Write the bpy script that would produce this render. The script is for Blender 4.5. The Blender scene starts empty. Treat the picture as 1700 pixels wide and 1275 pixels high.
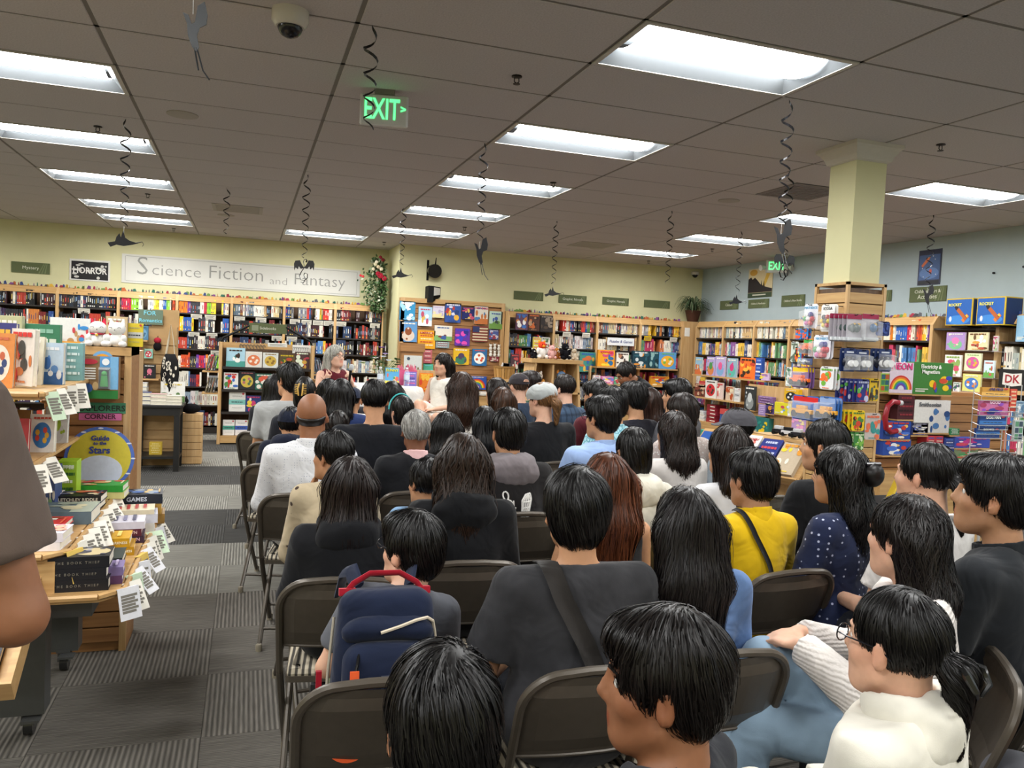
import bpy, bmesh, math, random
import numpy as np
from mathutils import Vector, Matrix, Euler

SC = bpy.context.scene
COL = SC.collection
R = math.radians
PI = math.pi

# ------------------------------------------------------------------ camera, world, exposure
def make_camera():
 yaw, pitch, roll = 0.32615, 0.0500136, 0.0456443
 fwd = Vector((math.sin(yaw) * math.cos(pitch), math.cos(yaw) * math.cos(pitch), -math.sin(pitch)))
 right = Vector((math.cos(yaw), -math.sin(yaw), 0))
 up = right.cross(fwd)
 r2 = right * math.cos(roll) + up * math.sin(roll)
 u2 = -right * math.sin(roll) + up * math.cos(roll)
 cd = bpy.data.cameras.new('camera')
 cd.sensor_fit = 'HORIZONTAL'
 cd.sensor_width = 36.0
 cd.lens = 1308.06 / 1700 * 36
 cd.clip_start = 0.05
 cd.clip_end = 60
 co = bpy.data.objects.new('camera', cd)
 COL.objects.link(co)
 m = Matrix((r2, u2, -fwd)).transposed().to_4x4()
 m.translation = Vector((0, 0, 1.6))
 co.matrix_world = m
 SC.camera = co
make_camera()

wd = bpy.data.worlds.new('world')
SC.world = wd
wd.use_nodes = True
wd.node_tree.nodes['Background'].inputs[0].default_value = (0.5, 0.55, 0.6, 1)
wd.node_tree.nodes['Background'].inputs[1].default_value = 0.05
SC.view_settings.view_transform = 'Standard'
SC.view_settings.look = 'None'
SC.view_settings.gamma = 1.0
SC.view_settings.use_curve_mapping = False
SC.view_settings.exposure = 0.6
LAMP = 26.0

# ------------------------------------------------------------------ materials
def srgb(c):
 if isinstance(c, str):
  c = c.lstrip('#')
  if len(c) == 3: c = ''.join(x * 2 for x in c)
  c = tuple(int(c[i:i + 2], 16) / 255 for i in (0, 2, 4))
 return tuple(x / 12.92 if x <= 0.04045 else ((x + 0.055) / 1.055) ** 2.4 for x in c[:3])

_M = {}
def nodes_of(m):
 m.use_nodes = True
 nt = m.node_tree
 return nt, nt.nodes, nt.links, nt.nodes['Principled BSDF']

def mat(name, col, rough=0.6, metal=0.0, noise=0.12, scale=30.0, bump=0.0, stretch=(1, 1, 1), spec=0.5, dist=0.002):
 """plain procedural material: colour broken up by noise, optional fine relief"""
 if name in _M:
  return _M[name]
 m = bpy.data.materials.new(name)
 nt, N, L, b = nodes_of(m)
 c = srgb(col) if isinstance(col, str) else col
 tc = N.new('ShaderNodeTexCoord')
 mp = N.new('ShaderNodeMapping')
 mp.inputs['Scale'].default_value = stretch
 L.new(tc.outputs['Object'], mp.inputs[0])
 nz = N.new('ShaderNodeTexNoise')
 nz.inputs['Scale'].default_value = scale
 nz.inputs['Detail'].default_value = 4
 L.new(mp.outputs[0], nz.inputs[0])
 rp = N.new('ShaderNodeValToRGB')
 rp.color_ramp.elements[0].position = 0.3
 rp.color_ramp.elements[1].position = 0.7
 rp.color_ramp.elements[0].color = tuple(x * (1 - noise) for x in c) + (1,)
 rp.color_ramp.elements[1].color = tuple(min(1, x * (1 + noise)) for x in c) + (1,)
 L.new(nz.outputs[0], rp.inputs[0])
 L.new(rp.outputs[0], b.inputs['Base Color'])
 b.inputs['Roughness'].default_value = rough
 b.inputs['Metallic'].default_value = metal
 b.inputs['Specular IOR Level'].default_value = spec
 if bump:
  bp = N.new('ShaderNodeBump')
  bp.inputs['Strength'].default_value = bump
  bp.inputs['Distance'].default_value = dist
  L.new(nz.outputs[0], bp.inputs['Height'])
  L.new(bp.outputs[0], b.inputs['Normal'])
 _M[name] = m
 return m

def wood(name, c1, c2, rough=0.45, axis='X', scale=6.0):
 if name in _M:
  return _M[name]
 m = bpy.data.materials.new(name)
 nt, N, L, b = nodes_of(m)
 tc = N.new('ShaderNodeTexCoord')
 mp = N.new('ShaderNodeMapping')
 s = {'X': (0.35, 7, 7), 'Y': (7, 0.35, 7), 'Z': (7, 7, 0.35)}[axis]
 mp.inputs['Scale'].default_value = s
 L.new(tc.outputs['Object'], mp.inputs[0])
 nz = N.new('ShaderNodeTexNoise')
 nz.inputs['Scale'].default_value = scale
 nz.inputs['Detail'].default_value = 6
 nz.inputs['Distortion'].default_value = 0.6
 L.new(mp.outputs[0], nz.inputs[0])
 rp = N.new('ShaderNodeValToRGB')
 rp.color_ramp.elements[0].position = 0.32
 rp.color_ramp.elements[1].position = 0.68
 rp.color_ramp.elements[0].color = srgb(c1) + (1,)
 rp.color_ramp.elements[1].color = srgb(c2) + (1,)
 L.new(nz.outputs[0], rp.inputs[0])
 L.new(rp.outputs[0], b.inputs['Base Color'])
 b.inputs['Roughness'].default_value = rough
 bp = N.new('ShaderNodeBump')
 bp.inputs['Strength'].default_value = 0.15
 bp.inputs['Distance'].default_value = 0.001
 L.new(nz.outputs[0], bp.inputs['Height'])
 L.new(bp.outputs[0], b.inputs['Normal'])
 _M[name] = m
 return m

def emit(name, col, strength):
 if name in _M:
  return _M[name]
 m = bpy.data.materials.new(name)
 nt, N, L, b = nodes_of(m)
 b.inputs['Base Color'].default_value = (0.8, 0.8, 0.8, 1)
 b.inputs['Emission Color'].default_value = tuple(col) + (1,)
 b.inputs['Emission Strength'].default_value = strength
 _M[name] = m
 return m

def printed(name='printed_paper', rough=0.45, bump=0.0, spec=0.4, noise=0.06):
 """colour of each piece comes from its own face colours, broken up slightly by noise"""
 if name in _M:
  return _M[name]
 m = bpy.data.materials.new(name)
 nt, N, L, b = nodes_of(m)
 at = N.new('ShaderNodeAttribute')
 at.attribute_name = 'Col'
 tc = N.new('ShaderNodeTexCoord')
 nz = N.new('ShaderNodeTexNoise')
 nz.inputs['Scale'].default_value = 60
 nz.inputs['Detail'].default_value = 3
 L.new(tc.outputs['Object'], nz.inputs[0])
 mr = N.new('ShaderNodeMapRange')
 mr.inputs['To Min'].default_value = 1 - noise * 2
 mr.inputs['To Max'].default_value = 1 + noise * 2
 L.new(nz.outputs[0], mr.inputs[0])
 mx = N.new('ShaderNodeMix')
 mx.data_type = 'RGBA'
 mx.blend_type = 'MULTIPLY'
 mx.inputs[0].default_value = 1
 L.new(at.outputs['Color'], mx.inputs[6])
 L.new(mr.outputs[0], mx.inputs[7])
 L.new(mx.outputs[2], b.inputs['Base Color'])
 b.inputs['Roughness'].default_value = rough
 b.inputs['Specular IOR Level'].default_value = spec
 if bump:
  bp = N.new('ShaderNodeBump')
  bp.inputs['Strength'].default_value = bump
  bp.inputs['Distance'].default_value = 0.002
  L.new(nz.outputs[0], bp.inputs['Height'])
  L.new(bp.outputs[0], b.inputs['Normal'])
 _M[name] = m
 return m

PRINT = printed()
MATTE = printed('painted_matte', 0.8, 0.1, 0.2)
GLOSS = printed('glossy_plastic', 0.22, 0, 0.5, 0.02)
PLUSH = printed('plush_fabric', 0.95, 0.6, 0.1, 0.12)

# ------------------------------------------------------------------ mesh builder
class MB:
 """collects faces with a colour each; build() links them as ONE mesh object"""
 def __init__(s, col='#808080'):
  s.v = []; s.f = []; s.c = []; s.mi = []
  s.M = Matrix.Identity(4)
  s.col = srgb(col) if isinstance(col, str) else col
  s.slot = 0
 def set(s, col=None, slot=None):
  if col is not None:
   s.col = srgb(col) if isinstance(col, str) else tuple(col)
  if slot is not None:
   s.slot = slot
  return s
 def add(s, vs, fs):
  o = len(s.v)
  M = s.M
  s.v += [tuple(M @ Vector(p)) for p in vs]
  for f in fs:
   s.f.append(tuple(i + o for i in f)); s.c.append(s.col); s.mi.append(s.slot)
  return s
 def box(s, a, b):
  (x0, y0, z0), (x1, y1, z1) = a, b
  s.add([(x0, y0, z0), (x1, y0, z0), (x1, y1, z0), (x0, y1, z0), (x0, y0, z1), (x1, y0, z1), (x1, y1, z1), (x0, y1, z1)],
              [(3, 2, 1, 0), (4, 5, 6, 7), (0, 1, 5, 4), (1, 2, 6, 5), (2, 3, 7, 6), (3, 0, 4, 7)])
  return s
 def cbox(s, c, d):
  return s.box([c[i] - d[i] / 2 for i in range(3)], [c[i] + d[i] / 2 for i in range(3)])
 def bevbox(s, a, b, r):
  """box with chamfered vertical (z) edges and a small chamfer on top"""
  (x0, y0, z0), (x1, y1, z1) = a, b
  def ring(i, z):
   return [(x0 + r, y0 + i, z), (x1 - r, y0 + i, z), (x1 - i, y0 + r, z), (x1 - i, y1 - r, z), (x1 - r, y1 - i, z), (x0 + r, y1 - i, z), (x0 + i, y1 - r, z), (x0 + i, y0 + r, z)]
  rings = [ring(r * .6, z0), ring(0, z0 + r * .6), ring(0, z1 - r * .6), ring(r * .6, z1)]
  return s.loft(rings, True, True)
 def loft(s, rings, cap0=True, cap1=True, closed=True):
  n = len(rings[0]); vs = [p for r in rings for p in r]; fs = []
  for k in range(len(rings) - 1):
   for i in range(n if closed else n - 1):
    j = (i + 1) % n
    fs.append((k * n + i, k * n + j, (k + 1) * n + j, (k + 1) * n + i))
  if cap0: fs.append(tuple(range(n))[::-1])
  if cap1: fs.append(tuple((len(rings) - 1) * n + i for i in range(n)))
  return s.add(vs, fs)
 def prism(s, poly, d0, d1, plane='XZ'):
  """outline poly extruded; plane XZ -> along Y, XY -> along Z, YZ -> along X"""
  def p3(p, d):
   return {'XZ': (p[0], d, p[1]), 'XY': (p[0], p[1], d), 'YZ': (d, p[0], p[1])}[plane]
  a = [p3(p, d0) for p in poly]; b = [p3(p, d1) for p in poly]
  return s.loft([a, b])
 def disc(s, c, rx, rz, d0, d1, n=20, plane='XZ', a0=0, a1=2 * PI):
  full = abs(a1 - a0 - 2 * PI) < 1e-6
  k = n if full else n + 1
  poly = [(c[0] + rx * math.cos(a0 + (a1 - a0) * i / n), c[1] + rz * math.sin(a0 + (a1 - a0) * i / n)) for i in range(k)]
  return s.prism(poly, d0, d1, plane)
 def cyl(s, p0, p1, r0, r1=None, n=10):
  return s.tube([p0, p1], [r0, r0 if r1 is None else r1], n)
 def tube(s, path, r, n=8, cap=True, flat=None):
  path = [Vector(p) for p in path]
  rs = r if isinstance(r, (list, tuple)) else [r] * len(path)
  rings = []
  t0 = (path[1] - path[0]).normalized()
  nrm = t0.orthogonal().normalized()
  for i, p in enumerate(path):
   t = (path[min(i + 1, len(path) - 1)] - path[max(i - 1, 0)])
   t = t.normalized() if t.length > 1e-9 else t0
   nrm = (nrm - t * nrm.dot(t))
   nrm = nrm.normalized() if nrm.length > 1e-6 else t.orthogonal().normalized()
   bn = t.cross(nrm)
   rings.append([tuple(p + (nrm * math.cos(2 * PI * k / n) + bn * math.sin(2 * PI * k / n) * (flat or 1)) * rs[i]) for k in range(n)])
  return s.loft(rings, cap, cap)
 def lathe(s, prof, n=16, c=(0, 0, 0)):
  rings = [[(c[0] + r * math.cos(2 * PI * k / n), c[1] + r * math.sin(2 * PI * k / n), c[2] + z) for k in range(n)] for r, z in prof]
  return s.loft(rings, prof[0][0] > 1e-6, prof[-1][0] > 1e-6)
 def ball(s, c, r, n=12, m=8):
  if not isinstance(r, (list, tuple)): r = (r, r, r)
  rings = []
  for i in range(m + 1):
   a = -PI / 2 + PI * i / m
   rr = max(math.cos(a), 0.01)
   rings.append([(c[0] + r[0] * rr * math.cos(2 * PI * k / n), c[1] + r[1] * rr * math.sin(2 * PI * k / n), c[2] + r[2] * math.sin(a)) for k in range(n)])
  return s.loft(rings)
 def build(s, name, mats, parent=None, smooth=False, loc=None, rot=None):
  me = bpy.data.meshes.new(name)
  me.from_pydata(s.v, [], s.f)
  if not isinstance(mats, (list, tuple)): mats = [mats]
  for m in mats: me.materials.append(m)
  ca = me.attributes.new('Col', 'FLOAT_COLOR', 'FACE')
  ca.data.foreach_set('color', np.array([tuple(c) + (1.0,) for c in s.c], dtype=np.float32).ravel())
  if len(mats) > 1:
   me.polygons.foreach_set('material_index', np.array(s.mi, dtype=np.int32))
  if smooth:
   me.polygons.foreach_set('use_smooth', np.ones(len(s.f), dtype=bool))
   if smooth != 'all':
    try: me.set_sharp_from_angle(angle=R(40))
    except Exception: pass
  me.update()
  return link(name, me, parent, loc, rot)

def link(name, me, parent=None, loc=None, rot=None):
 o = bpy.data.objects.new(name, me)
 COL.objects.link(o)
 if parent is not None: o.parent = parent
 if loc is not None: o.location = loc
 if rot is not None: o.rotation_euler = rot
 return o

def tag(o, label=None, cat=None, group=None, kind=None):
 if label: o['label'] = ' '.join(label.split()[:16]).rstrip(',')
 if cat: o['category'] = cat
 if group: o['group'] = group
 if kind: o['kind'] = kind
 return o

def thing(name, label, cat, loc=(0, 0, 0), rz=0.0, group=None, rot=None):
 o = link(name, None, None, loc, rot if rot is not None else (0, 0, rz))
 o.empty_display_size = 0.05
 return tag(o, label, cat, group)

def struct(o):
 o['kind'] = 'structure'
 return o

def copy_tree(o, parent=None, loc=None, rz=None, label=None):
 c = o.copy(); COL.objects.link(c); c.parent = parent
 if loc is not None: c.location = loc
 if rz is not None: c.rotation_euler = (0, 0, rz)
 if label: c['label'] = label
 for ch in list(o.children): copy_tree(ch, c)
 return c

_fontcache = {}
def text_mesh(txt, size=0.1, ext=0.0008, shear=0.0, bold=0.0, sx=1.0):
 """lettering as a flat mesh in the XZ plane, centred, reading along +X, facing -Y"""
 key = (txt, round(size, 4), ext, shear, bold, sx)
 if key in _fontcache: return _fontcache[key]
 cu = bpy.data.curves.new('lettering', 'FONT')
 cu.body = txt; cu.size = size; cu.extrude = ext; cu.align_x = 'CENTER'; cu.align_y = 'CENTER'
 cu.shear = shear; cu.offset = bold; cu.resolution_u = 2
 ob = bpy.data.objects.new('lettering', cu)
 ts = bpy.data.scenes.new('type_bench')          # set type in a scene of its own: quick to evaluate
 ts.collection.objects.link(ob)
 ts.view_layers[0].update()
 dg = ts.view_layers[0].depsgraph
 me = bpy.data.meshes.new_from_object(ob.evaluated_get(dg))
 me.name = 'lettering'
 bpy.data.objects.remove(ob)
 bpy.data.curves.remove(cu)
 bpy.data.scenes.remove(ts)
 me.transform(Matrix.Rotation(PI / 2, 4, 'X') @ Matrix.Diagonal((sx, 1, 1, 1)))
 _fontcache[key] = me
 return me

def lettering(txt, size, material, parent=None, loc=(0, 0, 0), rot=(0, 0, 0), **kw):
 me = text_mesh(txt, size, **kw)
 if len(me.materials) == 0:
  me.materials.append(material)
 elif me.materials[0] != material:
  me = me.copy(); me.materials[0] = material
 return link('lettering', me, parent, loc, rot)
# ------------------------------------------------------------------ room shell
CEIL = 3.1
XL, XR = -7.2, 7.72          # left and right walls
YB, YP, YS = 13.45, 12.42, -5.0   # far wall, far wall of the right part, wall behind
XP = 2.24                     # return between the two far walls

def carpet(name, base, along, coarse):
 m = bpy.data.materials.new(name)
 nt, N, L, b = nodes_of(m)
 tc = N.new('ShaderNodeTexCoord')
 sep = N.new('ShaderNodeSeparateXYZ'); L.new(tc.outputs['Object'], sep.inputs[0])
 wv = N.new('ShaderNodeTexWave')
 wv.wave_type = 'BANDS'; wv.bands_direction = 'X' if along == 'Y' else 'Y'
 wv.inputs['Scale'].default_value = 15.5 if coarse else 26
 wv.inputs['Distortion'].default_value = 0.4
 L.new(tc.outputs['Object'], wv.inputs[0])
 mp = N.new('ShaderNodeMapping')
 mp.inputs['Scale'].default_value = (30, 2.0, 1) if along == 'Y' else (2.0, 30, 1)
 oi = N.new('ShaderNodeObjectInfo')
 av = N.new('ShaderNodeVectorMath'); av.operation = 'ADD'
 L.new(tc.outputs['Object'], av.inputs[0]); L.new(oi.outputs['Location'], av.inputs[1])
 L.new(av.outputs[0], mp.inputs[0])
 nz = N.new('ShaderNodeTexNoise'); nz.inputs['Scale'].default_value = 3; nz.inputs['Detail'].default_value = 5
 L.new(mp.outputs[0], nz.inputs[0])
 c = srgb(base)
 r1 = N.new('ShaderNodeValToRGB')
 k = 0.42 if coarse else 0.2
 r1.color_ramp.elements[0].color = tuple(x * (1 - k) for x in c) + (1,)
 r1.color_ramp.elements[1].color = tuple(x * (1 + k) for x in c) + (1,)
 L.new(wv.outputs[0], r1.inputs[0])
 mr = N.new('ShaderNodeMapRange'); mr.inputs['From Min'].default_value = 0.3; mr.inputs['From Max'].default_value = 0.7
 mr.inputs['To Min'].default_value = 0.75; mr.inputs['To Max'].default_value = 1.25
 L.new(nz.outputs[0], mr.inputs[0])
 mx = N.new('ShaderNodeMix'); mx.data_type = 'RGBA'; mx.blend_type = 'MULTIPLY'; mx.inputs[0].default_value = 1
 L.new(r1.outputs[0], mx.inputs[6]); L.new(mr.outputs[0], mx.inputs[7])
 L.new(mx.outputs[2], b.inputs['Base Color'])
 b.inputs['Roughness'].default_value = 0.95
 b.inputs['Specular IOR Level'].default_value = 0.15
 bp = N.new('ShaderNodeBump'); bp.inputs['Strength'].default_value = 0.6; bp.inputs['Distance'].default_value = 0.004
 L.new(wv.outputs[0], bp.inputs['Height']); L.new(bp.outputs[0], b.inputs['Normal'])
 return m

def build_floor():
 base = mat('carpet_underlay', '#45433f', 0.95, noise=0.2, scale=8)
 fl = struct(MB().box((XL - .1, YS - .1, -0.12), (XR + .1, YB + .1, -0.004)).build('floor', base))
 tones = {'mid': '#67635d', 'light': '#7b7972', 'dark': '#434240'}
 cm = {(t, k): carpet('carpet_%s_%s' % (t, k), tones[t], 'Y' if k == 'rib' else 'X', k == 'rib') for t in tones for k in ('rib', 'flat')}
 P = 0.605; x0 = -0.13; y0 = 3.24
 def piece(m):
  return MB().box((-P / 2 + .0008, -P / 2 + .0008, -0.004), (P / 2 - .0008, P / 2 - .0008, 0.0)).build('carpet_tile', m)
 protos = {}
 n = 0
 for j in range(-4, 16):
  for i in range(-7, 11):
   cx = x0 + (i + .5) * P; cy = y0 + (j + .5) * P
   if cy < 1.2 or cx > 5.4 or cx > 1.2 + cy * 1.0 or cx < -2.2 - 0.1 * cy: continue
   if n >= 298: continue
   band = 'mid' if cy < 5.05 else ('light', 'dark')[int((cy - 5.05) // 1.21) % 2]
   rib = 'rib' if (i + j) % 2 == 0 else 'flat'
   k = (band, rib)
   if k not in protos:
    o = piece(cm[k]); protos[k] = o.data
   else:
    o = link('carpet_tile', protos[k])
   o.parent = fl; o.location = (cx, cy, 0)
   n += 1
build_floor()

def build_walls():
 yel = mat('wall_yellow_paint', '#d2cea2', 0.75, noise=0.03, scale=4, bump=0.05)
 blu = mat('wall_blue_paint', '#a9b7bb', 0.75, noise=0.03, scale=4, bump=0.05)
 T = 0.15
 struct(MB().box((XL, YB, 0), (XP, YB + T, CEIL + .2)).build('wall_back', yel))
 struct(MB().box((XP, YP, 0), (XR, YB + T, CEIL + .2)).build('wall_pilaster', yel))
 struct(MB().box((XR, YS, 0), (XR + T, YB + T, CEIL + .2)).build('wall_right', blu))
 struct(MB().box((XL - T, YS, 0), (XL, YB + T, CEIL + .2)).build('wall_left', yel))
 struct(MB().box((XL - T, YS - T, 0), (XR + T, YS, CEIL + .2)).build('wall_front', yel))
 # column
 o = thing('column', 'cream square column rising from a wood slat casing to the ceiling', 'column', (4.08, 4.61, 0))
 h = 0.13
 MB().box((-h, -h, 2.14), (h, h, CEIL)).build('shaft', yel, o)
 wh = mat('crown_white', '#c9c2b6', 0.6, noise=0.02)
 cr = MB()
 prof = [(h + .002, 2.98), (h + .02, 2.99), (h + .03, 3.02), (h + .055, 3.06), (h + .075, 3.075), (h + .075, CEIL)]
 cr.loft([[(-r, -r, z), (r, -r, z), (r, r, z), (-r, r, z)] for r, z in prof], False, False)
 cr.build('crown_moulding', wh, o)
 return o
COLUMN = build_walls()

TX, TY = 1.22, 0.61
GX0, GY0 = 1.68, 3.305
LIGHTS = [(x, y) for x in (-5.03, -1.37, 2.29, 5.95) for y in (-3.71, -1.88, -.05, 1.78, 3.61, 5.44, 7.27, 9.10, 10.93)]
LIGHTS = [p for p in LIGHTS if not (p[0] == -5.03 and p[1] > 12)] + [(-1.37, 12.15), (1.07, 12.15), (-5.03, 12.15)]

def build_ceiling():
 tile_m = mat('ceiling_tile', '#c0bab9', 0.95, noise=0.1, scale=120, bump=0.35, spec=0.1, dist=0.003)
 bar_m = mat('ceiling_grid', '#6f6961', 0.6, noise=0.03)
 slab = mat('ceiling_void', '#3a3733', 0.9)
 ce = struct(MB().box((XL - .1, YS - .1, CEIL + .22), (XR + .1, YB + .1, CEIL + .3)).build('ceiling', slab))
 tile = None
 lit = {(round((x - TX / 2 - GX0) / TX), round((y - TY / 2 - GY0) / TY)) for x, y in LIGHTS}
 rest = MB()
 i0 = math.floor((XL - GX0) / TX); i1 = math.ceil((XR - GX0) / TX)
 j0 = math.floor((YS - GY0) / TY); j1 = math.ceil((YB - GY0) / TY)
 n = 0
 for i in range(i0, i1):
  for j in range(j0, j1):
   if (i, j) in lit: continue
   x, y = GX0 + i * TX, GY0 + j * TY
   xa, xb = max(x, XL), min(x + TX, XR); ya, yb = max(y, YS), min(y + TY, YB)
   if xb - xa < .03 or yb - ya < .03: continue
   g = 0.009
   inview = y > 1.8 and x > -4.3
   full = xb - xa > TX - .01 and yb - ya > TY - .01
   if inview and full:
    if tile is None:
     w, h = TX / 2 - g, TY / 2 - g
     b = MB()
     b.loft([[(-w, -h, 0.006), (w, -h, 0.006), (w, h, 0.006), (-w, h, 0.006)][::-1],
       [(-w + .006, -h + .006, 0), (w - .006, -h + .006, 0), (w - .006, h - .006, 0), (-w + .006, h - .006, 0)][::-1]], False, True)
     o = b.build('ceiling_tile', tile_m, ce); tile = o.data
    else:
     o = link('ceiling_tile', tile, ce)
    o.location = (x + TX / 2, y + TY / 2, CEIL)
    n += 1
   elif inview:
    o = MB().box((xa + g, ya + g, 0), (xb - g, yb - g, .006)).build('ceiling_tile', tile_m, ce, loc=(0, 0, CEIL))
    n += 1
   else:
    rest.box((xa + g, ya + g, CEIL), (xb - g, yb - g, CEIL + .006))
 o = rest.build('ceiling_field', tile_m, ce)
 o['kind'] = 'stuff'
 for i in range(i0, i1 + 1):
  x = GX0 + i * TX
  if XL < x < XR:
   MB().box((x - .012, YS, .004), (x + .012, YB, .009)).build('grid_bar', bar_m, ce, loc=(0, 0, CEIL))
 for j in range(j0, j1 + 1):
  y = GY0 + j * TY
  if YS < y < YB:
   MB().box((XL, y - .012, .004), (XR, y + .012, .008)).build('grid_bar', bar_m, ce, loc=(0, 0, CEIL))
build_ceiling()

def build_lights():
 refl = mat('troffer_reflector', '#6f7478', 0.4, noise=0.01)
 lens = emit('fluorescent_lens', (1.0, 1.0, 0.985), LAMP)
 w, h = TX / 2 - .03, TY / 2 - .03
 root = None
 for k, (x, y) in enumerate(LIGHTS):
  row = {-5.03: 'over the left wall', -1.37: 'above the aisle', 2.29: 'above the seats', 5.95: 'beyond the column', 1.07: 'short of the banner'}[x]
  nth = sorted({q for p, q in LIGHTS if p == x}, reverse=True).index(y)
  lab = 'fluorescent ceiling light in the row %s, number %s from the far wall' % (row, ['one', 'two', 'three', 'four', 'five', 'six', 'seven', 'eight', 'nine', 'ten'][nth])
  if root is None:
   root = thing('ceiling_light', lab, 'ceiling light', (x, y, CEIL), 0, 'recessed fluorescent ceiling lights')
   b = MB('#d9d9d4')
   b.box((-w - .025, -h - .025, -.003), (w + .025, -h, .006)); b.box((-w - .025, h, -.003), (w + .025, h + .025, .006))
   b.box((-w - .025, -h, -.003), (-w, h, .006)); b.box((w, -h, -.003), (w + .025, h, .006))
   b.build('frame', mat('troffer_frame', '#b9b5ad', 0.4, noise=0.02), root)
   lw = 0.19; zt = 0.06
   b = MB()
   b.loft([[(-w, h, 0), (w, h, 0), (w - .05, lw, zt), (-w + .05, lw, zt)][::-1]] , False, True) if False else None
   b.add([(-w, h, 0), (w, h, 0), (w - .06, lw, zt), (-w + .06, lw, zt)], [(0, 1, 2, 3)])
   b.add([(-w, -h, 0), (w, -h, 0), (w - .06, -lw, zt), (-w + .06, -lw, zt)], [(3, 2, 1, 0)])
   b.add([(-w, -h, 0), (-w, h, 0), (-w + .06, lw, zt), (-w + .06, -lw, zt)], [(0, 1, 2, 3)])
   b.add([(w, -h, 0), (w, h, 0), (w - .06, lw, zt), (w - .06, -lw, zt)], [(3, 2, 1, 0)])
   b.add([(-w - .02, -h - .02, .13), (w + .02, -h - .02, .13), (w + .02, h + .02, .13), (-w - .02, h + .02, .13)], [(0, 1, 2, 3)])
   b.build('reflector', refl, root)
   b = MB()
   rings = []
   for t in range(9):
    a = -1 + t / 4
    rings.append([(-w + .06, a * lw, zt - .045 * (1 - a * a)), (w - .06, a * lw, zt - .045 * (1 - a * a))])
   for q in range(8):
    b.add([rings[q][0], rings[q][1], rings[q + 1][1], rings[q + 1][0]], [(3, 2, 1, 0)])
   b.build('lens', lens, root, smooth='all')
  else:
   copy_tree(root, None, (x, y, CEIL), label=lab)
build_lights()
# ------------------------------------------------------------------ books, boxes and printed covers
WOODL = wood('maple_light', '#b9925e', '#ceab7c', 0.42, 'Z')
WOODX = wood('maple_board', '#b28a57', '#c6a16c', 0.44, 'X')
WOODY = wood('maple_board_depth', '#b28a57', '#c6a16c', 0.44, 'Y')
WOODM = wood('oak_mid', '#8a5f38', '#a87a4a', 0.45, 'X')
DARKSH = wood('shelf_dark', '#1d1815', '#2b2420', 0.5, 'X')
BACKP = wood('case_back', '#4f3a28', '#634a34', 0.6, 'Z')
BLACKM = mat('black_metal', '#141414', 0.4, 0.6, noise=0.05)
BLACKW = mat('black_wood', '#141313', 0.45, noise=0.1)
PAPER = mat('white_paper', '#e6e2d6', 0.7, noise=0.04, scale=20)

_NAMES = [('black', (18, 18, 20)), ('charcoal', (55, 55, 58)), ('grey', (128, 128, 128)), ('pale grey', (190, 190, 190)), ('white', (232, 230, 224)),
          ('red', (190, 40, 40)), ('maroon', (110, 35, 40)), ('orange', (226, 122, 40)), ('yellow', (224, 190, 45)), ('cream', (228, 214, 170)), ('brown', (104, 66, 40)),
          ('tan', (180, 140, 96)), ('green', (58, 122, 60)), ('lime green', (150, 190, 60)), ('teal', (38, 112, 108)), ('pale blue', (168, 204, 226)), ('blue', (50, 96, 170)),
          ('navy', (28, 40, 96)), ('purple', (104, 58, 150)), ('lilac', (172, 156, 200)), ('pink', (214, 120, 160)), ('olive', (128, 128, 60)), ('pale green', (178, 206, 180))]
def cname(hexc):
 h = hexc.lstrip('#')
 c = tuple(int(h[i:i + 2], 16) for i in (0, 2, 4))
 return min(_NAMES, key=lambda n: sum((a - b) ** 2 for a, b in zip(n[1], c)))[0]

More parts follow.
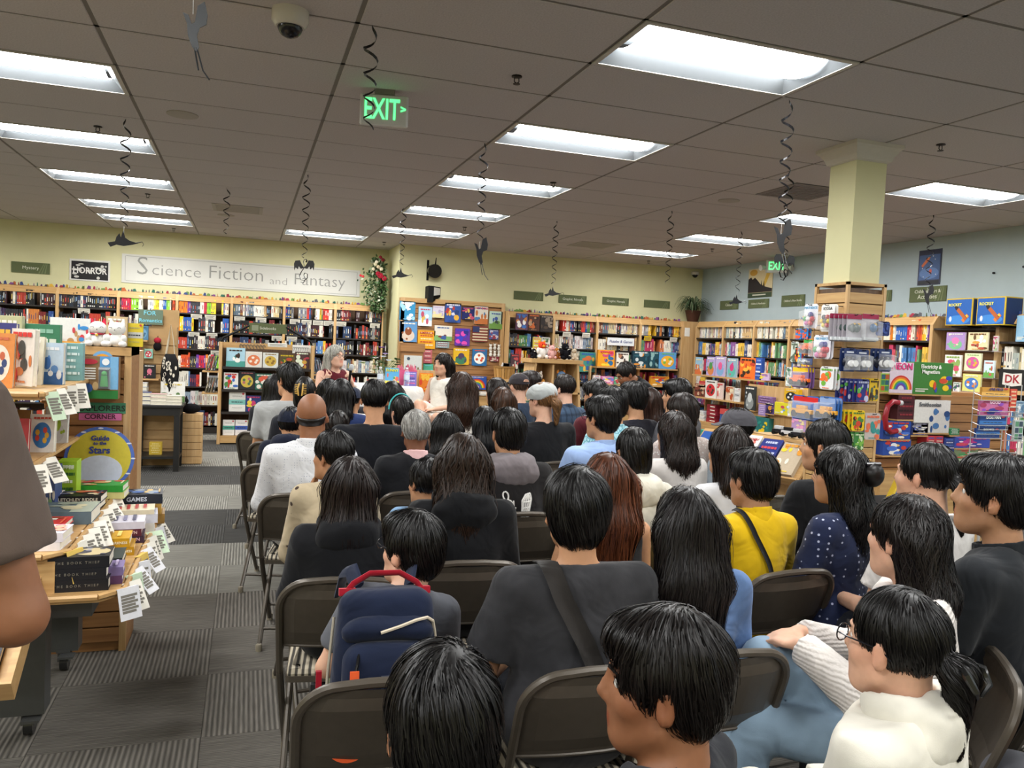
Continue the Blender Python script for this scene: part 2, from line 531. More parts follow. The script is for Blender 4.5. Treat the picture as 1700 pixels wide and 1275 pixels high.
def art(b, w, h, style, pal, rng, y=-0.0006):
 """flat print on a cover: shapes of ink lying on the face at y, x in [-w/2, w/2], z in [0, h]"""
 pal = pal.split() if isinstance(pal, str) and pal else (pal or ['#d8d0c0', '#8a4a3a', '#3a5a8a'])
 lay = [y]
 def L():
  lay[0] -= 0.00025
  return lay[0]
 def ell(cx, cz, rx, rz, col, n=14):
  d = L()
  rx = min(rx, w * .5 - abs(cx)); rz = min(rz, cz, h - cz)
  if rx < .003 or rz < .003: return
  b.set(col); b.disc((cx, cz), rx, rz, d, d + .0002, n)
 def rect(x0, z0, x1, z1, col):
  d = L(); b.set(col); b.box((x0, d, z0), (x1, d + .0002, z1))
 def words(z, wd, hh, col, k=4):
  x = -wd / 2
  while x < wd / 2:
   ww = rng.uniform(.12, .28) * wd
   rect(x, z - hh / 2, min(x + ww, wd / 2), z + hh / 2, col)
   x += ww + .04 * wd
 if style == 'stripes':
  for k in range(5): rect(-w * .48, h * (.08 + .18 * k), w * .48, h * (.16 + .18 * k), pal[0])
  rect(-w * .48, h * .6, -w * .05, h * .97, pal[-1])
 elif style == 'rainbow':
  cols = ['#c8302c', '#e07a28', '#e8c832', '#4aa04a', '#3a60b8', '#6a3a98', '#d8d4e0']
  for k, c in enumerate(cols):
   d = L(); b.set(c); r = (0.46 - .055 * k) * min(w, h * 1.5)
   b.disc((0, h * .12), r, r * min(1, h * .8 / (0.46 * min(w, h * 1.5))), d, d + .0002, 18, a0=0, a1=PI)
  words(h * .93, w * .7, h * .05, pal[0] if pal else '#ffffff')
 elif style == 'band':
  rect(-w * .5, h * .36, w * .5, h * .62, pal[0])
  words(h * .49, w * .7, h * .05, '#30343a'); words(h * .8, w * .6, h * .03, '#8a8a88'); words(h * .2, w * .6, h * .02, '#9a9a96')
  ell(w * .36, h * .92, w * .07, w * .07, '#c0404a')
 elif style == 'lines':
  for k in range(5): words(h * (.88 - .17 * k), w * rng.uniform(.55, .85), h * .07, pal[k % len(pal)])
 elif style == 'grid':
  for i in range(2):
   for j in range(3): rect(-w * .4 + i * w * .42, h * (.07 + .31 * j), -w * .02 + i * w * .42, h * (.32 + .31 * j), pal[(i + j) % len(pal)])
 elif style == 'circle':
  ell(0, h * .45, w * .38, h * .34, pal[0], 24)
  for k in range(7):
   a = k * 2 * PI / 7
   ell(math.cos(a) * w * .2, h * .45 + math.sin(a) * h * .17, w * .09, h * .08, pal[(k + 1) % len(pal)], 10)
  words(h * .9, w * .7, h * .05, pal[-1])
 elif style == 'portrait':
  ell(0, h * .30, w * .36, h * .28, pal[-1], 18); ell(0, h * .52, w * .2, h * .2, pal[0], 18)
  for k in range(5): ell(rng.uniform(-.4, .4) * w, rng.uniform(.08, .9) * h, w * .06, h * .05, pal[k % len(pal)], 9)
  words(h * .9, w * .75, h * .06, '#e8e4da')
 elif style == 'scene':
  rect(-w * .5, 0.001, w * .5, h * .3, pal[0])
  for k in range(6): ell(rng.uniform(-.38, .38) * w, rng.uniform(.18, .62) * h, rng.uniform(.05, .16) * w, rng.uniform(.06, .16) * h, pal[k % len(pal)], 12)
  words(h * .86, w * .7, h * .07, pal[-1])
 elif style == 'kit':
  for k in range(9): ell(rng.uniform(-.05, .44) * w, rng.uniform(.1, .72) * h, rng.uniform(.03, .12) * w, rng.uniform(.05, .14) * h, pal[k % len(pal)], 12)
  rect(-w * .44, h * .08, -w * .2, h * .12, '#d8d8cc'); rect(-w * .44, h * .15, -w * .12, h * .18, '#d8d8cc')
 elif style == 'plain':
  pass
 else:
  for k in range(11): ell(rng.uniform(-.4, .4) * w, rng.uniform(.1, .82) * h, rng.uniform(.05, .2) * w, rng.uniform(.05, .17) * h, pal[k % len(pal)], 11)
  words(h * .9, w * .8, h * .08, pal[0]); words(h * .07, w * .5, h * .035, pal[-1])

def M_face(x, y, z, rz=0.0, tilt=0.0):
 """front cover faces -Y turned by rz, leaning back by tilt"""
 return Matrix.Translation((x, y, z)) @ Matrix.Rotation(rz, 4, 'Z') @ Matrix.Rotation(-tilt, 4, 'X')
def M_flat(x, y, z, rz=0.0):
 """lying on its back cover, spine facing -Y turned by rz; (x, y) is the middle of the spine edge"""
 B = Matrix(((0, 0, -1, 0), (1, 0, 0, 0), (0, -1, 0, 0), (0, 0, 0, 1)))
 return Matrix.Translation((x, y, z)) @ Matrix.Rotation(rz, 4, 'Z') @ B

INK = {}
def ink(c):
 if c not in INK: INK[c] = mat('ink_' + c.lstrip('#'), c, 0.5, noise=0.02)
 return INK[c]

def book(label, M, w, h, t, bg, style='blob', pal='', title='', tcol='#ffffff', spine='', scol='#f0f0e8', cat='book', name='book', group=None, box=False, seed=0, flat=False, spinebg=None):
 """a book or a box: cover, page block, print on the front, lettering"""
 rng = random.Random(seed * 7919 + int(w * 1e4) + int(h * 1e4) * 13)
 r = thing(name, label, cat, group=group)
 if flat:                     # M_flat frame: shift so that the spine edge is the origin
  M = M @ Matrix.Translation((w / 2, -t, -h / 2))
 r.matrix_world = M
 k = 0.0025
 b = MB(bg)
 if box:
  b.bevbox((-w / 2, 0, 0), (w / 2, t, h), .0015)
  art(b, w, h, style, pal, rng)
  b.build('carton', PRINT, r)
 else:
  b.box((-w / 2, 0, 0), (w / 2, k, h)); b.box((-w / 2, t - k, 0), (w / 2, t, h))
  b.set(spinebg or bg); b.box((-w / 2 - .001, 0, 0), (-w / 2 + k, t, h))
  art(b, w, h, style, pal, rng)
  b.build('cover', PRINT, r)
  MB('#e4dfd0').box((-w / 2 + k, k, .003), (w / 2 - .003, t - k, h - .003)).build('page_block', PRINT, r)
 if title:
  lines = title.split('\n')
  size = min(h * .3, w * .85 / max(len(s) for s in lines) / .62)
  for i, s in enumerate(lines):
   lettering(s, size, ink(tcol), r, (-w * .08 if style == 'kit' else 0, -.0055, h * .86 - i * size * .95), bold=size * .02)
 if spine:
  size = min(t * .62, h * .82 / len(spine) / .5)
  o = lettering(spine, size, ink(scol), r, bold=size * .015)
  # text runs down the spine, letters' tops towards the front cover
  o.matrix_local = Matrix.Translation((-w / 2 - .0022, t / 2, h / 2)) @ Matrix(((0, 1, 0, 0), (0, 0, -1, 0), (-1, 0, 0, 0), (0, 0, 0, 1)))
 return r

# every printed face-out book or box: plane, x, y, z, width, height, ground, print, title, title colour, kind, place, inks, thickness
ITEMS = [
('Y', 2.366, 12.26, 1.904, 0.246, 0.298, '#2f8fc0', 'blob', 'Mighty', '#ffffff', 'book', 'on the wall display panel', '#ffffff #9fd3ea', 0.018),
('Y', 2.652, 12.26, 1.83, 0.218, 0.301, '#a8cfe6', 'scene', '', '#d04060', 'book', 'on the wall display panel', '#f2f2f2 #d9b35a #c0506a', 0.018),
('Y', 2.863, 12.26, 1.97, 0.188, 0.188, '#d8d0e0', 'scene', '', '#ffffff', 'book', 'on the wall display panel', '#e8d9a0 #b7a9cc', 0.018),
('Y', 3.099, 12.26, 1.909, 0.26, 0.308, '#33559f', 'blob', '', '#ffffff', 'book', 'on the wall display panel', '#d8d8e8 #b83a34 #e8b23a #27407a', 0.018),
('Y', 3.352, 12.26, 1.967, 0.207, 0.197, '#1b2766', 'blob', '', '#ffffff', 'book', 'on the wall display panel', '#c04a6a #e0c060', 0.018),
('Y', 3.569, 12.26, 1.904, 0.224, 0.296, '#d9d2c4', 'scene', 'HOT DOG', '#c8202a', 'book', 'on the wall display panel', '#c07038 #4a78a8', 0.018),
('Y', 3.821, 12.26, 1.838, 0.222, 0.287, '#b5cfc0', 'scene', '', '#ffffff', 'book', 'on the wall display panel', '#6f9c4a #3a4a3a #3f58a0', 0.018),
('Y', 2.393, 12.26, 1.568, 0.274, 0.321, '#5b93c8', 'portrait', '', '#ffffff', 'book', 'on the wall display panel', '#8a4a26 #d8c8b8', 0.018),
('Y', 2.687, 12.26, 1.473, 0.278, 0.286, '#e8a51c', 'lines', 'AMERICA', '#b02a28', 'book', 'on the wall display panel', '#f4e4b0 #c04a30', 0.018),
('Y', 2.955, 12.26, 1.608, 0.289, 0.241, '#e3ddd0', 'scene', '', '#ffffff', 'book', 'on the wall display panel', '#7fae6a #7a3a2a #3a5a9a', 0.018),
('Y', 3.272, 12.26, 1.543, 0.246, 0.279, '#6230a0', 'blob', '', '#f040a0', 'book', 'on the wall display panel', '#3a40c8 #e04fb0 #28308a', 0.018),
('Y', 3.564, 12.26, 1.619, 0.262, 0.256, '#7a3428', 'stripes', '', '#ffffff', 'book', 'on the wall display panel', '#d8c8a8 #2a3560', 0.018),
('Y', 3.797, 12.26, 1.669, 0.157, 0.156, '#4a5a9a', 'blob', '', '#ffffff', 'book', 'on the wall display panel', '#c8c8d8 #a03a4a', 0.018),
('Y', 3.265, 12.26, 1.24, 0.263, 0.261, '#e0b022', 'portrait', '', '#ffffff', 'book', 'on the wall display panel', '#4a3a5a #3a7a5a', 0.018),
('Y', 3.572, 12.26, 1.234, 0.246, 0.27, '#2a6aa0', 'circle', '', '#ffffff', 'book', 'on the wall display panel', '#f0f0ea #d05030', 0.018),
('Y', 2.951, 12.26, 1.495, 0.219, 0.097, '#8a9a9c', 'lines', '', '#ffffff', 'book', 'on the wall display panel', '#e0e0e0 #b04040', 0.018),
('Y', 2.717, 12.26, 1.245, 0.139, 0.211, '#c0646c', 'lines', '', '#ffffff', 'book', 'on the wall display panel', '#e8d0c8 #80404a', 0.018),
('Y', 3.823, 12.26, 1.312, 0.157, 0.092, '#8a2a3a', 'blob', '', '#ffffff', 'book', 'on the wall display panel', '#d0c0b0', 0.018),
('Y', 2.734, 12.26, 1.052, 0.156, 0.18, '#4fae8c', 'scene', '', '#ffffff', 'book', 'on the wall display panel', '#e8e050 #70c8d8', 0.018),
('Y', 2.738, 12.26, 0.901, 0.137, 0.142, '#e88a28', 'blob', '', '#ffffff', 'book', 'on the wall display panel', '#f0c040 #d04a28', 0.018),
('Y', 3.544, 12.26, 0.847, 0.327, 0.214, '#2f57b0', 'rainbow', '', '#ffffff', 'puzzle box', 'on the wall display panel', '', 0.018),
('Y', 4.203, 12.07, 1.843, 0.206, 0.269, '#5a3a52', 'blob', '', '#ffffff', 'book', 'in the graphic novel bookcase', '#3a68b0 #e8e4e0 #c07a3a', 0.018),
('Y', 4.412, 12.07, 1.837, 0.196, 0.275, '#4a2a22', 'blob', '', '#d0602a', 'book', 'in the graphic novel bookcase', '#c0602a #2a1a1a #b08a6a', 0.018),
('Y', 4.63, 12.07, 1.836, 0.218, 0.265, '#241d1c', 'blob', '', '#c8b890', 'book', 'in the graphic novel bookcase', '#8a7a6a #4a3a30', 0.018),
('Y', 4.478, 12.07, 1.523, 0.135, 0.212, '#e0c84a', 'lines', '', '#ffffff', 'book', 'in the graphic novel bookcase', '#c06a8a #f0f0e0', 0.018),
('Y', 4.632, 12.07, 1.53, 0.149, 0.208, '#d8d2c6', 'blob', '', '#ffffff', 'book', 'in the graphic novel bookcase', '#4a6a4a #a03a3a', 0.018),
('Y', 4.112, 12.07, 1.203, 0.136, 0.245, '#4a3038', 'blob', '', '#ffffff', 'book', 'in the graphic novel bookcase', '#c04a4a #d0c8b8', 0.018),
('Y', 5.394, 12.07, 1.199, 0.284, 0.331, '#3f8a80', 'blob', '', '#c03030', 'picture book', 'in the graphic novel bookcase', '#2f62a8 #c86a3a #d8b04a', 0.018),
('Y', 5.657, 11.9, 1.292, 0.306, 0.276, '#e89a1e', 'blob', 'Octopus', '#d02a20', 'game box', 'on the puzzles and games shelf', '#d04a78 #2a6a9a #f0d040', 0.06),
('Y', 5.955, 11.9, 1.308, 0.223, 0.243, '#e8e4da', 'blob', '', '#ffffff', 'game box', 'on the puzzles and games shelf', '#4a3a34 #b07a5a', 0.05),
('Y', 6.298, 11.9, 1.302, 0.306, 0.286, '#173a48', 'blob', '', '#e8e8e8', 'game box', 'on the puzzles and games shelf', '#c8d0d0 #2a5a68 #d08a3a', 0.06),
('Y', 6.546, 11.9, 1.31, 0.175, 0.288, '#1c4a58', 'blob', '', '#ffffff', 'game box', 'on the puzzles and games shelf', '#8ab0b0 #123038', 0.06),
('Y', 6.805, 11.9, 1.3, 0.328, 0.284, '#5a9ad0', 'circle', '', '#ffffff', 'game box', 'on the puzzles and games shelf', '#f0b030 #f0e8d0 #7ab84a', 0.06),
('Y', 5.504, 11.9, 1.001, 0.122, 0.141, '#e4dcd8', 'lines', '', '#ffffff', 'game box', 'on the puzzles and games shelf', '#c04a60 #4a5a9a', 0.05),
('Y', 5.691, 11.9, 1.013, 0.24, 0.129, '#c86aa0', 'blob', '', '#ffffff', 'game box', 'on the puzzles and games shelf', '#f0c8d8 #5a8ad0 #f0e050', 0.05),
('Y', 5.913, 11.9, 1.015, 0.19, 0.124, '#5aa080', 'blob', '', '#ffffff', 'game box', 'on the puzzles and games shelf', '#d0e0c0 #c04a4a', 0.05),
('Y', 6.678, 11.9, 1.006, 0.353, 0.157, '#d09028', 'blob', '', '#ffffff', 'game box', 'on the puzzles and games shelf', '#c0382a #3a70b8 #e8d8b0', 0.06),
('Y', -0.146, 11.88, 1.098, 0.253, 0.269, '#a9cfe0', 'scene', '', '#2a8a8a', 'book', 'on the slanted cookbook case', '#4a9a90 #f0f0ec #3a2a20', 0.018),
('Y', 0.098, 11.88, 1.102, 0.226, 0.225, '#dcd8d0', 'circle', '', '#b04a2a', 'book', 'on the slanted cookbook case', '#d87a50 #f0e0d0', 0.018),
('Y', 0.329, 11.88, 1.107, 0.213, 0.218, '#d5d8d2', 'circle', '', '#ffffff', 'book', 'on the slanted cookbook case', '#c8a848 #8a6a30', 0.018),
('Y', 0.557, 11.88, 1.124, 0.223, 0.204, '#5a4a2e', 'blob', '', '#d8d020', 'book', 'on the slanted cookbook case', '#c8b020 #b04a30 #3a5a2a', 0.018),
('Y', 0.772, 11.88, 1.082, 0.202, 0.248, '#4a2f30', 'blob', '', '#ffffff', 'book', 'on the slanted cookbook case', '#d8e0c8 #b03a4a #c89a40', 0.018),
('Y', -0.201, 11.88, 0.781, 0.194, 0.233, '#e6e4e0', 'blob', '', '#d04a2a', 'book', 'on the slanted cookbook case', '#c83430 #3a68b8 #4a8a4a', 0.018),
('Y', 0.015, 11.88, 0.779, 0.221, 0.26, '#22262a', 'circle', '', '#ffffff', 'book', 'on the slanted cookbook case', '#c8b048 #4a6a48 #b06a6a', 0.018),
('Y', 0.238, 11.88, 0.782, 0.22, 0.233, '#2f6a58', 'blob', '', '#ffffff', 'book', 'on the slanted cookbook case', '#e0dcd0 #d05a40', 0.018),
('Y', -0.109, 11.88, 0.456, 0.221, 0.278, '#dddcd6', 'band', '', '#2a5a58', 'book', 'on the slanted cookbook case', '#7ab8b0', 0.018),
('Y', 0.11, 11.88, 0.46, 0.209, 0.233, '#2a3a72', 'blob', '', '#ffffff', 'book', 'on the slanted cookbook case', '#c03a6a #e0c040 #e8e8e8', 0.018),
('Y', -0.214, 11.88, 0.12, 0.158, 0.219, '#e2e0dc', 'band', '', '#ffffff', 'book', 'on the slanted cookbook case', '#4a9a88', 0.018),
('Y', -0.043, 11.88, 0.117, 0.167, 0.22, '#e4e0de', 'band', '', '#d04a4a', 'book', 'on the slanted cookbook case', '#3a58a8', 0.018),
('Y', 0.135, 11.88, 0.125, 0.184, 0.218, '#c8bc4a', 'portrait', '', '#ffffff', 'book', 'on the slanted cookbook case', '#7ac83a #4a6a2a', 0.018),
('X', 7.24, 6.552, 1.761, 0.237, 0.188, '#a88ac0', 'portrait', '', '#ffffff', 'book', 'below the rocket boxes', '#d87ab0 #e8d0b0 #7ab88a', 0.018),
('X', 7.24, 6.277, 1.762, 0.238, 0.187, '#e4d4a8', 'blob', '', '#ffffff', 'book', 'below the rocket boxes', '#6a4a2a #f0ece4 #b04a3a #d89a40', 0.018),
('X', 7.24, 6.564, 1.475, 0.211, 0.23, '#e8e6de', 'blob', '', '#c04a5a', 'book', 'below the rocket boxes', '#8aa858 #d0506a', 0.018),
('X', 7.24, 6.32, 1.546, 0.2, 0.183, '#dfe2b8', 'circle', '', '#ffffff', 'book', 'below the rocket boxes', '#d05a98 #e8a840 #8ab868', 0.018),
('X', 7.24, 6.316, 1.327, 0.22, 0.183, '#d9d57a', 'circle', '', '#ffffff', 'book', 'below the rocket boxes', '#4a78c0 #e07a30 #f0ece0', 0.018),
('X', 7.24, 6.497, 1.313, 0.085, 0.1, '#e6e6de', 'blob', '', '#ffffff', 'book', 'below the rocket boxes', '#3a6a5a #7a4a8a', 0.018),
('X', 7.24, 6.071, 1.757, 0.053, 0.156, '#d8c8c8', 'blob', '', '#ffffff', 'book', 'below the rocket boxes', '#b8406a #7ab060', 0.018),
('X', 7.24, 6.122, 1.481, 0.122, 0.179, '#cfe0ea', 'scene', '', '#ffffff', 'book', 'below the rocket boxes', '#6aa850 #c0604a', 0.018),
('X', 7.24, 6.353, 1.106, 0.202, 0.19, '#e8d0d8', 'circle', '', '#ffffff', 'book', 'below the rocket boxes', '#e0589a #e8c840 #7a58b0 #e8e8e8', 0.018),
('X', 7.24, 6.328, 0.937, 0.229, 0.116, '#e9e7e2', 'scene', '', '#d04a68', 'book', 'below the rocket boxes', '#6a8a8a #4a4a58', 0.018),
('X', 7.24, 6.502, 0.952, 0.122, 0.153, '#6a5a9a', 'blob', '', '#ffffff', 'book', 'below the rocket boxes', '#a898c8 #2a2a58', 0.018),
('X', 7.24, 6.587, 1.178, 0.189, 0.085, '#d0b83a', 'blob', '', '#ffffff', 'book', 'below the rocket boxes', '#4a88b0 #d8782a', 0.018),
('Y', 5.088, 5.1, 1.347, 0.251, 0.253, '#d8c8d8', 'rainbow', 'NEON', '#e03080', 'craft kit box', 'on the toy rack beside the column', '#f0f0f4 #d83a88 #3a60a8', 0.08),
('Y', 5.425, 5.1, 1.343, 0.419, 0.267, '#3c7a34', 'kit', 'Electricity &\nMagnetism', '#f4f4ee', 'science kit box', 'on the toy rack beside the column', '#e0c020 #3a48a8 #c84a30', 0.08),
('Y', 5.442, 5.1, 1.022, 0.386, 0.274, '#d9d8d4', 'kit', 'Smithsonian', '#5a5f66', 'science kit box', 'on the toy rack beside the column', '#4a78b0 #2a4a80', 0.06),
('Y', 5.082, 5.1, 0.966, 0.287, 0.148, '#27479a', 'blob', '', '#ffffff', 'toy car box', 'on the toy rack beside the column', '#c03a30 #e8e8e8 #4a70c8 #e8c060', 0.1),
('Y', 5.094, 5.1, 0.833, 0.288, 0.131, '#27479a', 'blob', '', '#ffffff', 'toy car box', 'on the toy rack beside the column', '#c03a30 #e8e8e8 #4a70c8 #e8c060', 0.1),
('Y', 5.32, 5.1, 1.002, 0.181, 0.104, '#1e2a5c', 'blob', '', '#ffffff', 'toy car box', 'on the toy rack beside the column', '#8a8a98 #3a4a98', 0.1),
('Y', 5.16, 5.1, 1.131, 0.173, 0.202, '#4a1f24', 'lines', '', '#ffffff', 'toy box', 'on the toy rack beside the column', '#8a2f38 #2a1014', 0.08),
('Y', 4.923, 5.1, 1.354, 0.094, 0.15, '#8fb82c', 'grid', '', '#ffffff', 'toy box', 'on the toy rack beside the column', '#b0502a #3a7a5a #2a5a70', 0.05),
('Y', 5.45, 5.1, 0.848, 0.094, 0.148, '#c23a48', 'lines', '', '#ffffff', 'puzzle box', 'on the toy rack beside the column', '#3a58b0 #e8d0c0', 0.1),
('Y', 5.54, 5.1, 0.848, 0.085, 0.148, '#c23a48', 'lines', '', '#ffffff', 'puzzle box', 'on the toy rack beside the column', '#3a58b0 #e8d0c0', 0.1),
('Y', 5.652, 5.1, 0.847, 0.116, 0.133, '#2c3c86', 'lines', '', '#ffffff', 'puzzle box', 'on the toy rack beside the column', '#5a80c8 #d0c8d8', 0.1),
('Y', 5.907, 5.1, 0.895, 0.4, 0.087, '#3a4ca8', 'blob', '', '#ffffff', 'puzzle box', 'on the toy rack beside the column', '#c0388a #e8d8e8 #d04a60', 0.1),
('Y', 5.845, 5.1, 0.823, 0.268, 0.063, '#7a8a68', 'blob', '', '#ffffff', 'puzzle box', 'on the toy rack beside the column', '#c04a3a #4a9a5a #e8e0d0', 0.1),
('Y', 5.851, 5.1, 0.752, 0.269, 0.07, '#7a8a68', 'blob', '', '#ffffff', 'puzzle box', 'on the toy rack beside the column', '#c04a3a #4a9a5a #e8e0d0', 0.1),
('Y', 6.109, 5.1, 0.823, 0.249, 0.048, '#d8cfbd', 'lines', '100 pc PUZZLE', '#5a3a2a', 'puzzle box', 'on the toy rack beside the column', '#8a4a3a', 0.1),
('Y', 6.114, 5.1, 0.779, 0.249, 0.041, '#d8cfbd', 'lines', '100 pc PUZZLE', '#5a3a2a', 'puzzle box', 'on the toy rack beside the column', '#8a4a3a', 0.1),
('Y', 5.699, 5.1, 1.005, 0.112, 0.055, '#2a7a4a', 'lines', '', '#ffffff', 'toy box', 'on the toy rack beside the column', '#d8e8d8', 0.08),
('Y', 5.648, 4.7, 1.334, 0.292, 0.099, '#c8903a', 'band', 'ONE PIECE', '#3a3a78', 'book', 'in the wire comics rack', '#e0b060 #2a3a7a', 0.018),
('Y', 5.645, 4.7, 1.213, 0.302, 0.118, '#c06a98', 'blob', 'GOOD', '#f0d0e0', 'book', 'in the wire comics rack', '#a03a5a #8a4ab0 #3a3a88', 0.018),
('Y', 5.642, 4.7, 1.102, 0.283, 0.107, '#23417f', 'band', 'DOG MAN', '#f0f0ea', 'book', 'in the wire comics rack', '#3a70b0', 0.018),
('Y', 5.599, 4.7, 1.032, 0.248, 0.075, '#23417f', 'band', 'DOG MAN', '#f0f0ea', 'book', 'in the wire comics rack', '#3a70b0', 0.018),
('Y', 5.921, 4.7, 1.205, 0.09, 0.127, '#9ab0c0', 'blob', '', '#ffffff', 'book', 'in the wire comics rack', '#5a7a98 #e0e0e0', 0.018),
('Y', 5.925, 4.7, 1.011, 0.1, 0.165, '#b8c0c0', 'grid', '', '#ffffff', 'book', 'in the wire comics rack', '#5a8a6a #3a4a58', 0.018),
('Y', 5.841, 4.7, 1.249, 0.074, 0.178, '#c84a38', 'lines', '', '#ffffff', 'book', 'in the wire comics rack', '#e8c8a0', 0.018),
('X', 6.95, 11.153, 1.26, 0.198, 0.277, '#8ab0c8', 'scene', '', '#ffffff', 'book', 'on the picture book ledge', '#c86a3a #d8c89a', 0.018),
('X', 6.95, 10.797, 1.265, 0.242, 0.295, '#a89ac8', 'portrait', '', '#ffffff', 'book', 'on the picture book ledge', '#4a8a4a #c87a4a', 0.018),
('X', 6.95, 10.534, 1.267, 0.269, 0.307, '#b0a0c8', 'portrait', '', '#ffffff', 'book', 'on the picture book ledge', '#d8588a #7aa0c8', 0.018),
('X', 6.95, 10.226, 1.271, 0.262, 0.29, '#8aa8b8', 'portrait', '', '#ffffff', 'book', 'on the picture book ledge', '#c83a78 #5ab0a0', 0.018),
('X', 6.95, 9.831, 1.218, 0.378, 0.307, '#e8702a', 'blob', '', '#f0ece0', 'game box', 'on the picture book ledge', '#3a2a20 #e8b040 #c0402a', 0.08),
('X', 6.95, 9.571, 1.239, 0.145, 0.317, '#2a50a0', 'lines', '', '#ffffff', 'game box', 'on the picture book ledge', '#7a98d8 #e8e8f0', 0.05),
('X', 6.95, 11.07, 0.835, 0.311, 0.207, '#7a3f34', 'blob', '', '#ffffff', 'book', 'on the picture book ledge', '#c8a88a #3a2a24', 0.018),
('X', 6.95, 10.764, 0.861, 0.325, 0.282, '#dcd8d2', 'circle', '', '#ffffff', 'book', 'on the picture book ledge', '#c83038 #3a3a34', 0.018),
('X', 6.95, 10.505, 0.882, 0.169, 0.258, '#d8c0b8', 'blob', '', '#ffffff', 'book', 'on the picture book ledge', '#c84a4a #e8e0d0', 0.018),
('X', 6.95, 10.245, 0.903, 0.203, 0.218, '#d0b8a0', 'blob', '', '#ffffff', 'book', 'on the picture book ledge', '#b0502a #e0d0b0', 0.018),
('X', 6.95, 10.054, 0.918, 0.138, 0.203, '#d4d4d2', 'band', '', '#ffffff', 'book', 'on the picture book ledge', '#bcbcbc', 0.018),
('X', 6.95, 11.012, 1.066, 0.182, 0.087, '#c03038', 'band', '', '#ffffff', 'book', 'on the picture book ledge', '#d86a60', 0.018),
('X', 6.95, 9.451, 1.023, 0.284, 0.132, '#d8c81e', 'blob', '', '#ffffff', 'card game', 'on the picture book ledge', '#c04a98 #f0e880', 0.03),
('X', 6.95, 9.427, 1.158, 0.212, 0.105, '#c8b0d0', 'blob', '', '#ffffff', 'card game', 'on the picture book ledge', '#e8d040 #9a6ab0', 0.03),
('X', 6.6, 8.791, 0.836, 0.188, 0.149, '#4a3a72', 'portrait', '', '#ffffff', 'boxed game', 'on the low toy ledge', '#c88a3a #1f1a3a', 0.05),
('X', 6.6, 8.533, 0.851, 0.327, 0.156, '#d8cc2c', 'kit', '', '#ffffff', 'boxed game', 'on the low toy ledge', '#6aa0d8 #e8e8f0 #c04a5a', 0.05),
('X', 6.6, 8.898, 0.962, 0.316, 0.099, '#7a5a90', 'lines', '', '#ffffff', 'boxed game', 'on the low toy ledge', '#c8a8c8 #4a2a40', 0.05),
('X', 6.6, 8.992, 0.552, 0.39, 0.22, '#1f6a68', 'kit', '', '#e8e0b0', 'science kit box', 'on the low toy ledge', '#e0c020 #2a8a80', 0.08),
('X', 6.6, 8.959, 0.798, 0.152, 0.152, '#9a80b8', 'lines', '', '#ffffff', 'boxed game', 'on the low toy ledge', '#d0c0e0', 0.05),
('X', 6.6, 8.379, 1.021, 0.272, 0.173, '#d8a81e', 'circle', '', '#ffffff', 'boxed game', 'on the low toy ledge', '#2a2a28 #e8e4da', 0.06),
('X', 6.6, 8.207, 0.677, 0.257, 0.176, '#b898c8', 'blob', '', '#ffffff', 'toy box', 'on the low toy ledge', '#e8a0c8 #e8d8a0', 0.06),
('X', 6.6, 9.243, 0.846, 0.248, 0.332, '#2f3436', 'portrait', '', '#ffffff', 'framed chalk sign', 'on the low toy ledge', '#c8ccca #8a9090', 0.02),
]
LEDGES = {}
def place_items():
 used = {}
 for n, (pl, x, y, z, w, h, bg, style, title, tcol, kind, place, pal, t) in enumerate(ITEMS):
  if 'picture book ledge' in place:
   z = 1.255 if z > 1.15 else (.90 if z < 1.0 else z)
   if kind == 'card game' or 'cover' in kind: z = z
  if 'cookbook' in place: z = min((1.105, .785, .465, .125), key=lambda q: abs(q - z))
  if 'games shelf' in place: z = 1.305 if z > 1.2 else 1.015
  box = 'box' in kind or 'game' in kind or 'sign' in kind
  pn = [cname(c) for c in pal.split()] if pal else []
  d = '%s %s' % (cname(bg), kind)
  if title: d += ' with large %s lettering' % cname(tcol)
  elif pn: d += ' with %s print' % ' and '.join(dict.fromkeys(p for p in pn[:2] if p != cname(bg)))
  lab = d + ' ' + place
  nm = kind.replace(' ', '_')
  book(lab, M_face(x, y, z, 0 if pl == 'Y' else -PI / 2), w, h, t, bg, style, pal, title, tcol, box=box, name=nm,
             cat={'book': 'book', 'picture book': 'book'}.get(kind, kind if len(kind.split()) < 3 else ' '.join(kind.split()[-2:])), group=kind + 's ' + place, seed=n)
  LEDGES.setdefault(place, []).append((pl, x, y, z, w, h, t))
place_items()

# ------------------------------------------------------------------ rows of spines
PALS = {
 'dark': ['#1a1a1c', '#232327', '#2c2326', '#3a1d22', '#1f2836', '#20242a', '#6a2026', '#8c8a86', '#b03a2a', '#2a3a5a', '#d8d2c4', '#151517', '#1c1c20', '#30343a'],
 'mix': ['#1c1c20', '#7a2a2a', '#c83a30', '#2a4a8a', '#d8d4c8', '#e0b030', '#4a7a4a', '#8a8a8c', '#3a2a4a', '#c87a3a', '#e8e4d8', '#2a2a30', '#5a88b8'],
 'bright': ['#e8c020', '#e07a20', '#8ac83a', '#c8304a', '#6a3a98', '#e8e4d4', '#2a5aa8', '#d8d4c0', '#3a3a40', '#e0a828', '#f0d83a', '#d05028'],
 'pale': ['#d8d2c0', '#c8b890', '#e4e0d4', '#8a98a8', '#b8a8a0', '#7a4a3a', '#a8b0a8', '#dcd8c8', '#5a6a78', '#c8a878', '#2a2a2e', '#d0c8c8'],
 'kids': ['#c04a5a', '#4a7ab0', '#e0b84a', '#6a9a6a', '#8a5a98', '#d8d0c8', '#d07a4a', '#3a4a78', '#b8385a', '#e8e0d0', '#3a3a44', '#70a8b8'],
}
